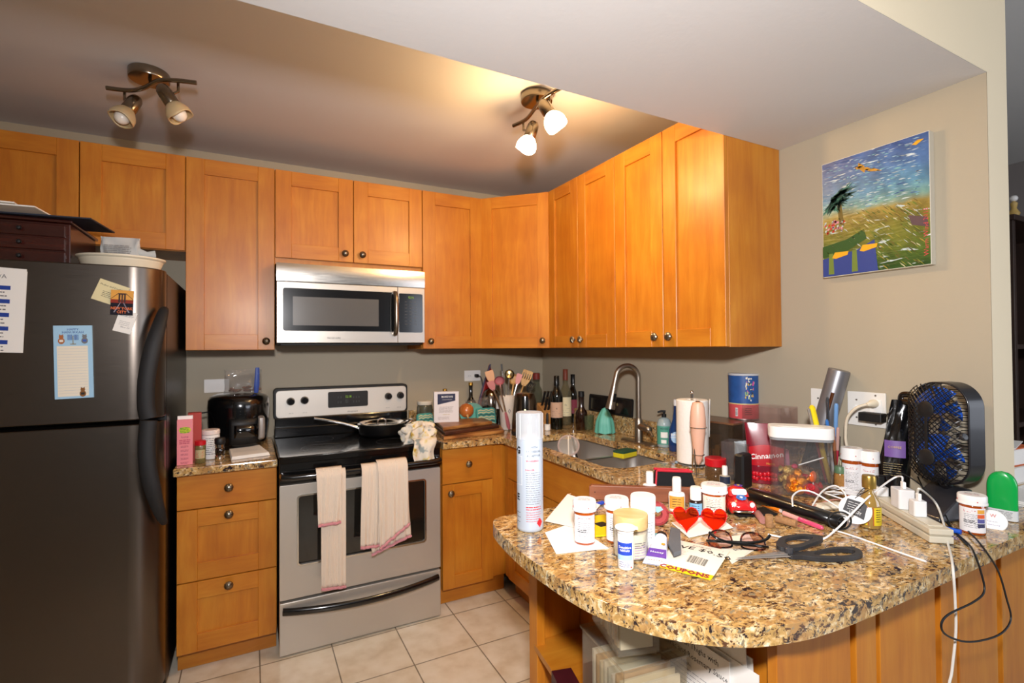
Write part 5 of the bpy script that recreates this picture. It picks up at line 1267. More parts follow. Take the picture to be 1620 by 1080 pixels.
b.lines(.03, 4, .008, .0025, INK, None, lambda u_, v_: f(u_ + .018, v_ + hT * .25), words=4, seed=6); b.build('print', t)
x_, y_ = ONZ(1190, 668, zt_b).x, -1.75
# clear bin with pink packets
x, y = -.085, -1.83
hb2 = H(x, y, 642)
t = thing('clear_bin', 'clear open plastic bin of pink sweetener packets against the wall', 'bin', (x, y, Z1), -86)
b = MB(); w_, d_ = .155, .11
for q in ((-w_ / 2, w_ / 2, -d_ / 2, -d_ / 2 + .002), (-w_ / 2, w_ / 2, d_ / 2 - .002, d_ / 2), (-w_ / 2, -w_ / 2 + .002, -d_ / 2, d_ / 2), (w_ / 2 - .002, w_ / 2, -d_ / 2, d_ / 2)): b.bx(*q, .0, hb2, clear('#faf6f6', .7, .04, .02, '#d8c8c8'))
b.bx(-w_ / 2, w_ / 2, -d_ / 2, d_ / 2, 0, .003, clear('#f4ecec', .7)); b.build('bin', t)
R = random.Random(3)
for k in range(9):
    c_ = ('#e08aa8', '#e08aa8', '#d88098', '#232126')[k % 4]
    p = thing('sweetener_packet', ['pink packet at the left end of the clear bin', 'pink packet leaning second from the left end of the clear bin', 'pink packet third from the left in the clear bin', 'black packet near the left of the clear bin', 'pink packet in the middle of the clear bin', 'pink packet right of the middle of the clear bin', 'pink packet third from the right in the clear bin', 'black packet near the right end of the clear bin', 'pink packet at the right end of the clear bin'][k], 'packet', (x - .01 + R.uniform(-.02, .02), y + .052 - k * .0128, Z1 + .06), 0, 'packets standing in the clear bin', rot=(0, radians(R.uniform(-8, 8)), radians(R.uniform(-8, 8))))
    MB().plate(rrect(.075, .085, .004), -.0015, .0015, mat(c_, .7), M=RZ(90) @ RX(90)).build('packet', p, bevel=.001)
# coffee jar with red lid
x, y = ONY(1132, 740, -1.80).x, -1.80; h = H(x, y, 724); r = 16 * MPP(x, y)
t = rev('coffee_jar', 'glass jar of instant coffee with red lid behind the dropper bottle', 'jar', (x, y, Z1), [('jar', [(r * .93, 0), (r, .004), (r, h * .55), (r * .9, h * .62)], mat('#7a5a3c', .12, coat=1, vary=1, bscale=500)), ('lid', [(r * .96, h * .63), (r, h * .65), (r, h - .002), (r * .95, h), (0, h - .001)], RED)])
# clear drawer bin with silver pouch and black box
x, y = ONY(1172, 740, -1.86).x, -1.86
hq = H(x, y, 700)
t = thing('clear_bin', 'small clear acrylic bin holding a silver pouch, beside the coffee jar', 'bin', (x + .01, y + .02, Z1), -70)
b = MB(); w_, d_ = .09, .075
for q in ((-w_ / 2, w_ / 2, -d_ / 2, -d_ / 2 + .002), (-w_ / 2, w_ / 2, d_ / 2 - .002, d_ / 2), (-w_ / 2, -w_ / 2 + .002, -d_ / 2, d_ / 2), (w_ / 2 - .002, w_ / 2, -d_ / 2, d_ / 2)): b.bx(*q, .0, hq, clear('#e8e8e8', .8, .04, .05, '#c8c8c8'))
b.bx(-w_ / 2, w_ / 2, -d_ / 2, d_ / 2, 0, .003, clear('#e8e8e8', .8)); b.build('bin', t)
t = thing('silver_pouch', 'silver grey foil pouch standing in the small clear bin', 'pouch', (x + .012, y + .01, Z1 + .004), -8)
pouch(.055, hq * .98, .025, mat('#c4ced2', .35), None, .003, 5).build('pouch', t)
x2, y2 = ONY(1172, 760, -1.925).x, -1.925
hk_ = H(x2, y2, 718)
t = box_thing('card_box', 'black upright box in front of the silver pouch', 'box', .060, .035, hk_, (x2 + .012, y2, Z1), 8, BLKM, bevel=.006)
# cinnamon candy bag
x, y = ONY(1212, 760, -1.92).x, -1.92; h = H(x, y, 670)
t = thing('candy_bag', 'dark red stand-up bag of cinnamon candy with white script lettering', 'bag', (x, y, Z1), camrz(x, y) + 6)
RB = mat('#7d1226', .25, coat=.6); RB2 = mat('#b5121f', .3, coat=.5)
b = pouch(.125, h, .050, RB, None, .0012, 15, topw=1.08); b.build('pouch', t)
pf = lambda off: (lambda X, Zr: (X, -(.025 * (1 - (max(0, Zr) / h) ** 2.2) + .0012) * max(0, 1 - (abs(X) / .0635) ** 2.8) ** .5 - off, Zr))
g1, g2 = pf(.0020), pf(.0034); b = MB()
b.grid(lambda q, v: g1(-.055 + .110 * q, h * (.30 + .30 * v) + h * .05 * sin(pi * q) * v), 14, 6, RB2)
b.text('Cinnamon', .026, WHTM, fn=lambda X, Y: g2(X + .0, Y + X * .14 + h * .47), bold=.015); b.text('Hearts', .010, mat('#d9b040', .5), fn=lambda X, Y: g2(X + .012, Y + h * .345)); b.build('label', t)
b = MB()
R = random.Random(2)
for k in range(16): b.ell((-.042 + .012 * (k % 8) + R.uniform(-.002, .002), -.0255, h * .08 + .016 * (k // 8) + R.uniform(0, .004)), .008, mat('#c81828', .25), 8)
b.build('window_of_candies', t, kind='stuff')
# candy container with white lid
x, y = ONY(1267, 770, -2.062).x, -2.062; h = H(x, y, 674); wc = 90 * MPP(x, y); dc = .085
t = thing('candy_container', 'clear rectangular container with white lid filled with candies', 'container', (x, y, Z1), camrz(x, y) + 8)
hl = h * .80
b = MB(); CLR = clear('#f6f6f6', .55, .03, .03, '#d8d8d8')
b.plate(rrect(wc * .92, dc * .92, .018), .0, .003, CLR)
out = rrect(wc * .94, dc * .94, .022, 6); b.plate(out, .003, hl, CLR, holes=[rrect(wc * .94 - .005, dc * .94 - .005, .02, 6)], smooth=True); b.build('tub', t)
b = MB(); b.plate(rrect(wc * .97, dc * .99, .025, 6), hl + .0005, hl + .008, mat('#8d8f92', .3)); b.build('gasket', t)
b = MB(); b.plate(rrect(wc, dc * 1.05, .03, 8), hl + .0085, h, WHT); b.plate(rrect(wc * .72, dc * .7, .02, 6), h, h + .0012, WHT); b.build('lid', t, bevel=.004, seg=3)
# wrapped candies inside, each its own thing
ca, sa = cos(radians(camrz(x, y) + 8)), sin(radians(camrz(x, y) + 8))
def inside(lx, ly, lz): return (x + lx * ca - ly * sa, y + lx * sa + ly * ca, Z1 + .004 + lz)
ORF = mat('#e08a1e', .28, .75, bump=1, bscale=160); GOF = mat('#c9a860', .3, .7, bump=1, bscale=200); REF = mat('#b8202c', .25, coat=.7)
R = random.Random(12)
lbl = {'o': 'orange foil wrapped candy', 'g': 'gold foil wrapped candy', 'r': 'red wrapped candy'}
spots_ = [(-.032, -.022, .018, 'o', 'low in the front left of the container'), (-.010, -.024, .016, 'o', 'at the front bottom of the container'), (-.026, -.020, .042, 'o', 'on the upper left of the pile, in front'), (-.004, -.022, .040, 'o', 'at the middle of the pile, in front'), (.016, -.024, .018, 'r', 'at the front bottom, next to the lollipop'),
          (.034, -.020, .016, 'r', 'in the front right corner of the container'), (-.036, .010, .018, 'g', 'at the back left bottom of the container'), (-.012, .012, .018, 'o', 'at the back bottom of the container'), (.012, .012, .018, 'g', 'at the back bottom, right of the middle'), (.034, .010, .018, 'r', 'in the back right corner of the container'),
          (-.038, .004, .045, 'g', 'at the left wall of the container, high in the pile'), (-.036, -.004, .068, 'g', 'topmost at the left wall of the container'), (.012, .006, .042, 'r', 'behind the lollipop, high in the pile'), (-.012, .004, .060, 'o', 'topmost in the middle of the pile')]
for (lx, ly, lz, k, wh) in spots_:
    c_ = thing('wrapped_candy', lbl[k] + ' ' + wh, 'candy', inside(lx, ly, lz), R.uniform(0, 360), 'wrapped candies in the clear container', rot=(R.uniform(-.6, .6), R.uniform(-.6, .6), R.uniform(0, 6)))
    mt = {'o': ORF, 'g': GOF, 'r': REF}[k]
    bb = MB()
    def cf(u_, v_): 
        a = 2 * pi * u_; p = pi * v_; r0 = .0205 * (1 + .10 * sin(5 * a + 3 * p) + .06 * sin(9 * a)); return (r0 * sin(p) * cos(a), r0 * .8 * sin(p) * sin(a), -r0 * .8 * cos(p))
    bb.grid(cf, 18, 9, mt, cu=True); bb.build('body', c_)
    for s_ in (-1, 1): MB().lathe([(.004, .017), (.0045, .019), (.011, .028)], mt, 10, RY(90 * s_), cap=False).build('twist', c_, solid=.0004)
p0 = Vector(inside(.030, -.030, .060)); 
t = thing('lollipop', 'translucent orange lollipop at the front of the clear container', 'lollipop', tuple(p0))
MB().ell((0, 0, 0), (.0175, .007, .0185), mat('#d8602a', .15, coat=1), 18).build('candy', t); MB().tube([(0, 0, -.014), (.002, .0, -.048)], .0018, WHT, 8).build('stick', t)
p0 = Vector(inside(-.020, -.022, .088)); p1 = Vector(inside(.062, -.022, .122)); 
t = thing('lollipop', 'pink lollipop lying across the container with its white stick pointing up right', 'lollipop', tuple(p0))
MB().tube([(p1 - p0) * .14, p1 - p0], .0018, WHT, 8).build('stick', t); MB().ell((0, 0, 0), (.012, .009, .008), mat('#c0405a', .2, coat=1), 14).build('candy', t)
# pen cup and pens
x, y = ONY(1318, 780, -2.07).x, -2.07
cxp, cyp = -.075, -2.035
cxp = ONY(1312, 740, cyp).x
h = H(cxp, cyp, 690)
t = thing('pen_cup', 'black wire mesh cup crowded with pens behind the candy container', 'cup', (cxp, cyp, Z1))
b = MB(); b.plate(circ(.030, 24), 0, .003, BLKM)
for i in range(20):
    a = 2 * pi * i / 20; b.tube([(.030 * cos(a), .030 * sin(a), .002), (.034 * cos(a), .034 * sin(a), h)], .0009, BLKM, 4)
for j in range(6): b.tube([((.030 + .004 * j / 5) * cos(2 * pi * i / 24), (.030 + .004 * j / 5) * sin(2 * pi * i / 24), .002 + (h - .002) * j / 5) for i in range(24)], .0013 if j == 5 else .0009, BLKM, 4, closed=True)
b.build('mesh', t)
def pen(label, tip, off, col_, capc, dy, r=.0042, name='pen', clip=True, capl=.4):
    a = ONY(tip[0], tip[1], dy); b0 = Vector((cxp + off[0], cyp + off[1], Z1 + .004)); t = thing(name, label, name, tuple(b0), 0, 'pens in the mesh cup'); v = a - b0
    MB().tube([Vector((0, 0, 0)), v * .02, v * (1 - capl)], [r * .4, r, r], mat(col_, .35), 10).build('barrel', t)
    MB().tube([v * (1 - capl) + v.normalized() * .0003, v * .98, v], [r * 1.12, r * 1.12, r * .7], mat(capc, .3), 10).build('cap', t)
    if clip: s_ = Vector((-.005, -.002, 0)); MB().tube([v * .95, v * .95 + s_, v * .72 + s_], .0008, CHROME, 6).build('clip', t)
pen('grey and red ballpoint pen furthest left in the mesh cup', (1279, 646), (-.02, .0), '#9a2028', '#8a8580', -2.07)
pen('yellow highlighter with clear cap in the mesh cup', (1284, 642), (-.012, -.01), '#e8c81c', '#f0d41c', -2.075, .0085, 'highlighter')
pen('silver ballpoint pen right of the yellow highlighter', (1309, 628), (-.0, .0), '#c9cdd2', '#3c4046', -2.07)
pen('light blue stick pen furthest right in the mesh cup', (1323, 638), (.01, -.01), '#5a8ac8', '#6c9ad0', -2.075, .0058)
pen('white stick pen with blue end in front of the light blue pen', (1308, 664), (.002, -.016), '#dfe6ee', '#3a74c0', -2.09, .0048, clip=False, capl=.2)
pen('copper coloured pen at the right rim of the mesh cup', (1318, 676), (.012, -.018), '#7a4a34', '#a8704e', -2.09, .0045, clip=False)
pen('pink pen with beads at the right rim of the mesh cup', (1326, 676), (.02, -.012), '#c03a50', '#c9a49a', -2.09, .0045, clip=False)
# electric bottle opener leaning in the same corner
A = ONY(1352, 700, -2.00); a1_ = ONY(1332, 590, -2.02); 
top = ONY(1328, 585, -2.065); bot = ONY(1289, 720, -1.99); bot = bot + (bot - top) * .12
t = thing('bottle_opener', 'tall gunmetal cylindrical electric wine opener leaning behind the pens', 'opener', tuple(bot))
v = top - bot; n_ = v.normalized(); GM = mat('#85858a', .38, .6)
rr = 15.5 * MPP(top.x, top.y)
MB().tube([Vector((0, 0, 0)), v * .30], rr * 1.0, mat('#1c1c1e', .2, coat=.5), 28).build('lower_sleeve', t)
MB().tube([v * .302, v * .99, v], [rr, rr, rr * .96], GM, 32).build('barrel', t)
sd = Vector((-RT.x, -RT.y, 0)) * .55 + Vector((-FW.x, -FW.y, 0)) * .83; sd = (sd - n_ * sd.dot(n_)).normalized()
b = MB(); b.tube([v * .60 + sd * rr, v * .78 + sd * rr], [.0045, .0045], mat('#8a5a3e', .25, .9), 12, sx=1.3); b.build('switch', t)
# wall plates
def plate_at(quad, label, draw):
    p = [ONX(a, b, -.0) for a, b in quad]; yc = (p[0].y + p[1].y + p[2].y + p[3].y) / 4; zc = sum(q.z for q in p) / 4
    w = (abs(p[0].y - p[1].y) + abs(p[3].y - p[2].y)) / 2; h = (abs(p[0].z - p[3].z) + abs(p[1].z - p[2].z)) / 2
    t = thing('wall_plate', label, 'wall plate', (-.0012, yc, zc), -90, 'white wall outlets and switches')
    b = MB(UPR); b.plate(rrect(w, h, .003), 0, .005, mat('#e6e4de', .35)); b.build('cover_plate', t, bevel=.0012); draw(t, w, h); return t, yc, zc, w, h
def dsw(t, w, h):
    b = MB(UPR)
    b.plate(rrect(.010, .024, .001), .005, .007, WHT, M=T(-w / 4, 0, 0)); b.box(.0085, .010, .012, WHT, (-w / 4, .003, .011)); b.build('toggle_switch', t)
    b = MB(UPR); b.plate(rrect(.034, .068, .003), .005, .008, WHT, M=T(w / 4, 0, 0)); b.build('receptacle', t)
    b = MB(UPR)
    for (sx, sy) in ((-w / 4, .03), (-w / 4, -.03), (w / 4, .048), (w / 4, -.048)): b.lathe([(.003, .005), (.0028, .0065), (0, .007)], ALU, 12, T(sx, sy, 0))
    b.build('screws', t)
_, yo, zo_, wo_, ho_ = plate_at([(1342, 617), (1403, 623), (1403, 677), (1343, 671)], 'white combined switch and outlet plate behind the fan', dsw)
def dbl(t, w, h):
    b = MB(UPR)
    for sy in (.025, -.025): b.lathe([(.003, .005), (.0028, .0065), (0, .007)], BLKM, 12, T(0, sy, 0))
    b.build('screws', t)
plate_at([(1284, 613), (1308, 616), (1308, 668), (1285, 664)], 'blank ivory wall plate behind the wine opener', dbl)
t = thing('plug', 'cream three-prong plug of the power strip in the wall outlet', 'plug', (-.0105, yo - .028, zo_ + .022))
MB().tube([(0, 0, 0), (-.012, 0, 0), (-.026, .0, 0), (-.034, .006, -.002)], [.014, .014, .009, .006], CREAM, 14).build('plug_body', t, bevel=.001)
cp_ = [(-.034, .006, -.002), (-.05, .03, -.015), (-.055, .055, -.05), (-.055, .062, -.10)]
zf_ = Z + .004 - (zo_ + .022)
cp_ += [(-.055, .058, -.15), (-.05, .03, zf_ + .05), (-.07, -.02, zf_ + .012), (-.12, -.10, zf_)]
MB().tube(cr(cp_, 6), .0048, mat('#d9cdb6', .45), 10).build('cord', t)
t = thing('power_adapter', 'black rectangular power adapter plugged in below the cream plug', 'adapter', (-.0105, yo - .028, zo_ - .020))
MB().bx(-.034, 0, -.036, .034, -.016, .013, BLKM).build('body', t, bevel=.003)
MB().tube(cr([(-.02, -.036, 0), (-.024, -.055, .018), (-.024, -.068, .01), (-.02, -.06, -.03), (-.03, -.05, -.06)], 6), .0022, BLKM, 8).build('cord', t)
# pill bottles
AMB = mat('#c85a14', .12, coat=1, trans=.35)
def pill(label, x, y, h, r, seed=1, strips=False, rz=None, z=Z1, redmark=True, labc=None, amber=AMB, capmat=WHT, strip2=False, group='amber prescription bottles with white caps'):
    t = thing('pill_bottle', label, 'pill bottle', (x, y, z), camrz(x, y) if rz is None else rz, group)
    MB().lathe([(r * .9, 0), (r * .96, .002), (r * .96, h * .72), (r * .9, h * .76)], amber, 32).build('bottle', t)
    rc = r * 1.13
    b = MB(); prof = [(rc, h * .765), (rc, h * .80), (rc * .96, h * .81), (rc * .96, h * .97), (rc * .9, h), (0, h)]
    b.lathe(prof, capmat, 36)
    for i in range(4): b.ell((rc * .965 * cos(radians(-70 + 90 * i)), rc * .965 * sin(radians(-70 + 90 * i)), h * .86), .0016, INKR, 6)
    b.lines(r * 1.2, 1, .004, .0022, INKR, T(0, -r * .2, h + .0003), words=2, seed=seed); b.lines(r * 1.1, 3, .004, .0009, INKG, T(0, r * .4, h + .0003), words=4, seed=seed)
    b.build('cap', t)
    f = cylmap(r * .97, 0, -90, .0004); f2 = cylmap(r * .97, 0, -90, .0009); a = r * 1.15
    b = MB(); b.grid(lambda q, v: f(-a + 2 * a * q, h * (.06 + .63 * v)), 18, 1, labc or mat('#ecebec', .55))
    b.lines(r * 1.3, 2, .004, .0013, INKR if redmark else INKG, None, lambda u_, v_: f2(u_, v_ + h * .62), words=2, seed=seed)
    b.lines(r * 1.3, int(h * .38 / .0045), .0045, .0011, INKG, None, lambda u_, v_: f2(u_ + .001, v_ + h * .52), words=4, seed=seed + 5)
    b.lines(r * .9, 2, .0045, .0016, INK, None, lambda u_, v_: f2(u_ - r * .2, v_ + h * .36), words=2, seed=seed + 9)
    if strips:
        for i, c_ in enumerate(('#e8a83c', '#e0602a', '#5a5a9a', '#3a3a5c')): b.rect(r * .35, r * .95, h * (.56 - i * .12), h * (.66 - i * .12), mat(c_, .6), fn=f2, n=4)
    b.build('label', t); return t
def PS(px, pyb, hw):   # centre of a round thing whose front foot is at (px, pyb) with half-width hw px
    r = hw * MPP(*SPOT(px, pyb)); x, y = SPOT(px, pyb, r); return x, y, hw * MPP(x, y)
x, y = ONY(1348, 760, -2.16).x, -2.16; r = 14 * MPP(x, y)
pill('amber prescription bottle with wide white cap, left of two behind the cables', x, y, H(x, y, 708), r, 3)
x, y = ONY(1376, 760, -2.20).x, -2.20; r = 12.5 * MPP(x, y)
pill('amber prescription bottle, right of two and touching the black coffee bag', x, y, H(x, y, 713), r, 8)
# coffee bag
x, y = -.075, -2.235; x = ONY(1410, 760, y).x; h = H(x, y, 632)
t = thing('coffee_bag', 'crumpled black coffee bag with purple label between pill bottles and fan', 'bag', (x, y, Z1), camrz(x, y) - 4)
b = MB()
def cb(u_, v_):
    a = 2 * pi * u_; k = (1 - v_ ** 1.6); w = .044 * (1 - .35 * v_) ; lean = .035 * v_ ** 1.3
    n = .0035 * sin(5 * a + 8 * v_) + .002 * sin(11 * a - 6 * v_)
    return (lean + cos(a) * w + n * .5, sin(a) * (.030 * k + .003) + n, h * v_)
b.grid(cb, 40, 18, mat('#0c0c0e', .25, coat=.7, bump=.3, bscale=40), cu=True); b.build('bag', t)
b = MB(); b.grid(lambda q, v: (-.026 + .052 * q + .012, -.0325 + .008 * v + .002 * (2 * q - 1) ** 2 * 3, h * .44 + h * .16 * v), 8, 3, mat('#6e4f96', .5)); b.text('COFFEE', .010, mat('#c9a870', .5), T(.012, -.0345, h * .54) @ RX(82)); b.lines(.05, 6, .007, .0014, mat('#9a8a60', .6), T(.008, -.036, h * .38) @ RX(86), words=5); b.build('label', t)
# ================================================================ the fan
fx_, fy_ = -.075, -2.335
def V3(px, py, y): return ONY(px, py, y)
# head: upright rounded box with two rotors; local frame: x width, z height, front at -y
hc_ = V3(1484, 684, -2.375); sN = MPP(hc_.x, hc_.y)
hh_ = 160 * sN; hw_ = .158; hd_ = .085
rzf = camrz(hc_.x, hc_.y) - 40
t = thing('desk_fan', 'black twin-rotor desk fan with blue blades and mesh grille', 'fan', (hc_.x, hc_.y, Z1), rzf)
zc = hc_.z - Z1
FB = mat('#17161a', .38, coat=.2); FBL = mat('#2058c4', .35)
b = MB(UPR); o1 = rrect(hw_, hh_, .068, 12, 0, zc); o2 = rrect(hw_ - .010, hh_ - .010, .064, 12, 0, zc)
b.plate(o1, -.058, -.006, FB, holes=[o2], smooth=True); b.build('housing', t, bevel=.002)
# grille: domed cross-hatched wires on the front, ribs round the rim
FW_ = mat('#0c0c0d', .35)
b = MB(); dome = lambda X, Zr: .006 + .032 * max(0, 1 - (abs(X) / (hw_ / 2 - .003)) ** 2.6) ** .5 * max(0, 1 - (abs(Zr) / (hh_ / 2 - .003)) ** 3.4) ** .5
def inside_rr(X, Zr):
    w, h_, r = hw_ / 2 - .003, hh_ / 2 - .003, .065
    if abs(X) > w or abs(Zr) > h_: return False
    dx, dz = abs(X) - (w - r), abs(Zr) - (h_ - r); return not (dx > 0 and dz > 0 and dx * dx + dz * dz > r * r)
for s_ in (-1, 1):
    for k in range(-17, 18):
        pts = []
        for i in range(61):
            X = -hw_ / 2 + hw_ * i / 60; Zr = k * .0145 + s_ * X * 1.0
            if inside_rr(X, Zr): pts.append((X, -dome(X, Zr), zc + Zr))
        if len(pts) > 3: b.tube(pts, .00165, FW_, 4)
b.build('front_grille', t)
b = MB()
for k in range(15):
    zz_ = zc - hh_ / 2 + .022 + k * (hh_ - .044) / 14
    dz_ = abs(zz_ - zc) - (hh_ / 2 - .068); hx_ = hw_ / 2 - .068 + (.068 ** 2 - max(0, dz_) ** 2) ** .5
    for s_ in (-1, 1):
        b.tube([(s_ * (hx_ - .004), .052, zz_), (s_ * (hx_ - .004), .006, zz_), (s_ * (hx_ - .009), -.010, zz_)], .0013, FW_, 4)
    b.tube([(-hx_ + .004, .050, zz_), (hx_ - .004, .050, zz_)], .0012, FW_, 4)
b.build('rear_grille', t)
for i, s_ in enumerate((1, -1)):
    zr = zc + s_ * hh_ * .235
    MB(T(0, -.038 if 0 else -.0385, zr)).lathe([(.023, 0), (.023, .003), (.021, .0045), (0, .005)], BLKM, 28, RX(90)).build('hub_cap', t)
    bl = MB(T(0, .002, zr))
    bl.cyl(.013, -.012, .010, FBL, 20, RX(90))
    for k in range(5):
        a0 = radians(72 * k + 20 * i)
        def bf(u_, v_, a0=a0): rr_ = .013 + .050 * u_; a = a0 + (v_ - .5) * (.62 + .25 * u_) ; return (rr_ * cos(a), .010 - .018 * v_, rr_ * sin(a))
        bl.grid(bf, 6, 6, FBL)
    bl.build('rotor', t, solid=.0012)
b = MB(); b.bx(-.0042, .0042, -.0415, -.038, zc - hh_ * .235, zc + hh_ * .235, BLKM); b.build('centre_strut', t, bevel=.001)
b = MB(); b.lathe([(.010, 0), (.0105, .006), (.009, .009), (0, .0095)], mat('#2a2a2d', .35), 24, T(hw_ / 2 - .005, -.012, zc) @ RY(70) @ RX(0)); b.bx(hw_ / 2 - .022, hw_ / 2 - .004, -.010, .0, zc - .008, zc + .008, FB); b.build('tilt_knob', t, bevel=.001)
b = MB(); b.tube(cr([(-hw_ / 2 + .002, .02, zc + hh_ * .30), (-hw_ / 2 - .020, .020, zc + hh_ * .34), (-hw_ / 2 - .045, .018, zc + hh_ * .33), (-hw_ / 2 - .046, .016, zc + hh_ * .27), (-hw_ / 2 - .02, .016, zc + hh_ * .26), (-hw_ / 2 + .002, .018, zc + hh_ * .25)], 6), .004, BLK, 8, sx=2.2, up=(0, 1, 0)); b.build('carry_handle', t)
b = MB(); zb0 = zc - hh_ / 2
out = [(-.052, -.062), (.052, -.062), (.052, .055), (-.052, .055)]
b.add([(-.058, -.068, 0), (.058, -.068, 0), (.058, .06, 0), (-.058, .06, 0), (-.056, -.066, .010), (.056, -.066, .010), (.050, .03, zb0 * .92), (-.050, .03, zb0 * .92), (.050, .05, zb0 * .92), (-.050, .05, zb0 * .92), (.056, .058, .01), (-.056, .058, .01)],
      [(0, 3, 2, 1), (0, 1, 5, 4), (4, 5, 6, 7), (7, 6, 8, 9), (9, 8, 10, 11), (1, 2, 10, 5), (5, 10, 8, 6), (3, 0, 4, 11), (11, 4, 7, 9), (2, 3, 11, 10)], mat('#2b2b2f', .35, coat=.3)); b.tube([(0, .035, zb0 * .85), (0, .015, zb0 + .004)], .014, FB, 12); b.build('base', t, bevel=.004, seg=2)
# fan cord looping over the counter edge
pts = [ONY(1452, 754, -2.30), ONZ(1470, 790, Z + .004), ONZ(1505, 835, Z + .003), ONZ(1530, 858, Z + .004), ONY(1540, 872, -2.555), ONY(1552, 905, -2.562), ONY(1557, 935, -2.566), ONY(1540, 952, -2.57), ONY(1500, 972, -2.575), ONY(1489, 990, -2.575), ONY(1500, 1006, -2.57), ONY(1535, 1015, -2.566), ONY(1580, 1004, -2.562), ONY(1599, 980, -2.56), ONY(1592, 945, -2.558), ONY(1580, 905, -2.556), ONY(1562, 875, -2.555), ONZ(1545, 853, Z + .008), ONZ(1528, 835, Z + .007), ONZ(1505, 800, Z + .004), ONZ(1500, 790, Z + .003)]
o = MB().tube(cr(pts, 6), .0021, BLKM, 8).build('cable'); tag(o, 'thin black cord looping down over the front edge of the peninsula', 'cable')
# ================================================================ peninsula: front rows
# painting on the right wall
P4 = [ONX(a, b, -.028) for a, b in ((1300, 262), (1470, 205), (1474, 417), (1303, 440))]
py0, py1 = (P4[0].y + P4[3].y) / 2, (P4[1].y + P4[2].y) / 2; pz1 = (P4[0].z + P4[1].z) / 2; pz0 = (P4[2].z + P4[3].z) / 2
pw, ph = abs(py0 - py1), pz1 - pz0
def painting_material():
    m, nt, b, out = newmat('painted_landscape'); L = nt.links; N = nt.nodes.new
    tc = N('ShaderNodeTexCoord'); sp = N('ShaderNodeSeparateXYZ')
    nz = N('ShaderNodeTexNoise'); nz.inputs['Scale'].default_value = 9; nz.inputs['Detail'].default_value = 3; L.new(tc.outputs['Object'], nz.inputs['Vector'])
    va = N('ShaderNodeVectorMath'); va.operation = 'MULTIPLY_ADD'; va.inputs[1].default_value = (.1, .1, .1); L.new(nz.outputs['Color'], va.inputs[0]); L.new(tc.outputs['Object'], va.inputs[2]); L.new(va.outputs[0], sp.inputs[0])
    mr = N('ShaderNodeMapRange'); mr.inputs[1].default_value = .05; mr.inputs[2].default_value = ph + .05; L.new(sp.outputs['Z'], mr.inputs[0])
    r = ramp(nt, [(0, '#2a4a1c'), (.14, '#4f6522'), (.28, '#6c6e28'), (.42, '#7e6e2c'), (.50, '#94803c'), (.56, '#6c948c'), (.68, '#5584a0'), (.82, '#4a6d9c'), (1, '#3c548c')], mr.outputs[0])
    mp = N('ShaderNodeMapping'); mp.inputs['Rotation'].default_value = (0, radians(38), 0); mp.inputs['Scale'].default_value = (22, 8, 110); L.new(tc.outputs['Object'], mp.inputs[0])
    st = N('ShaderNodeTexNoise'); st.inputs['Scale'].default_value = 1; st.inputs['Detail'].default_value = 2; L.new(mp.outputs[0], st.inputs['Vector'])
    s1 = N('ShaderNodeMapRange'); s1.inputs[1].default_value = .63; s1.inputs[2].default_value = .70; L.new(st.outputs['Fac'], s1.inputs[0])
    mx = N('ShaderNodeMix'); mx.data_type = 'RGBA'; L.new(s1.outputs[0], mx.inputs[0]); L.new(r.outputs[0], mx.inputs[6]); mx.inputs[7].default_value = lin('#c9d6d8')
    n3 = N('ShaderNodeTexNoise'); n3.inputs['Scale'].default_value = 26; n3.inputs['Detail'].default_value = 5; L.new(tc.outputs['Object'], n3.inputs['Vector'])
    m2 = N('ShaderNodeMix'); m2.data_type = 'RGBA'; m2.blend_type = 'OVERLAY'; m2.inputs[0].default_value = .75; L.new(mx.outputs[2], m2.inputs[6]); L.new(n3.outputs['Fac'], m2.inputs[7]); L.new(m2.outputs[2], b.inputs['Base Color'])
    b.inputs['Roughness'].default_value = .35
    bp = N('ShaderNodeBump'); bp.inputs['Strength'].default_value = .6; bp.inputs['Distance'].default_value = .003; L.new(st.outputs['Fac'], bp.inputs['Height']); L.new(bp.outputs[0], b.inputs['Normal']); return m
t = thing('painting', 'unframed canvas painting of a palm tree, flowers and windblown field under blue sky', 'painting', (-.002, py0, pz0), -90)
b = MB(); b.bx(0, pw, -.026, 0, 0, ph, mat('#d8d4c6', .8, bump=.3)); b.rect(.0015, pw - .0015, .0015, ph - .0015, painting_material(), T(0, -.0265, 0) @ UPR); b.M = T(0, -.0272, 0) @ UPR; R = random.Random(31)
def stroke(x0, z0, x1, z1, w, m):
    d = Vector((x1 - x0, z1 - z0, 0)); n_ = Vector((-d.y, d.x, 0)).normalized() * w / 2
    b.add([(x0, z0, 0), tuple(Vector((x0, z0, 0)) + d * .3 - n_), (x1, z1, 0), tuple(Vector((x0, z0, 0)) + d * .5 + n_)], [(0, 1, 2, 3)], m)
TR = mat('#6a5a26', .5); TG = mat('#1f4a44', .5); TG2 = mat('#2c6a5a', .5); TB = mat('#2b3f86', .5); TY = mat('#e0a41c', .5); PKc = mat('#d8889a', .5); WHp = mat('#b4beba', .5); DG = mat('#2a5020', .5); PU = mat('#5a4448', .5); OC = mat('#c08a2a', .5)
b.add([(pw * .18, ph * .44, 0), (pw * .23, ph * .42, 0), (pw * .20, ph * .64, 0), (pw * .155, ph * .64, 0)], [(0, 1, 2, 3)], TR)
for k in range(46):
    a = R.uniform(-2.6, .7); l = R.uniform(.06, .17) * ph; c_ = (pw * .15, ph * .66); stroke(c_[0] + R.uniform(-.02, .02), c_[1] + R.uniform(-.02, .02), c_[0] + l * cos(a) * 1.1, c_[1] + l * sin(a) * .9 + (.02 if a > -1.3 else 0), .012, (TG, TG2, TG)[k % 3])
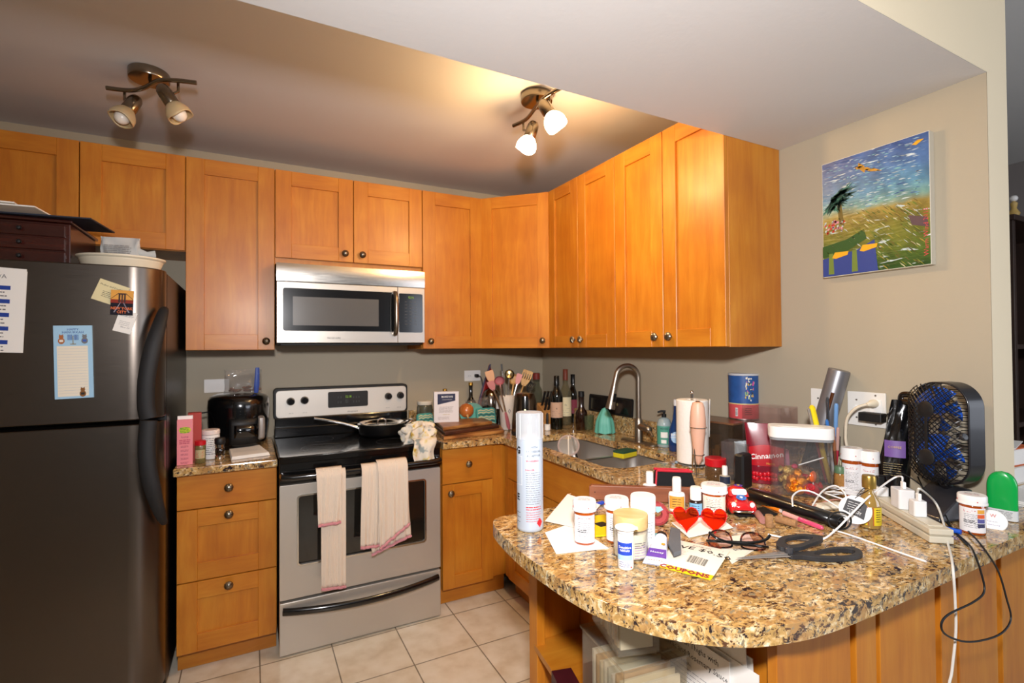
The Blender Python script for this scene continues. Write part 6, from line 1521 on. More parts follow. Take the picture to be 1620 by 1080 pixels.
for k in range(40): x0 = R.uniform(.004, pw * .22); z0 = R.uniform(ph * .37, ph * .47); stroke(x0, z0, x0 + .008, z0 + .007, .008, (PKc, INKR, WHp)[k % 3])
b.plate([(.0, ph * .27), (pw * .25, ph * .30), (pw * .42, ph * .36), (pw * .45, ph * .28), (pw * .25, ph * .2), (0, ph * .17)], -.0002, .0, DG)
b.plate([(.0, .002), (pw * .55, .002), (pw * .52, ph * .26), (pw * .36, ph * .20), (0, ph * .16)], -.0001, .0002, TB)
for x0 in (.06, .30): b.add([(pw * x0, ph * .02, 0), (pw * (x0 + .06), ph * .02, 0), (pw * (x0 + .05), ph * .2, 0), (pw * x0 + .002, ph * .2, 0)], [(0, 1, 2, 3)], mat('#6c7f34', .5), False, T(0, 0, .0003))
for x0, z0 in ((.10, .16), (.38, .185)): b.plate([(pw * x0, ph * z0), (pw * (x0 + .04), ph * (z0 - .01)), (pw * (x0 + .16), ph * (z0 + .01)), (pw * (x0 + .17), ph * (z0 + .04)), (pw * (x0 + .03), ph * (z0 + .045))], .0003, .001, TY)
b.plate([(pw * .82, ph * .40), (pw * .97, ph * .36), (pw * .99, ph * .28), (pw * .85, ph * .32)], 0, .0003, PU)
for k in range(3): stroke(pw * (.34 + .05 * k), ph * (.89 - .02 * k), pw * (.44 + .08 * k), ph * (.86 - .03 * k), .012, OC)
stroke(pw * .38, ph * .92, pw * .44, ph * .82, .02, OC); stroke(pw * .86, ph * .93, pw * .96, ph * .95, .014, TY)
SK = [mat(q, .45) for q in ('#8fb0c4', '#6f9cc0', '#3f5c94', '#7fb4b4', '#b8c8cc')]; FD = [mat(q, .45) for q in ('#8a8a34', '#5c7428', '#a08a3c', '#39561f', '#c0bc94', '#6a5a2c')]
for k in range(620):
    x0 = R.uniform(.004, pw - .03); z0 = R.uniform(.012, ph * .96); l = R.uniform(.008, .024)
    if z0 < ph * .36 and x0 < pw * .5 and k % 4: continue
    if x0 < pw * .3 and ph * .36 < z0 < ph * .8 and k % 3: continue
    sky = z0 > ph * .52; s_ = .35 if sky else -.8
    stroke(x0, z0 + l * .3, x0 + l, z0 + l * s_ * (.6 if sky else 1), R.uniform(.0015, .004), R.choice(SK if sky else FD) if k % 7 else WHp)
b.text('Warm Wind 2015', .018, mat('#c8464a', .5), T(pw * .965, ph * .25, .001) @ RZ(90), fx=1.1)
b.build('canvas', t)
# brick-like dark room beyond the wall end
def rbx(name, label, cat, x0, x1, y0, y1, z0, z1, m, bevel=.004): 
    o = MB().bx(x0, x1, y0, y1, z0, z1, m).build(name, bevel=bevel); return tag(o, label, cat)
RB_ = lambda px, py, y: ONY(px, py, y)
yb_ = -1.95; q = RB_(1600, 347, yb_)
t = thing('bookcase', 'dark brown bookcase in the room beyond the wall end', 'bookcase', (q.x + .02, yb_, 0))
DKB = wood('#2a1810', '#1a0f0a', '#3a2418', rough=.4)
MB().bx(0, .03, 0, .35, .002, q.z, DKB).build('side_panel', t, bevel=.002); MB().bx(.87, .9, 0, .35, .002, q.z, DKB).build('side_panel', t, bevel=.002)
MB().bx(-.01, .91, -.01, .36, q.z + .0005, q.z + .03, DKB).build('top', t, bevel=.002); MB().bx(.0305, .8695, .33, .345, .002, q.z - .001, DKB).build('back_panel', t)
for k in range(4): MB().bx(.0305, .8695, .0, .329, .06 + k * .42, .085 + k * .42, DKB).build('shelf', t, bevel=.001)
q2 = RB_(1608, 330, yb_ + .1)
t = thing('figurine', 'small white and gold ornament on top of the dark bookcase', 'figurine', (q2.x + .03, yb_ + .12, q.z + .031))
MB().lathe([(.03, 0), (.034, .006), (.012, .02), (.02, .06), (.028, .08), (.012, .11), (.018, .14), (0, .16)], mat('#c9a860', .4), 16).build('body', t); MB().ell((0, 0, .17), (.02, .02, .018), WHT, 12).build('head', t)
# extended granite in front of it carries papers
pts_ = [ONZ(a, b, Z) for a, b in ((1608, 760), (1660, 745), (1680, 790), (1612, 800))]
for i, (px, py, rz_p, w, d, lab) in enumerate(((1650, 795, 20, .24, .18, 'white paper lowest in the pile beyond the wall end'), (1655, 793, -8, .22, .16, 'white paper second in the pile beyond the wall end'), (1648, 790, 40, .20, .15, 'white paper topmost in the pile beyond the wall end'))):
    p = ONZ(px, py, Z); sheet('paper', lab, 'paper', w, d, .003, (.30, -2.485 + .01 * i, Z1 + .0035 * i), rz_p * .2, PAPER, 'papers beyond the wall end')
yy_ = -2.30
t = thing('side_table', 'dark table beyond the wall end carrying a pile of books', 'table', (.62, -2.21, 0))
MB().bx(-.4, .5, -.21, .21, .70, .74, DKB).build('tabletop', t, bevel=.003)
for sx in (-.36, .46):
    for sy in (-.17, .17): MB().bx(sx - .02, sx + .02, sy - .02, sy + .02, .001, .6995, DKB).build('leg', t, bevel=.002)
zq = .741
for i, (c_, w, lab) in enumerate((('#e8e2d4', .24, 'cream book lowest in the pile on the dark table'), ('#c8a878', .25, 'tan book second from the bottom of the pile on the dark table'), ('#d8d0c4', .23, 'pale book in the middle of the pile on the dark table'), ('#c9602a', .22, 'orange book topmost of the pile on the dark table'))):
    t = thing('book', lab, 'book', (.47, -2.22, zq), 4 - 3 * i, 'books on the dark table'); h_ = .062
    MB().bx(-w / 2, w / 2, -.14, .14, 0, .004, mat(c_, .6)).build('cover', t); MB().bx(-w / 2 + .004, w / 2 - .006, -.136, .136, .0042, h_ - .0042, PAPER).build('pages', t); MB().bx(-w / 2, w / 2, -.14, .14, h_ - .004, h_, mat(c_, .6)).build('cover', t); MB().bx(-w / 2 - .003, -w / 2 - .0005, -.14, .14, 0, h_, mat(c_, .6)).build('spine', t); zq += h_ + .0005
sheet('paper', 'white printed sheet hanging forward on top of the orange book', 'paper', .2, .26, .003, (.49, -2.22, zq + .001), 12, PAPER, draw=lambda m, M_: m.lines(.14, 12, .015, .003, mat('#7a8ab0', .7), M_ @ T(0, .09, 0), words=4))
t = thing('handbag', 'black bag with red trim on the books beyond the wall end', 'bag', (.52, -2.18, zq + .006))
def bg_(u_, v_): a = 2 * pi * u_; p_ = pi * (v_ - .5); return (.13 * cos(a) * cos(p_) ** .5 if abs(v_ - .5) < .499 else 0, .08 * sin(a) * (cos(p_) ** .5 if abs(v_ - .5) < .499 else 0), .06 + .06 * sin(p_) + .006 * sin(5 * a))
MB().grid(bg_, 28, 14, BLK, cu=True).build('body', t); MB().tube([(.128 * cos(a_ * pi / 12), .08 * sin(a_ * pi / 12), .045) for a_ in range(24)], .004, RED, 6, closed=True).build('trim', t)

# ---------------------------------------------------------------- gas canister
x, y, r = PS(839, 843, 21); h1 = H(x, y, 690); h2 = H(x, y, 652)
t = thing('gas_canister', 'tall pale silver butane canister with clear cap at the left end of the peninsula', 'canister', (x, y, Z1), camrz(x, y))
CAN = mat('#bcc6d2', .38, .15, coat=.1)
MB().lathe([(r * .93, 0), (r, .003), (r, .008), (r * .985, .011), (r * .985, h1 - .008), (r * .9, h1 - .001), (r * .5, h1 + .004), (0, h1 + .004)], CAN, 44).build('can', t)
f = cylmap(r * .985, 0, -90, .0004); b = MB()
hh_ = h1
b.text('G', .026, INK, fn=lambda u_, v_: f(u_ - r * 1.02, v_ + hh_ * .86), bold=.04); b.text('E', .024, INK, fn=lambda u_, v_: f(u_ - r * 1.05, v_ + hh_ * .36), bold=.04)
for i, s_ in enumerate(('WITH', 'UNIVERSAL', 'ADAPTOR')): b.text(s_, .0082, INK, fn=lambda u_, v_, i=i: f(u_ + r * .32, v_ + hh_ * (.90 - .045 * i)))
b.text('WARNING', .007, INKR, fn=lambda u_, v_: f(u_ + r * .2, v_ + hh_ * .755), bold=.02)
b.text('DANGER', .006, INKR, fn=lambda u_, v_: f(u_ + r * .0, v_ + hh_ * .66), bold=.02)
b.lines(r * 1.25, 15, hh_ * .0235, .0012, INKG, None, lambda u_, v_: f(u_ + r * .32, v_ + hh_ * .63), words=5, seed=2)
b.lines(r * 1.25, 2, hh_ * .024, .0022, INKR, None, lambda u_, v_: f(u_ + r * .32, v_ + hh_ * .265), words=4, seed=7)
b.lines(r * 1.25, 5, hh_ * .0235, .0012, INKR, None, lambda u_, v_: f(u_ + r * .32, v_ + hh_ * .21), words=5, seed=9)
b.plate([(0, -.012), (.011, 0), (0, .012), (-.011, 0)], 0, .0003, mat('#d8202c', .5), M=None) if 0 else None
b.add([f(r * .78, hh_ * .05 - .002), f(r * .78 + .010, hh_ * .05 + .011), f(r * .78, hh_ * .05 + .024), f(r * .78 - .010, hh_ * .05 + .011)], [(0, 1, 2, 3)], mat('#d8202c', .5))
for q in ((-r * .62 - .001, -r * .62, hh_ * .50, hh_ * .80), (-r * 1.25, -r * .62, hh_ * .50 - .0008, hh_ * .50), (-r * 1.25, -r * .62, hh_ * .80, hh_ * .80 + .0008)): b.rect(*q, WHTM, fn=f, n=3)
b.lines(r * .5, 3, .012, .002, INKG, None, lambda u_, v_: f(u_ - r * 1.0, v_ + hh_ * .2), words=2, seed=12); b.build('print', t)
CLC = clear('#f4f6f8', .7, .08, .34, '#eef0f2')
b = MB(); b.lathe([(r * 1.0, h1 - .006), (r * 1.0, h2 - .003), (r * .95, h2), (0, h2 + .0005)], CLC, 36, cap=False)
for k in range(8): a = 2 * pi * k / 8; b.tube([(r * 1.0 * cos(a), r * 1.0 * sin(a), h1 - .005), (r * 1.0 * cos(a), r * 1.0 * sin(a), h2 - .003)], .0007, WHT, 4)
b.build('cap', t)
MB().lathe([(.006, h1 + .0045), (.006, h1 + .02), (.003, h1 + .022), (.0025, h1 + .03), (0, h1 + .03)], WHT, 16).build('valve', t)
# papers under the pill bottles
flat('paper', 'white sheet under the amber bottle nearest the gas canister', 'paper', [ONZ(a, b, Z) for a, b in ((862, 843), (905, 828), (963, 868), (880, 877))], Z1, .0008, WHTM)
P = [ONZ(898, 783, Z + .03), ONZ(862, 826, Z), ONZ(918, 838, Z), ONZ(950, 800, Z + .02)]; c = sum(P, Vector()) / 4
b = MB(); b.add([tuple(p - c) for p in P], [(0, 1, 2, 3)], clear('#f6f2ec', .5, .1, .8, '#f4efe8')); b.add([tuple(P[0] - c), tuple(P[1] - c), tuple(P[1] - c + Vector((.012, 0, .001))), tuple(P[0] - c + Vector((.014, 0, .001)))], [(0, 1, 2, 3)], mat('#b9916a', .5))
o = b.build('envelope', solid=.0006); o.location = c + Vector((0, 0, .0035)); tag(o, 'crumpled translucent sleeve with brown edge behind the sheet by the canister', 'envelope')
# walnut block strip
A_, B_ = ONZ(934, 794, Z), ONZ(1175, 803, Z); d = B_ - A_; 
A_ = A_ + Vector((.01, .02, 0)); ln = d.length * .96; hz_ = ZAT(A_.x, A_.y, 768) - Z
t = thing('knife_rack', 'long reddish walnut wood strip standing on edge behind the bottles', 'knife rack', (A_.x, A_.y, Z1), math.degrees(math.atan2(d.y, d.x)))
REDW = wood('#8e5234', '#6a3822', '#ab6c48', horiz=True, rough=.5, coat=.05)
MB(UPR).plate([(.004, 0), (ln, 0), (ln, hz_), (.008, hz_), (0, hz_ - .006), (0, .006)], -.022, 0, REDW).build('wood_strip', t, bevel=.002)
MB(T(.018, -.0005, hz_ * .55)).cyl(.0016, 0, .001, BLKM, 10, RX(90)).build('screw_hole', t)
# pouch behind it
p0, p1 = ONZ(1030, 762, Z), ONZ(1105, 790, Z)
P = [ONZ(1026, 762, Z), ONZ(1066, 780, Z), ONZ(1120, 772, Z), ONZ(1060, 752, Z)]
t = thing('zip_pouch', 'black mesh zip pouch with red trim behind the walnut strip', 'pouch', (ONY(1065, 775, -1.80).x, -1.80, Z1), -18)
hh_ = H(ONY(1065, 775, -1.80).x, -1.80, 742)
b = MB(); lx = .075
b.add([(-lx, -.022, 0), (lx, -.022, 0), (lx, .022, 0), (-lx, .022, 0), (-lx * .86, -.010, hh_), (lx * .86, -.010, hh_ * .82), (lx * .86, .010, hh_ * .82), (-lx * .86, .010, hh_)], [(0, 3, 2, 1), (4, 5, 6, 7), (0, 1, 5, 4), (1, 2, 6, 5), (2, 3, 7, 6), (3, 0, 4, 7)], mat('#141416', .8, bump=.5, bscale=400)); b.build('body', t, bevel=.006, seg=3)
b = MB(); 
for s_ in (-1, 1): b.tube([(-lx * .86, s_ * .010, hh_ + .001), (0, s_ * .012, hh_ * .91 + .001), (lx * .86, s_ * .010, hh_ * .82 + .001)], .0045, mat('#d3283c', .6), 8)
b.tube([(-lx * .86, -.010, hh_), (-lx * .93, -.016, hh_ * .5), (-lx, -.022, .006)], .003, mat('#d3283c', .6), 8); b.build('red_trim', t)
MB().tube([(-lx * .8, 0, hh_ + .001), (0, 0, hh_ * .91 + .002), (lx * .8, 0, hh_ * .83)], .0025, mat('#4a4a4c', .4, .5), 6).build('zipper', t)
MB(T(.01, -.014, hh_ * .55)).tube([(0, 0, 0), (.002, -.004, -.016)], .003, mat('#d3283c', .6), 8).build('zip_pull', t)
# dropper bottles
def dropper(label, px, pyb, hw, top, body='#f2f1ee', capc='#f4f3f0', lab=None, sy=.62, capfrac=.58, print_=None, group=None, name='dropper_bottle', neck=.55):
    x, y, r = PS(px, pyb, hw); h = H(x, y, top); t = thing(name, label, 'bottle', (x, y, Z1), camrz(x, y), group)
    MB().lathe([(r * .92, 0), (r, .002), (r, h * (capfrac - .08)), (r * .9, h * (capfrac - .03)), (r * .45, h * capfrac)], mat(body, .3, coat=.3), 28, sy=sy).build('bottle', t)
    MB().lathe([(r * neck, h * capfrac + .0003), (r * neck, h * .93), (r * neck * .85, h), (0, h)], mat(capc, .35), 22).build('cap', t)
    if lab:
        b = MB(); b.grid(lambda q, v: (r * 1.005 * cos(radians(-90 - 62 + 124 * q)), sy * r * 1.02 * sin(radians(-90 - 62 + 124 * q)) - .0002, h * (.08 + .38 * v)), 12, 1, mat(lab, .5))
        b.lines(r * 1.1, 4, h * .075, .0014, INK, T(0, -sy * r * 1.06, h * .38) @ UPR, words=2, seed=int(px)); b.build('label', t)
    return t
dropper('white squeeze bottle with tall cap behind the walnut strip', 1028, 793, 10.5, 746)
dropper('white squeeze bottle with orange and black label in front of the walnut strip', 1071, 812, 12.5, 755, lab='#e0a040')
dropper('small amber glass bottle with white cap and blue label', 1101, 818, 10.5, 770, body='#2c1408', lab='#7db4d8', sy=1, capfrac=.55, neck=.82)
dropper('clear dropper bottle with pointed white cap beside the coffee jar', 1147, 768, 8.5, 737, body='#b0a894', lab='#23304a', sy=1, capfrac=.5, neck=.5)
x, y, r = PS(1130, 822, 18)
pill('amber bottle with wide white cap beside the red toy car', x, y, H(x, y, 766), r, 13, labc=mat('#e9e2cf', .55))
x, y, r = PS(925, 864, 17); pill('amber prescription bottle standing on the white sheet near the canister', x, y, H(x, y, 790), r, 4)
x, y, r = PS(976, 862, 17.5); pill('amber prescription bottle partly behind the wooden-lid candle jar', x, y, H(x, y, 787), r, 6, redmark=False)
def tubj(label, px, pyb, hw, top, capf=.68, lab=None, name='pill_bottle', cat='pill bottle', cw=1.08, capm=WHT, body=WHT, text=None):
    x, y, r = PS(px, pyb, hw); h = H(x, y, top); t = thing(name, label, cat, (x, y, Z1), camrz(x, y))
    MB().lathe([(r * .92, 0), (r, .003), (r, h * (capf - .03)), (r * .9, h * capf)], body, 36).build('bottle', t)
    MB().lathe([(r * cw, h * capf + .0005), (r * cw, h - .003), (r * (cw - .06), h), (0, h)], capm, 36).build('cap', t); return t, x, y, r, h
t, x, y, r, h = tubj('plain white supplement bottle with white ribbed cap behind the candle jar', 1018, 868, 18, 783)
f = cylmap(r, 0, -90, .0004); b = MB(); b.lines(r * .8, 6, .007, .0016, INKG, None, lambda u_, v_: f(u_ + r * .5, v_ + h * .5), words=2, seed=4); b.build('print', t)
# candle jar with wooden lid
x, y, r = PS(998, 889, 27); h = H(x, y, 812)
t = thing('candle_jar', 'cream candle in a glass jar with round bamboo lid', 'candle', (x, y, Z1), camrz(x, y))
MB().lathe([(0, .004), (r * .92, .004), (r * .93, h * .60), (0, h * .60)], mat('#e9e2cf', .5, sss=.2), 36).build('wax', t)
MB().lathe([(0, 0), (r * .95, 0), (r, .004), (r, h * .69), (r * .96, h * .69), (r * .96, .0035), (0, .0035)], clear('#fbfbf8', .7, .03, .04), 40, cap=False).build('jar', t)
MB().lathe([(r * .985, h * .695), (r * 1.0, h * .71), (r * 1.0, h - .002), (r * .985, h), (0, h)], wood('#dcb878', '#cfa662', '#e8cc94', horiz=True, rough=.5, coat=.05, scale=2, contrast=.8), 40).build('lid', t)
f = cylmap(r, 0, -90, .0004); b = MB(); b.lines(r * .8, 3, .005, .0018, INKG, None, lambda u_, v_: f(u_ + r * .62, v_ + h * .42), words=2); b.lines(r * .8, 5, .006, .0012, mat('#a88ab8', .6), None, lambda u_, v_: f(u_ + r * .62, v_ + h * .33), words=3, seed=3); b.build('print', t)
# small blue and white bottle in front
x, y, r = PS(990, 903, 12.5); h = H(x, y, 833)
t = thing('tablet_bottle', 'slim white bottle with blue label and flip cap at the front', 'bottle', (x, y, Z1), camrz(x, y))
MB().lathe([(r * .94, 0), (r, .002), (r, h * .83), (r * .9, h * .86)], WHT, 30).build('bottle', t)
b = MB(); b.lathe([(r * 1.04, h * .865), (r * 1.04, h * .95), (r * 1.3, h * .955), (r * 1.34, h * .975), (r * 1.3, h), (0, h + .001)], WHT, 30); b.box(r * .5, r * .9, .0025, WHT, (r * 1.3, 0, h * .975)); b.build('flip_cap', t, bevel=.001)
f = cylmap(r, 0, -90, .0004); f2 = cylmap(r, 0, -90, .0009); b = MB(); b.grid(lambda q, v: f(-r * 1.2 + 2.1 * r * q, h * (.36 + .30 * v)), 12, 1, mat('#2346b8', .5)); b.grid(lambda q, v: f(-r * 1.2 + 2.1 * r * q, h * (.24 + .12 * v)), 12, 1, mat('#a8d0ee', .5))
for i, s_ in enumerate(('Sensitive', 'tablets')): b.text(s_, .0078, WHTM, fn=lambda u_, v_, i=i: f2(u_ - r * .1, v_ + h * (.55 - .07 * i)), bold=.02)
b.lines(r * 1.4, 3, .0045, .001, INKB, None, lambda u_, v_: f2(u_ - r * .1, v_ + h * .19), words=3); b.rect(r * .6, r * .8, h * .06, h * .09, INKR, fn=f2); b.build('label', t)
# blue lighter and yellow packet behind the bottles
x, y = SPOT(943, 803, .01); t = thing('lighter', 'blue plastic lighter lying behind the amber bottles', 'lighter', (x, y, Z1 + .006), 12)
MB().tube([(-.035, 0, 0), (.03, 0, 0)], .0058, mat('#1f49b8', .3, coat=.4), 12, sx=1.4, up=(0, 0, 1)).build('body', t); MB().tube([(.0305, 0, 0), (.042, 0, 0)], .0055, CHROME, 10).build('head', t)
flat('packet', 'yellow and black printed packet between the two amber bottles', 'packet', [ONZ(a, b, Z) for a, b in ((939, 818), (962, 816), (966, 848), (941, 850))], Z1, .004, mat('#e6cc1c', .4), paint=lambda m, c: m.plate(rrect(.03, .03, .004, 3), .004, .0048, BLKM))
# tape dispenser
x, y = SPOT(1044, 838, .03); 
t = thing('tape_dispenser', 'translucent red round tape dispenser behind the heart sunglasses', 'dispenser', (x, y + .01, Z1), camrz(x, y) + 10)
RT_ = clear('#f0b0b0', .6, .05, .40, '#c85a60')
b = MB(UPR @ T(0, .030, 0)); b.plate(circ(.030, 32), -.011, .011, RT_, holes=[circ(.012, 20)]); b.build('shell', t, bevel=.002)
b = MB(UPR @ T(0, .030, 0)); b.plate(circ(.024, 32), -.008, .008, mat('#e0c8c4', .5), holes=[circ(.013, 20)]); b.build('tape_roll', t)
b = MB(UPR @ T(0, .044, 0)); b.plate([(-.012, 0), (0, -.009), (.014, 0), (.008, .008), (-.008, .008)], .0112, .0118, mat('#9fd0e2', .5)); b.build('sticker', t)
# toy car
x, y = SPOT(1172, 812, .02)
t = thing('toy_car', 'red toy beetle-shaped car with painted blue flowers', 'toy car', (x, y + .012, Z1), camrz(x, y) + 16); t.scale = (1.5, 1.5, 1.5)
CARR = mat('#cc1c20', .2, coat=1)
def sect(pts_, wf, zf, name, m, n=24):
    # car body swept along y (front at -y): rows of (y, half width, base z, top z)
    b = MB(); rows = len(pts_); vs = []
    for (yy, hw__, z0_, z1_) in pts_:
        for i in range(13):
            a = pi * i / 12; vs.append((hw__ * cos(a) * (1 if 0 else 1), yy, z0_ + (z1_ - z0_) * sin(a) ** .7))
    fs = [(j * 13 + i, j * 13 + i + 1, (j + 1) * 13 + i + 1, (j + 1) * 13 + i) for j in range(rows - 1) for i in range(12)]
    fs += [tuple(range(12, -1, -1)), tuple((rows - 1) * 13 + i for i in range(13))] + [(j * 13, (j + 1) * 13, (j + 1) * 13 + 12, j * 13 + 12) for j in range(rows - 1)]
    b.add(vs, fs, m, True); return b.build(name, t)
sect([(-.040, .008, .012, .016), (-.038, .015, .010, .022), (-.028, .019, .009, .029), (-.012, .021, .008, .033), (.0, .022, .008, .034), (.022, .021, .008, .032), (.036, .017, .009, .026), (.043, .008, .012, .018)], 1, 1, 'body', CARR)
sect([(-.014, .0185, .030, .032), (-.008, .019, .030, .041), (.0, .0185, .030, .046), (.012, .018, .030, .046), (.024, .016, .028, .040), (.032, .013, .026, .030)], 1, 1, 'cabin', CARR)
b = MB(); 
for s_ in (-1, 1):
    for yy in (-.027, .027):
        b.lathe([(0, -.0045), (.009, -.0045), (.010, -.002), (.010, .002), (.009, .0045), (0, .0045)], BLKM, 18, T(s_ * .021, yy, .0105) @ RY(90), cap=False)
b.build('tyres', t)
for s_ in (-1, 1):
    for yy in (-.027, .027):
        def fen(u_, v_, s_=s_, yy=yy): a = pi * u_; return (s_ * (.013 + .012 * sin(pi * min(1, v_ * .5 + .0))), yy + .0145 * cos(a) * (1 - .15 * v_), .010 + .0155 * sin(a) * (1 - .25 * (1 - v_)))
        b = MB(); b.ell((s_ * .0185, yy, .014), (.0085, .0145, .0125), CARR, 16); b.build('fender', t)
b = MB()
for s_ in (-1, 1): b.ell((s_ * .0165, -.038, .0215), (.0048, .003, .0052), WHT, 12)
b.build('headlights', t)
b = MB(); b.tube([(-.022, -.036, .010), (-.012, -.044, .010), (.012, -.044, .010), (.022, -.036, .010)], .0018, CHROME, 8); b.build('bumper', t)
b = MB(T(0, -.0133, .0385) @ RX(52)); b.plate(rrect(.027, .012, .004, 4), 0, .0012, mat('#d8e4ea', .15, coat=.6)); b.build('windscreen', t)
FLW = mat('#4a7fd0', .4); FY = mat('#e8c82a', .4)
b = MB(T(0, -.0265, .0315) @ RX(20)); 
for k in range(8): b.plate(circ(.0035, 10, .006 * cos(k * pi / 4), .0045 * sin(k * pi / 4)), .0, .0012, FLW)
b.plate(circ(.003, 10), .0, .0015, mat('#e0e4ec', .4)); b.build('bonnet_flower', t)
b = MB(T(.004, .006, .0462)); 
for k in range(7): b.plate(circ(.003, 10, .005 * cos(k * .9), .005 * sin(k * .9)), 0, .0008, mat('#6a4aa8', .4))
b.plate(circ(.0028, 10), 0, .0012, FY); b.build('roof_flower', t)
# long black case
A = ONZ(1172, 792, Z + .026); 
a1_ = ONZ(1190, 782, Z + .022); b1_ = ONZ(1325, 822, Z + .020)
t = thing('flat_iron_case', 'long glossy black padded sleeve lying across the peninsula', 'case', ((a1_.x + b1_.x) / 2, (a1_.y + b1_.y) / 2, Z1), math.degrees(math.atan2(b1_.y - a1_.y, b1_.x - a1_.x)))
L_ = (b1_ - a1_).length / 2 + .012
LEA = mat('#0d0d0f', .28, coat=.5, bump=.06, bscale=60)
b = MB(); rows = [(-L_, .020, .005, .030), (-L_ + .01, .026, .002, .040), (-L_ * .4, .026, .001, .040), (0, .025, .001, .037), (L_ * .5, .023, .001, .034), (L_, .021, .001, .031)]
vs = []
for (xx_, w_, z0_, z1_) in rows:
    for i in range(20):
        a = 2 * pi * i / 20; vs.append((xx_, w_ * abs(cos(a)) ** .8 * (1 if cos(a) > 0 else -1), (z0_ + z1_) / 2 + (z1_ - z0_) / 2 * abs(sin(a)) ** .8 * (1 if sin(a) > 0 else -1)))
b.add(vs, [(j * 20 + i, j * 20 + (i + 1) % 20, (j + 1) * 20 + (i + 1) % 20, (j + 1) * 20 + i) for j in range(5) for i in range(20)] + [tuple(reversed(range(20)))], LEA, True); b.build('sleeve', t, solid=.0022)
# hair tie looped at its end, tag
q_ = ONZ(1310, 818, Z + .02)
o = MB().tube([(0.0, .030 * cos(2 * pi * i / 30), .022 + .023 * sin(2 * pi * i / 30)) for i in range(30)], .0022, BLKM, 8, closed=True).build('hair_tie'); o.location = (b1_.x - .012, b1_.y - .012, Z1); o.rotation_euler = (0, 0, math.atan2(b1_.y - a1_.y, b1_.x - a1_.x) - .5); tag(o, 'black elastic hair tie looped around the open end of the black sleeve', 'hair tie')
# dark wallet underneath
t = box_thing('wallet', 'flat black wallet under the near end of the long black sleeve', 'wallet', .12, .06, .006, (ONZ(1190, 812, Z).x, ONZ(1190, 812, Z).y, Z1), -20, BLKM, bevel=.002)
# corks
CORK = mat('#b98a5c', .9, bump=.6, bscale=260, vary=.5)
def cork(label, pa, pb, r, stand=False, c_=CORK):
    A, B = ONZ(pa[0], pa[1], Z + r), ONZ(pb[0], pb[1], Z + r); t = thing('cork', label, 'cork', (A.x, A.y, Z1 + r), 0, 'wine corks'); d = B - A; d.z = 0
    if stand: d = Vector((0, 0, .032)); t.location.z = Z1
    b = MB(); n__ = d.normalized(); b.tube([Vector((0, 0, 0)), n__ * .001, d - n__ * .001, d], [r * .93, r, r, r * .93], c_, 20); b.build('cork', t); return t
cork('wine cork lying at the right of the three corks', (1228, 821), (1260, 829), .0095)
cork('wine cork standing tilted in the middle of the three corks', (1217, 828), (1217, 828), .0098, True)
cork('wine cork with reddish stained end at the left of the three corks', (1198, 812), (1207, 824), .0095, c_=mat('#a8746a', .9, bump=.6, bscale=260))
# lip gloss and orange pen
A, B = ONZ(1240, 812, Z + .007), ONZ(1302, 836, Z + .006); t = thing('lip_gloss', 'pink lip gloss tube lying beside the corks', 'lip gloss', (A.x, A.y, Z1 + .007)); d = B - A
MB().tube([d * .42, d * .97, d], [.0068, .006, .003], mat('#d84a72', .15, coat=1), 14).build('tube', t); MB().tube([Vector((0, 0, 0)), d * .415], .0066, mat('#e8a8a0', .2, coat=.6), 14).build('cap', t)
A, B = ONZ(1204, 796, Z + .006), ONZ(1234, 808, Z + .006); t = thing('marker', 'orange capped marker between the corks and the black sleeve', 'marker', (A.x, A.y, Z1 + .006)); d = B - A
MB().tube([Vector((0, 0, 0)), d], .006, mat('#e8801c', .35), 12).build('barrel', t); MB().tube([d * 1.003, d * 1.06], .0045, mat('#e8d8d0', .4), 12).build('end', t)
# envelope coupons
def coupon(m, c): pass
q = [(1060, 858), (1100, 838), (1200, 868), (1148, 905)]
P = [ONZ(a, b, Z + .004) for a, b in ((1052, 862), (1090, 842), (1200, 873), (1150, 906))]
flat('coupon', 'beige coupon card with dotted line under the scissors tip', 'coupon', [ONZ(a, b, Z) for a, b in ((1130, 852), (1185, 846), (1198, 868), (1158, 893))], Z1, .0012, PAPERC, paint=lambda m, c: (m.text('$0.50', .013, INK, T(-.02, -.018, .0014) @ RZ(-14), bold=.01), [m.rect(-.045 + k * .006, -.042 + k * .006, -.032, -.0314, INKG, T(0, 0, .0014) @ RZ(18)) for k in range(15)]))
quad = [ONZ(a, b, Z + .010) for a, b in ((1062, 846), (1147, 868), (1138, 905), (1052, 890))]
O = sum(quad, Vector()) / 4; U = ((quad[1] - quad[0]) + (quad[2] - quad[3])); w = U.length / 2; U.normalize(); V = Vector((0, 0, 1)).cross(U); h_ = ((quad[0] - quad[3]).length + (quad[1] - quad[2]).length) / 2
t = thing('candy_packet', 'flat beige and yellow candy packet with SAVE $0.50 coupon side up', 'packet', (O.x, O.y, Z1), math.degrees(math.atan2(U.y, U.x)))
b = MB(); b.grid(lambda a, c: (w * (a - .5), h_ * (c - .5), .003 + .007 * sin(pi * a) * sin(pi * c)), 12, 8, PAPERC); b.grid(lambda a, c: (w * (a - .5), h_ * (c - .5), .0026 - .0022 * sin(pi * a) * sin(pi * c)), 12, 8, mat('#e3c61c', .35)); b.build('packet', t)
zf = lambda X, Y: .0034 + .007 * sin(pi * (X / w + .5)) * sin(pi * (Y / h_ + .5))
g_ = lambda X, Y: (X, Y, zf(X, Y))
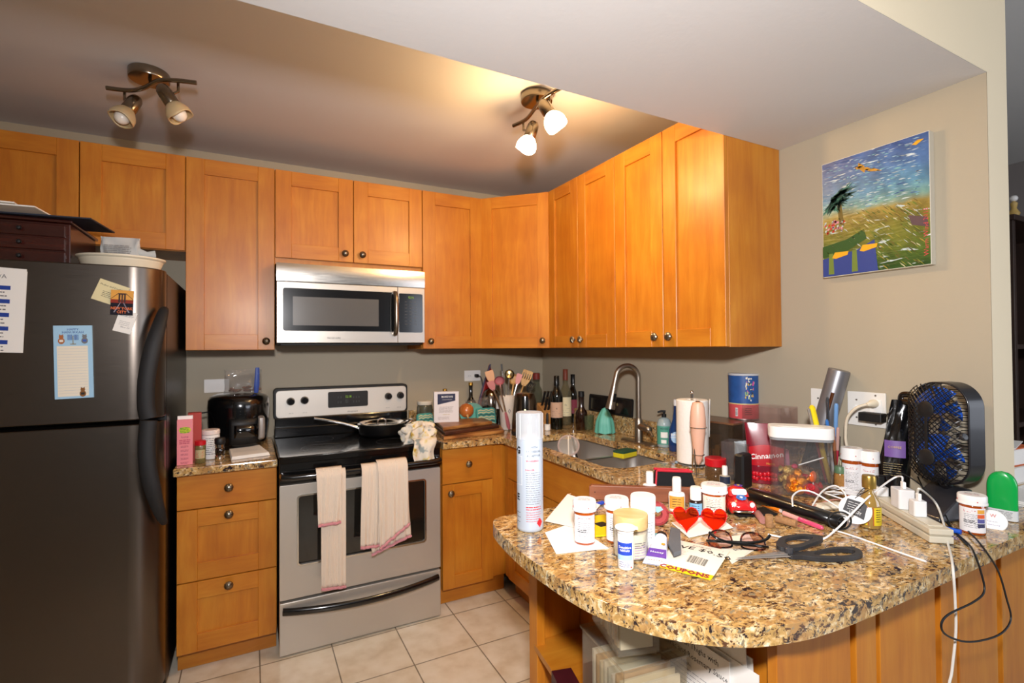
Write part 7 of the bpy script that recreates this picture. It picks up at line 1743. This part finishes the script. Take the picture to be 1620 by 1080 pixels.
b = MB(); b.text('SAVE $0.50', h_ * .20, INK, fn=lambda X, Y: g_(X - w * .02, Y + h_ * .20), bold=.01); b.text('coupon', h_ * .09, INK, fn=lambda X, Y: g_(X + w * .02, Y + h_ * .36)); b.barcode(w * .34, h_ * .22, INK, fn=g_, x0=w * .12, y0=-h_ * .2, n=22); b.lines(w * .3, 3, h_ * .06, .0009, INKR, None, lambda X, Y: g_(X - w * .26, Y + h_ * .02), words=3)
b.rect(w * .40, w * .405, -h_ * .42, h_ * .42, INKG, fn=g_, n=1); b.build('print', t)
b = MB(); b.add([(-w * .5, -h_ * .5, .0035), (w * .5, -h_ * .5, .0035), (w * .48, -h_ * .62, .0005), (-w * .4, -h_ * .60, .0005)], [(3, 2, 1, 0)], mat('#e3c61c', .35)); b.text('COUPONS', h_ * .1, mat('#8a1c2c', .5), T(0, -h_ * .56, .0028) @ RX(18), bold=.04, fx=1.4); b.build('front_fold', t, solid=.0004)
# squeezed tube
A = ONZ(1047, 849, Z + .016); B = ONZ(1036, 893, Z + .003)
t = thing('ointment_tube', 'small white and purple squeeze tube with black cap', 'tube', (B.x, B.y, Z1)); d = A - Vector((B.x, B.y, Z)); d.z = .013
U = d.normalized(); S_ = Vector((0, 0, 1)).cross(U).normalized(); N_ = U.cross(S_)
def tb(u_, v_): a = 2 * pi * u_; wd_ = .027 - .012 * v_; th_ = .0012 + .0125 * v_ ** .8; return tuple(d * v_ * .88 - S_ * (wd_ * cos(a)) + N_ * (th_ * sin(a)) + Vector((0, 0, .0015 + .003 * v_)))
b = MB(); b.grid(tb, 28, 12, mat('#e4e4ee', .3, coat=.4), cu=True); b.build('tube', t)
def tbt(x_, v_): return Vector(tb(.25, v_)) + S_ * -x_ + N_ * .0008
PURP = mat('#6a3fa0', .5); b = MB(); b.add([tbt(-.022, .20), tbt(.022, .20), tbt(.019, .46), tbt(-.019, .46)], [(0, 1, 2, 3)], PURP) ; 
R = random.Random(5)
for k in range(14): x_ = R.uniform(-.012, .012); v_ = R.uniform(.05, .85); 
for k in range(6): q = tbt(-.014 + .0055 * k, .10); b.add([q, q + Vector((.003, 0, 0)), q + Vector((.003, .003, 0)), q + Vector((0, .003, 0))], [(0, 1, 2, 3)], mat('#d88a3a', .5))
M_ = Matrix((-S_ * 1, U, N_)).transposed().to_4x4(); M_.translation = tbt(0, .33) + N_ * .0005
b.text('Honey', .011, WHTM, M_ @ T(0, 0, .001), bold=.02); M2 = M_.copy(); M2.translation = tbt(.010, .62) + N_ * .0008; b.plate(circ(.005, 6), 0, .0004, mat('#e0a02a', .5), M=M2); b.build('print', t)
MB().tube([d * .885 + Vector((0, 0, .0045)), d * 1.0 + Vector((0, 0, .0045))], .0125, BLKM, 20).build('cap', t)
# grey pumice file
P = [ONZ(a, b, Z) for a, b in ((1061, 846), (1076, 850), (1078, 886), (1066, 890), (1057, 872))]
o = flat('nail_file', 'grey foam file wedge between the tube and the coupon packet', 'file', P, Z1 + .011, .010, mat('#66676a', .95, bump=.7, bscale=500), bevel=.002)
# green card and silver blister
flat('gift_card', 'small green and white card lying behind the heart sunglasses', 'card', [ONZ(a, b, Z) for a, b in ((1068, 812), (1110, 808), (1118, 822), (1076, 828))], Z1, .001, mat('#9cc45a', .5))
flat('paper', 'small white paper with printed lines under the heart sunglasses', 'paper', [ONZ(a, b, Z) for a, b in ((1062, 828), (1130, 812), (1160, 836), (1090, 852))], Z1 + .0012, .0008, PAPER)
flat('teal_wrapper', 'scrap of teal wrapper by the plain white supplement bottle', 'wrapper', [ONZ(a, b, Z) for a, b in ((1034, 845), (1050, 842), (1046, 862), (1036, 860))], Z1, .001, mat('#5fb8b8', .4))
# heart sunglasses
RLENS = clear('#ff8248', .8, .03, .05, '#f03408'); RFR = mat('#c8101a', .2, coat=1)
def heart(cx, w, h, s_=1):
    pts_ = []
    for i in range(36):
        a = 2 * pi * i / 36; X = 16 * sin(a) ** 3; Y = 13 * cos(a) - 5 * cos(2 * a) - 2 * cos(3 * a) - cos(4 * a)
        pts_.append((cx + X / 34 * w, (Y + 2.5) / 29 * h))
    return pts_
A, B = ONZ(1062, 838, Z + .0), ONZ(1150, 822, Z)
gx, gy = SPOT(1108, 842, .0)
t = thing('heart_sunglasses', 'red heart-shaped sunglasses standing folded open on the worktop', 'sunglasses', (gx, gy, Z1 + .030), 0, rot=(radians(-16), radians(4), radians(camrz(gx, gy) + 22)))
for s_ in (-1, 1):
    MB(UPR).plate(ccw(heart(s_ * .037, .069, .060)), -.0009, .0009, RLENS).build('lens', t)
    b = MB(UPR); hp_ = heart(s_ * .037, .071, .062); b.tube([(p[0], p[1], 0) for p in hp_], .0013, RFR, 6, closed=True); b.build('rim', t)
b = MB(UPR); b.tube([(-.009, .008, 0), (0, .0095, .001), (.009, .008, 0)], .0022, RFR, 8); b.build('bridge', t)
for s_ in (-1, 1):
    b = MB(); b.tube(cr([(s_ * .071, -.0, .014), (s_ * .074, .010, .015), (s_ * .066, .06, .016), (s_ * .06, .10, .018), (s_ * .055, .125, .013)], 5), .0026, RFR, 8, sx=.6); b.build('temple', t)
# tortoiseshell glasses
def tort():
    m, nt, b, out = newmat('tortoiseshell'); tc = nt.nodes.new('ShaderNodeTexCoord'); n = nt.nodes.new('ShaderNodeTexNoise'); n.inputs['Scale'].default_value = 70; nt.links.new(tc.outputs['Object'], n.inputs['Vector'])
    r = ramp(nt, [(.42, '#120806'), (.55, '#4a1a10'), (.66, '#8a4426')], n.outputs['Fac']); nt.links.new(r.outputs[0], b.inputs['Base Color']); b.inputs['Roughness'].default_value = .12; b.inputs['Coat Weight'].default_value = 1; return m
TOR = tort()
gx, gy = SPOT(1165, 868, .0)
t = thing('eyeglasses', 'tortoiseshell eyeglasses lying upside down with black temples crossed', 'glasses', (gx, gy, Z1 + .0195), 0, rot=(radians(158), radians(2), radians(camrz(gx, gy) + 16)))
for s_ in (-1, 1):
    o1 = [(s_ * .008, .010), (s_ * .014, .018), (s_ * .04, .021), (s_ * .062, .017), (s_ * .066, .004), (s_ * .060, -.012), (s_ * .044, -.021), (s_ * .024, -.020), (s_ * .011, -.010)]
    o2 = [((px - s_ * .037) * .86 + s_ * .037, py * .80) for px, py in o1]
    sm = lambda P_: [(q.x, q.y) for q in cr([(a, b, 0) for a, b in P_], 4, True)]
    b = MB(UPR); b.plate(ccw(sm(o1)), -.0022, .0022, TOR, holes=[ccw(sm(o2))]); fr_o = b.build('rim', t, bevel=.001)
    MB(UPR).plate(ccw(sm(o2)), -.0005, .0005, clear('#f6e8ea', .7)).build('lens', t)
b = MB(UPR); b.tube([(-.010, .008, 0), (0, .011, .001), (.010, .008, 0)], .0026, TOR, 8); b.build('bridge', t)
for s_ in (-1, 1):
    zz_ = .010 if s_ > 0 else .006
    b = MB(); b.tube(cr([(s_ * .066, .002, zz_), (s_ * .067, .008, zz_), (s_ * .035, .018 + .007 * (s_ + 1), zz_), (-s_ * .025, .028 + .006 * (s_ + 1), zz_ - .002), (-s_ * .055, .03 + .005 * (s_ + 1), zz_ - .010), (-s_ * .068, .03, zz_ - .022)], 5), .0032, BLK, 8, sx=.55, up=(0, 0, 1)); b.build('temple', t)
# scissors
SCB = mat('#a8a29c', .3, .55); SCH = mat('#2a2a2c', .45)
A, B = ONZ(1163, 884, Z + .008), ONZ(1352, 868, Z + .006)
d = B - A; ang = math.atan2(d.y, d.x); Ls = d.length
t = thing('scissors', 'black handled kitchen scissors lying open-side down at the front', 'scissors', (A.x, A.y, Z1 + .0005), math.degrees(ang))
k = Ls
b = MB(); b.plate(ccw([(0, 0), (k * .42, -.012), (k * .47, -.010), (k * .47, .006), (k * .40, .010)]), .005, .0068, SCB); b.build('blade', t, bevel=.0006, seg=1)
b = MB(); b.plate(ccw([(.004, .001), (k * .40, .013), (k * .46, .014), (k * .47, -.004), (k * .40, -.004)]), .0072, .009, SCB); b.build('blade', t, bevel=.0006, seg=1)
sm = lambda P_, n=5: [(q.x, q.y) for q in cr([(a, b, 0) for a, b in P_], n, True)]
o1 = sm([(k * .42, -.012), (k * .5, -.020), (k * .62, -.040), (k * .80, -.047), (k * .95, -.036), (k * 1.0, -.010), (k * .95, .004), (k * .82, .008), (k * .66, -.002), (k * .52, .002), (k * .44, .006)])
h1_ = sm([(k * .60, -.018), (k * .70, -.033), (k * .84, -.036), (k * .93, -.024), (k * .93, -.010), (k * .84, -.001), (k * .70, -.003)])
b = MB(); b.plate(ccw(o1), .0, .010, SCH, holes=[ccw(h1_)]); b.build('handle', t, bevel=.004, seg=3)
o2 = sm([(k * .40, .012), (k * .46, .004), (k * .56, .004), (k * .66, .016), (k * .82, .034), (k * .86, .056), (k * .74, .074), (k * .56, .068), (k * .46, .046), (k * .40, .026)])
h2_ = sm([(k * .49, .022), (k * .56, .019), (k * .67, .030), (k * .78, .048), (k * .72, .062), (k * .58, .056), (k * .50, .038)])
b = MB(); b.plate(ccw(o2), .0102, .019, SCH, holes=[ccw(h2_)]); b.build('handle', t, bevel=.0035, seg=3)
MB(T(k * .44, .001, .0092)).lathe([(.0085, 0), (.0085, .010), (.0065, .0115), (.0065, .0105), (.004, .0105), (0, .0108)], mat('#4a4a4e', .35, .4), 24).build('pivot', t)
# gold miniature bottle with round tag
x, y, r = PS(1376, 838, 15.5); h = H(x, y, 752)
t = thing('mini_bottle', 'miniature clear liquor bottle with gold cap and yellow label', 'bottle', (x, y, Z1), camrz(x, y))
MB().lathe([(r * .85, 0), (r * .98, .003), (r, h * .10), (r, h * .42), (r * .9, h * .52), (r * .5, h * .64), (r * .38, h * .70), (r * .38, h * .76)], mat('#b8954e', .08, coat=1, trans=.35), 36).build('body', t)
MB().lathe([(r * .60, h * .762), (r * .62, h * .78), (r * .62, h * .97), (r * .56, h), (0, h)], mat('#b5954a', .3, .8), 30).build('cap', t)
f = cylmap(r, 0, -90, .0006); f2 = cylmap(r, 0, -90, .0011); b = MB(); b.grid(lambda q, v: f(-r * 1.5 + 1.35 * r * q, h * (.08 + .34 * v)), 10, 1, mat('#d8c22a', .4)); b.grid(lambda q, v: f(r * .35 + r * q, h * (.08 + .34 * v)), 8, 1, mat('#d8c22a', .4))
b.rect(-r * .95, -r * .3, h * .12, h * .26, WHTM, fn=f2, n=3); b.barcode(r * .5, h * .10, INK, fn=lambda u_, v_: cylmap(r, 0, -90, .0015)(u_, v_), x0=-r * .62, y0=h * .19, n=8)
for q in ((-r * .16, -r * .10), (r * .30, r * .36)): b.rect(q[0], q[1], h * .08, h * .43, mat('#b8402a', .4), fn=f2)
b.lines(r * .5, 6, .006, .002, INK, None, lambda u_, v_: f2(u_ + r * .8, v_ + h * .38), words=2); b.build('label', t)
x0, y0 = x, y; tg = ONZ(1353, 806, Z + .028)
tq_ = CAM + (tg - CAM) * .955
t = thing('hang_tag', 'round white tag with dark printed square tied to the miniature bottle', 'tag', (tq_.x, tq_.y, tq_.z), 0, rot=(radians(64), 0, radians(camrz(tg.x, tg.y))))
rt_ = 21 * MPP(tg.x, tg.y)
b = MB(); b.plate(circ(rt_, 40), 0, .0008, WHTM); b.plate(ccw([(-rt_ * .45, rt_ * .75), (rt_ * .75, rt_ * .5), (rt_ * .5, -rt_ * .65), (-rt_ * .75, -rt_ * .1)]), .0009, .0011, mat('#39393c', .6)); b.lines(rt_ * .8, 4, rt_ * .17, .001, WHTM, T(.0, rt_ * .45, .0013) @ RZ(-12), words=3); b.text('LIGHT', rt_ * .26, WHTM, T(-.0, -rt_ * .22, .0013) @ RZ(-12)); b.build('card', t)
b = MB(); b.tube(cr([(0, rt_ * .8, .001), (rt_ * .3, rt_ * 1.1, .006), (rt_ * .8, rt_ * 1.5, .004), (rt_ * .5, rt_ * 1.6, -.004), (0, rt_ * .85, -.001)], 5), .0009, BLKM, 6); b.build('string', t)
# power strip
A, B = ONZ(1405, 806, Z + .03), ONZ(1466, 846, Z + .03)
mid = (ONZ(1478, 858, Z) + ONZ(1392, 805, Z)) / 2; d = ONZ(1478, 850, Z) - ONZ(1392, 800, Z)
t = thing('power_strip', 'beige power strip lying on the worktop with white chargers plugged in', 'power strip', (mid.x + .03, mid.y + .022, Z1), math.degrees(math.atan2(d.y, d.x)))
STP = mat('#cfc8b4', .4); ls = d.length + .09
b = MB(); b.bx(-ls / 2, ls / 2, -.026, .026, 0, .016, STP); b.bx(-ls / 2 + .003, ls / 2 - .003, -.024, .024, .016, .020, mat('#b8b09c', .5)); b.bx(-ls / 2, ls / 2, -.026, .026, .020, .034, STP); b.build('body', t, bevel=.003, seg=2)
MB().plate(rrect(ls * .88, .034, .005), .034, .0365, mat('#d6cfbc', .4)).build('socket_panel', t, bevel=.001)
sx, sy, sr = t.location.x, t.location.y, t.rotation_euler.z
def onstrip(u_, v_=0): return (sx + u_ * cos(sr) - v_ * sin(sr), sy + u_ * sin(sr) + v_ * cos(sr))
ztop_ = Z1 + .037
CHG = mat('#e9e9e8', .3, coat=.2)
def charger(label, px, w, d_, h_, rz_=0, plugm=None):
    # finds the strip point under image column px
    best = min((abs((Vector((*onstrip(k * .002), ztop_)) - CAM).dot(RT) / (Vector((*onstrip(k * .002), ztop_)) - CAM).dot(FW) * CF + 810 - px), k * .002) for k in range(-90, 91))
    u_ = best[1]; p = onstrip(u_, .0); t = thing('phone_charger', label, 'charger', (p[0], p[1], ztop_), math.degrees(sr) + rz_, 'white chargers in the power strip')
    MB().plate(rrect(w, d_, .006, 5), 0, h_, CHG).build('body', t, bevel=.002, seg=2); return t, p
tA, pA = charger('large white charger block in the middle of the power strip', 1428, .046, .040, .052)
tB, pB = charger('small white charger cube at the near end of the power strip', 1452, .030, .030, .040)
tC, pC = charger('white charger block at the far end of the power strip, with black plug', 1392, .040, .032, .026)
for tt, hh_, nm in ((tA, .052, 'usb_plug'), (tB, .040, 'usb_plug')): MB().box(.0135, .008, .018, WHT, (.004, 0, hh_ + .0095)).build(nm, tt, bevel=.0015)
MB().box(.018, .018, .030, BLKM, (.002, 0, .0415)).build('black_plug', tC, bevel=.003)
WC = mat('#f0f0ef', .35); 
def wire(label, pts_, r, m, name='charging_cable', n=6, group=None):
    o = MB().tube(cr(pts_, n), r, m, 8).build(name); return tag(o, label, 'cable', group)
def W3(px, py, zz_): return ONZ(px, py, zz_)
cw_ = .0021
top1 = Vector((pA[0], pA[1], ztop_ + .072))
wire('white charging cable arching from the large charger down past the scissors', [top1, top1 + Vector((-.004, .0, .012)), W3(1412, 757, Z + .11), W3(1375, 785, Z + .085), W3(1345, 815, Z + .05), W3(1322, 838, Z + .015), W3(1300, 853, Z + .004), W3(1270, 853, Z + .003), W3(1240, 850, Z + .003), W3(1215, 845, Z + .003)], cw_ * 1.1, WC)
top2 = Vector((pB[0], pB[1], ztop_ + .060))
wire('off-white charging cable running from the small cube over the counter edge to the floor', [top2, top2 + Vector((0, -.006, .010)), W3(1480, 795, Z + .05), W3(1492, 825, Z + .02), W3(1500, 862, Z + .004), W3(1505, 882, Z + .004), ONY(1508, 905, -2.556), ONY(1511, 950, -2.556), ONY(1512, 1000, -2.556), ONY(1506, 1060, -2.556), ONY(1500, 1120, -2.556), (ONY(1500, 1120, -2.556) + Vector((0, 0, -.35)))], .0026, mat('#dcdad2', .4))
wire('white cable lying straight across the granite toward the front edge', [W3(1318, 838, Z + .003), W3(1345, 846, Z + .003), W3(1385, 860, Z + .003), W3(1430, 876, Z + .003), W3(1465, 888, Z + .003)], cw_, WC)
# coil of white cable
cx_, cy_ = ONZ(1345, 795, Z).x, ONZ(1345, 795, Z).y
for i, (px, py, zz_, rx, ry, ph_) in enumerate(((1348, 778, .030, .085, .040, 0), (1352, 772, .038, .080, .036, .6), (1345, 784, .020, .075, .045, 1.2))):
    c_ = ONZ(px, py, Z + zz_); pts_ = []
    for k in range(20):
        a = 2 * pi * k / 20 + ph_; v = Vector((RT.x, RT.y, 0)) * rx * cos(a) + Vector((FW.x, FW.y, 0)) * ry * sin(a); pts_.append(c_ + v + Vector((0, 0, .008 * sin(2 * a + ph_))))
    o = MB().tube(cr(pts_, 3, True), cw_, WC, 7, closed=True).build('charging_cable'); tag(o, ['white cable loop lowest in the tangled coil behind the mini bottle', 'white cable loop highest in the tangled coil behind the mini bottle', 'white cable loop in front in the tangled coil behind the mini bottle'][i], 'cable', 'tangled white cables')
wire('white cable rising in a hook above the black sleeve, in front of the candies', [W3(1254, 800, Z + .045), W3(1254, 785, Z + .056), W3(1266, 776, Z + .062), W3(1285, 778, Z + .06), W3(1310, 792, Z + .045), W3(1335, 808, Z + .03), W3(1365, 820, Z + .012)], cw_ * 1.1, WC, group='tangled white cables')
wire('white cable curving up in an arch left of the mini bottle', [W3(1282, 805, Z + .02), W3(1300, 778, Z + .045), W3(1320, 768, Z + .055), W3(1335, 778, Z + .045), W3(1342, 796, Z + .02), W3(1350, 806, Z + .008)], cw_ * 1.1, WC, group='tangled white cables')
wire('salmon pink cable lying under the white coil', [W3(1268, 808, Z + .01), W3(1295, 797, Z + .012), W3(1320, 790, Z + .012), W3(1345, 792, Z + .006)], cw_, mat('#d89a8c', .4))
wire('black cable from the fan base over the charging blocks', [Vector((pC[0], pC[1], ztop_ + .058)), W3(1402, 752, Z + .10), W3(1425, 748, Z + .11), W3(1460, 770, Z + .08), W3(1490, 805, Z + .03), W3(1508, 838, Z + .004), W3(1530, 862, Z + .003)], .0018, BLKM)
# small things behind the cables
x, y = ONY(1322, 780, -2.11).x, -2.11
t = thing('tower_souvenir', 'small pale lattice tower souvenir with key ring before the pen cup', 'souvenir', (x + .01, y - .01, Z1))
h = H(x, y, 712); TWM = mat('#b8b49a', .4, .4); b = MB()
for sx_ in (-1, 1):
    for sy_ in (-1, 1): b.tube([(sx_ * .013, sy_ * .013, 0), (sx_ * .007, sy_ * .007, h * .35), (sx_ * .002, sy_ * .002, h * .85)], .0014, TWM, 6)
for k_, w_ in ((.35, .007), (.6, .0045), (.12, .011)): b.tube([(-w_, -w_, h * k_), (w_, -w_, h * k_), (w_, w_, h * k_), (-w_, w_, h * k_)], .0014, TWM, 6, closed=True)
b.tube([(0, 0, h * .85), (0, 0, h)], .001, TWM, 6); b.build('tower', t)
x, y = ONY(1340, 780, -2.15).x, -2.135
x = ONY(1326, 780, y).x
t = thing('spice_jar', 'small glass spice jar with green lid and wire tie amid the cables', 'jar', (x + .012, y, Z1)); h = H(x, y, 738)
MB().lathe([(.015, 0), (.017, .003), (.017, h * .7), (.015, h * .76)], mat('#c08a4a', .15, coat=1, vary=.6, bscale=300), 24).build('jar', t); MB().lathe([(.0165, h * .77), (.0165, h - .002), (.015, h), (0, h)], mat('#5c7a5a', .4), 24).build('lid', t)
p = ONZ(1303, 790, Z); t = box_thing('remote_control', 'cream oval remote half hidden under the cable coil', 'remote', .085, .04, .014, (ONZ(1318, 806, Z).x, ONZ(1318, 806, Z).y + .01, Z1), -16, mat('#e3dcc8', .4), bevel=.006)
x, y = -.02, -2.20
t = box_thing('note_block', 'small red and white note block behind the cable coil', 'note block', .05, .04, .012, (ONY(1385, 770, -2.235).x - .03, -2.245, Z1), 10, RED)
# right end: pill bottle, lid, deodorant, small things
x, y = 0, -2.480
x = ONY(1538, 800, y).x; r = 16.8 * MPP(x, y)
pill('amber prescription bottle with colour-coded label at the wall end', x, y, ZAT(x, y, 752) - ZAT(x, y, 812) , r, 21, strips=True)
x2, y2 = ONY(1571, 800, -2.492).x, -2.492
t = thing('loose_lid', 'loose white child-proof cap leaning against the green deodorant', 'cap', (x2, y2, Z1 + .019), 0, rot=(radians(66), 0, radians(camrz(x2, y2) + 4)))
rc = 17 * MPP(x2, y2)
b = MB(); b.lathe([(rc, -.012), (rc, -.002), (rc * .95, 0), (0, 0)], WHT, 36); b.text('W', .012, INKR, T(0, rc * .42, .0004)); b.text('Push down', .0045, INKB, T(-.002, -rc * .1, .0004)); b.text('while turning', .0045, INKB, T(0, -rc * .4, .0004)); b.build('lid', t)
x3 = ONY(1583, 800, -2.474).x + .004; y3 = -2.4745; sc_w = 17.5 * MPP(x3, y3)
t = thing('deodorant', 'bright green capped deodorant stick standing at the wall end', 'deodorant', (x3 + .006, y3, Z1), camrz(x3, y3) - 6)
hD = ZAT(x3, y3, 716) - ZAT(x3, y3, 792)
b = MB(); b.plate(rrect(sc_w * 2.05, .028, .012, 6), 0, hD * .22, mat('#dfe2e2', .4)); b.lines(sc_w * 1.5, 5, .004, .0012, INKG, T(0, -.0143, hD * .18) @ UPR, words=4); b.build('base', t, bevel=.002)
def deo(u_, v_):
    a = 2 * pi * u_; zt = hD * .22 + .0005; k_ = max(0, v_ - .55) / .45; s_ = (1 - k_ ** 2.4) ** .5 if k_ < 1 else 0
    cx_ = abs(cos(a)) ** .6 * (1 if cos(a) > 0 else -1); sy_ = abs(sin(a)) ** .6 * (1 if sin(a) > 0 else -1)
    return (sc_w * 1.03 * cx_ * s_, .0145 * sy_ * (s_ ** .35 if s_ > 0 else 0), zt + (hD - zt) * v_)
b = MB(); b.grid(deo, 40, 26, mat('#14b04e', .22, coat=.4), cu=True); b.build('cap', t)
x, y = ONY(1514, 800, -2.46).x, -2.476
t = thing('lighter', 'blue plastic lighter standing between fan and amber bottle', 'lighter', (ONY(1520, 800, y).x, y, Z1 + .007), 60); MB().tube([(0, 0, 0), (.028, .02, 0)], .006, mat('#1f56c8', .3), 12).build('body', t)
# ---------------------------------------------------------------- nook under the rounded end
SHZ = .4985
AC = clear('#f4f1ea', .8, .05, .06, '#d4d0c2')
def acbox(label, loc, rz, w, d_, h_, lidh, fill):
    t = thing('recipe_box', label, 'box', loc, rz, 'clear acrylic recipe boxes'); th = .004
    b = MB()
    for q in ((-w / 2, w / 2, -d_ / 2, -d_ / 2 + th), (-w / 2, w / 2, d_ / 2 - th, d_ / 2), (-w / 2, -w / 2 + th, -d_ / 2 + th, d_ / 2 - th), (w / 2 - th, w / 2, -d_ / 2 + th, d_ / 2 - th)): b.bx(*q, 0, h_, AC)
    b.bx(-w / 2 + th, w / 2 - th, -d_ / 2 + th, d_ / 2 - th, 0, th, AC); b.build('box', t, bevel=.0008, seg=1)
    b = MB(); b.bx(-w / 2 - .004, w / 2 + .004, -d_ / 2 - .004, d_ / 2 + .004, h_ + .0005, h_ + lidh, AC); b.bx(w * .18, w * .40, -d_ * .4, d_ * .4, h_ + lidh, h_ + lidh + .005, AC); b.build('lid', t, bevel=.0008, seg=1)
    n = 9
    for i in range(n):
        c_ = ('#f4eedd', '#ece0c4', '#d9b888', '#f4f0e6', '#d4d4c8')[i % 5]
        b = MB(); b.box(w - .02, .006, h_ * (.72 + .05 * (i % 3)), mat(c_, .8), (0, -d_ / 2 + .014 + i * (d_ - .03) / n, h_ * .40 + th)); b.build('card', t)
    return t
zb_ = ZAT(-1.13, -2.25, 1000)
p1 = ONY(1000, 1010, -2.20)
lowh = .70 - SHZ
acbox('larger clear acrylic recipe box full of cards in the open nook', (-1.098, -2.208, SHZ + .001), -7, .155, .175, lowh - .012, .007, 1)
acbox('smaller acrylic recipe box stacked on the larger one under the worktop', (-1.118, -2.205, SHZ + lowh + .0075), -16, .092, .150, ZU - SHZ - lowh - .036, .005, 1)
# recipe printouts leaning
R = random.Random(9)
for i in range(6):
    zl_ = (ZU - .02 - i * .03); lab = ['printed recipe sheet with large headline, nearest in the nook', 'white recipe sheet second from the front of the leaning stack', 'white recipe sheet third from the front of the leaning stack', 'white recipe sheet fourth from the front of the leaning stack', 'white recipe sheet second from the back of the leaning stack', 'white recipe sheet furthest back in the leaning stack'][i]
    ht_ = (.216, .222, .262, .25, .235, .27)[i]; t_ = MB(); t_.box(.205, .0022, ht_, PAPER, (0, 0, ht_ / 2))
    if i == 0:
        for k_, s_ in enumerate(('Chicken Thighs with', 'Garlic and Rosemary Sauce')): t_.text(s_, .0175, INK, T(.012, -.0015, .198 - .022 * k_) @ UPR, fx=.9)
        t_.text('A weeknight staple.', .009, INK, T(-.03, -.0015, .155) @ UPR); t_.lines(.17, 11, .009, .001, INKG, T(0, -.0015, .142) @ UPR, words=8)
    o = t_.build('recipe_sheet'); 
    px0 = 1085 + i * 22; yy0 = -2.33 + i * .035
    q_ = ONY(px0, 1060, yy0)
    o.location = (-1.005 + (0, .007, .012, .016, .020, .024)[i], (-2.286, -2.34, -2.325, -2.30, -2.33, -2.27)[i], SHZ + .001); o.rotation_euler = (0, radians((0, 1.2, -2, 2.2, -1.5, 1)[i]), radians(-90 + (0, 1, -1.4, .6, -.6, 0)[i])); tag(o, lab, 'paper', 'recipe printouts leaning in the nook')

x, y = -1.235, -2.06
box_thing('book', 'dark red and black bound book at the left of the nook shelf', 'book', .05, .12, .075, (-1.205, -2.12, SHZ + .001), -14, mat('#4a0f18', .5, vary=.6), part='cover')
sheet('paper', 'small white card leaning low at the left edge of the nook', 'card', .075, .05, .002, (-1.235, -2.215, SHZ + .03), 20, PAPER, tilt=(50, 0), draw=lambda m, M_: m.lines(.05, 4, .008, .001, INKG, M_ @ T(0, .014, 0), words=4))
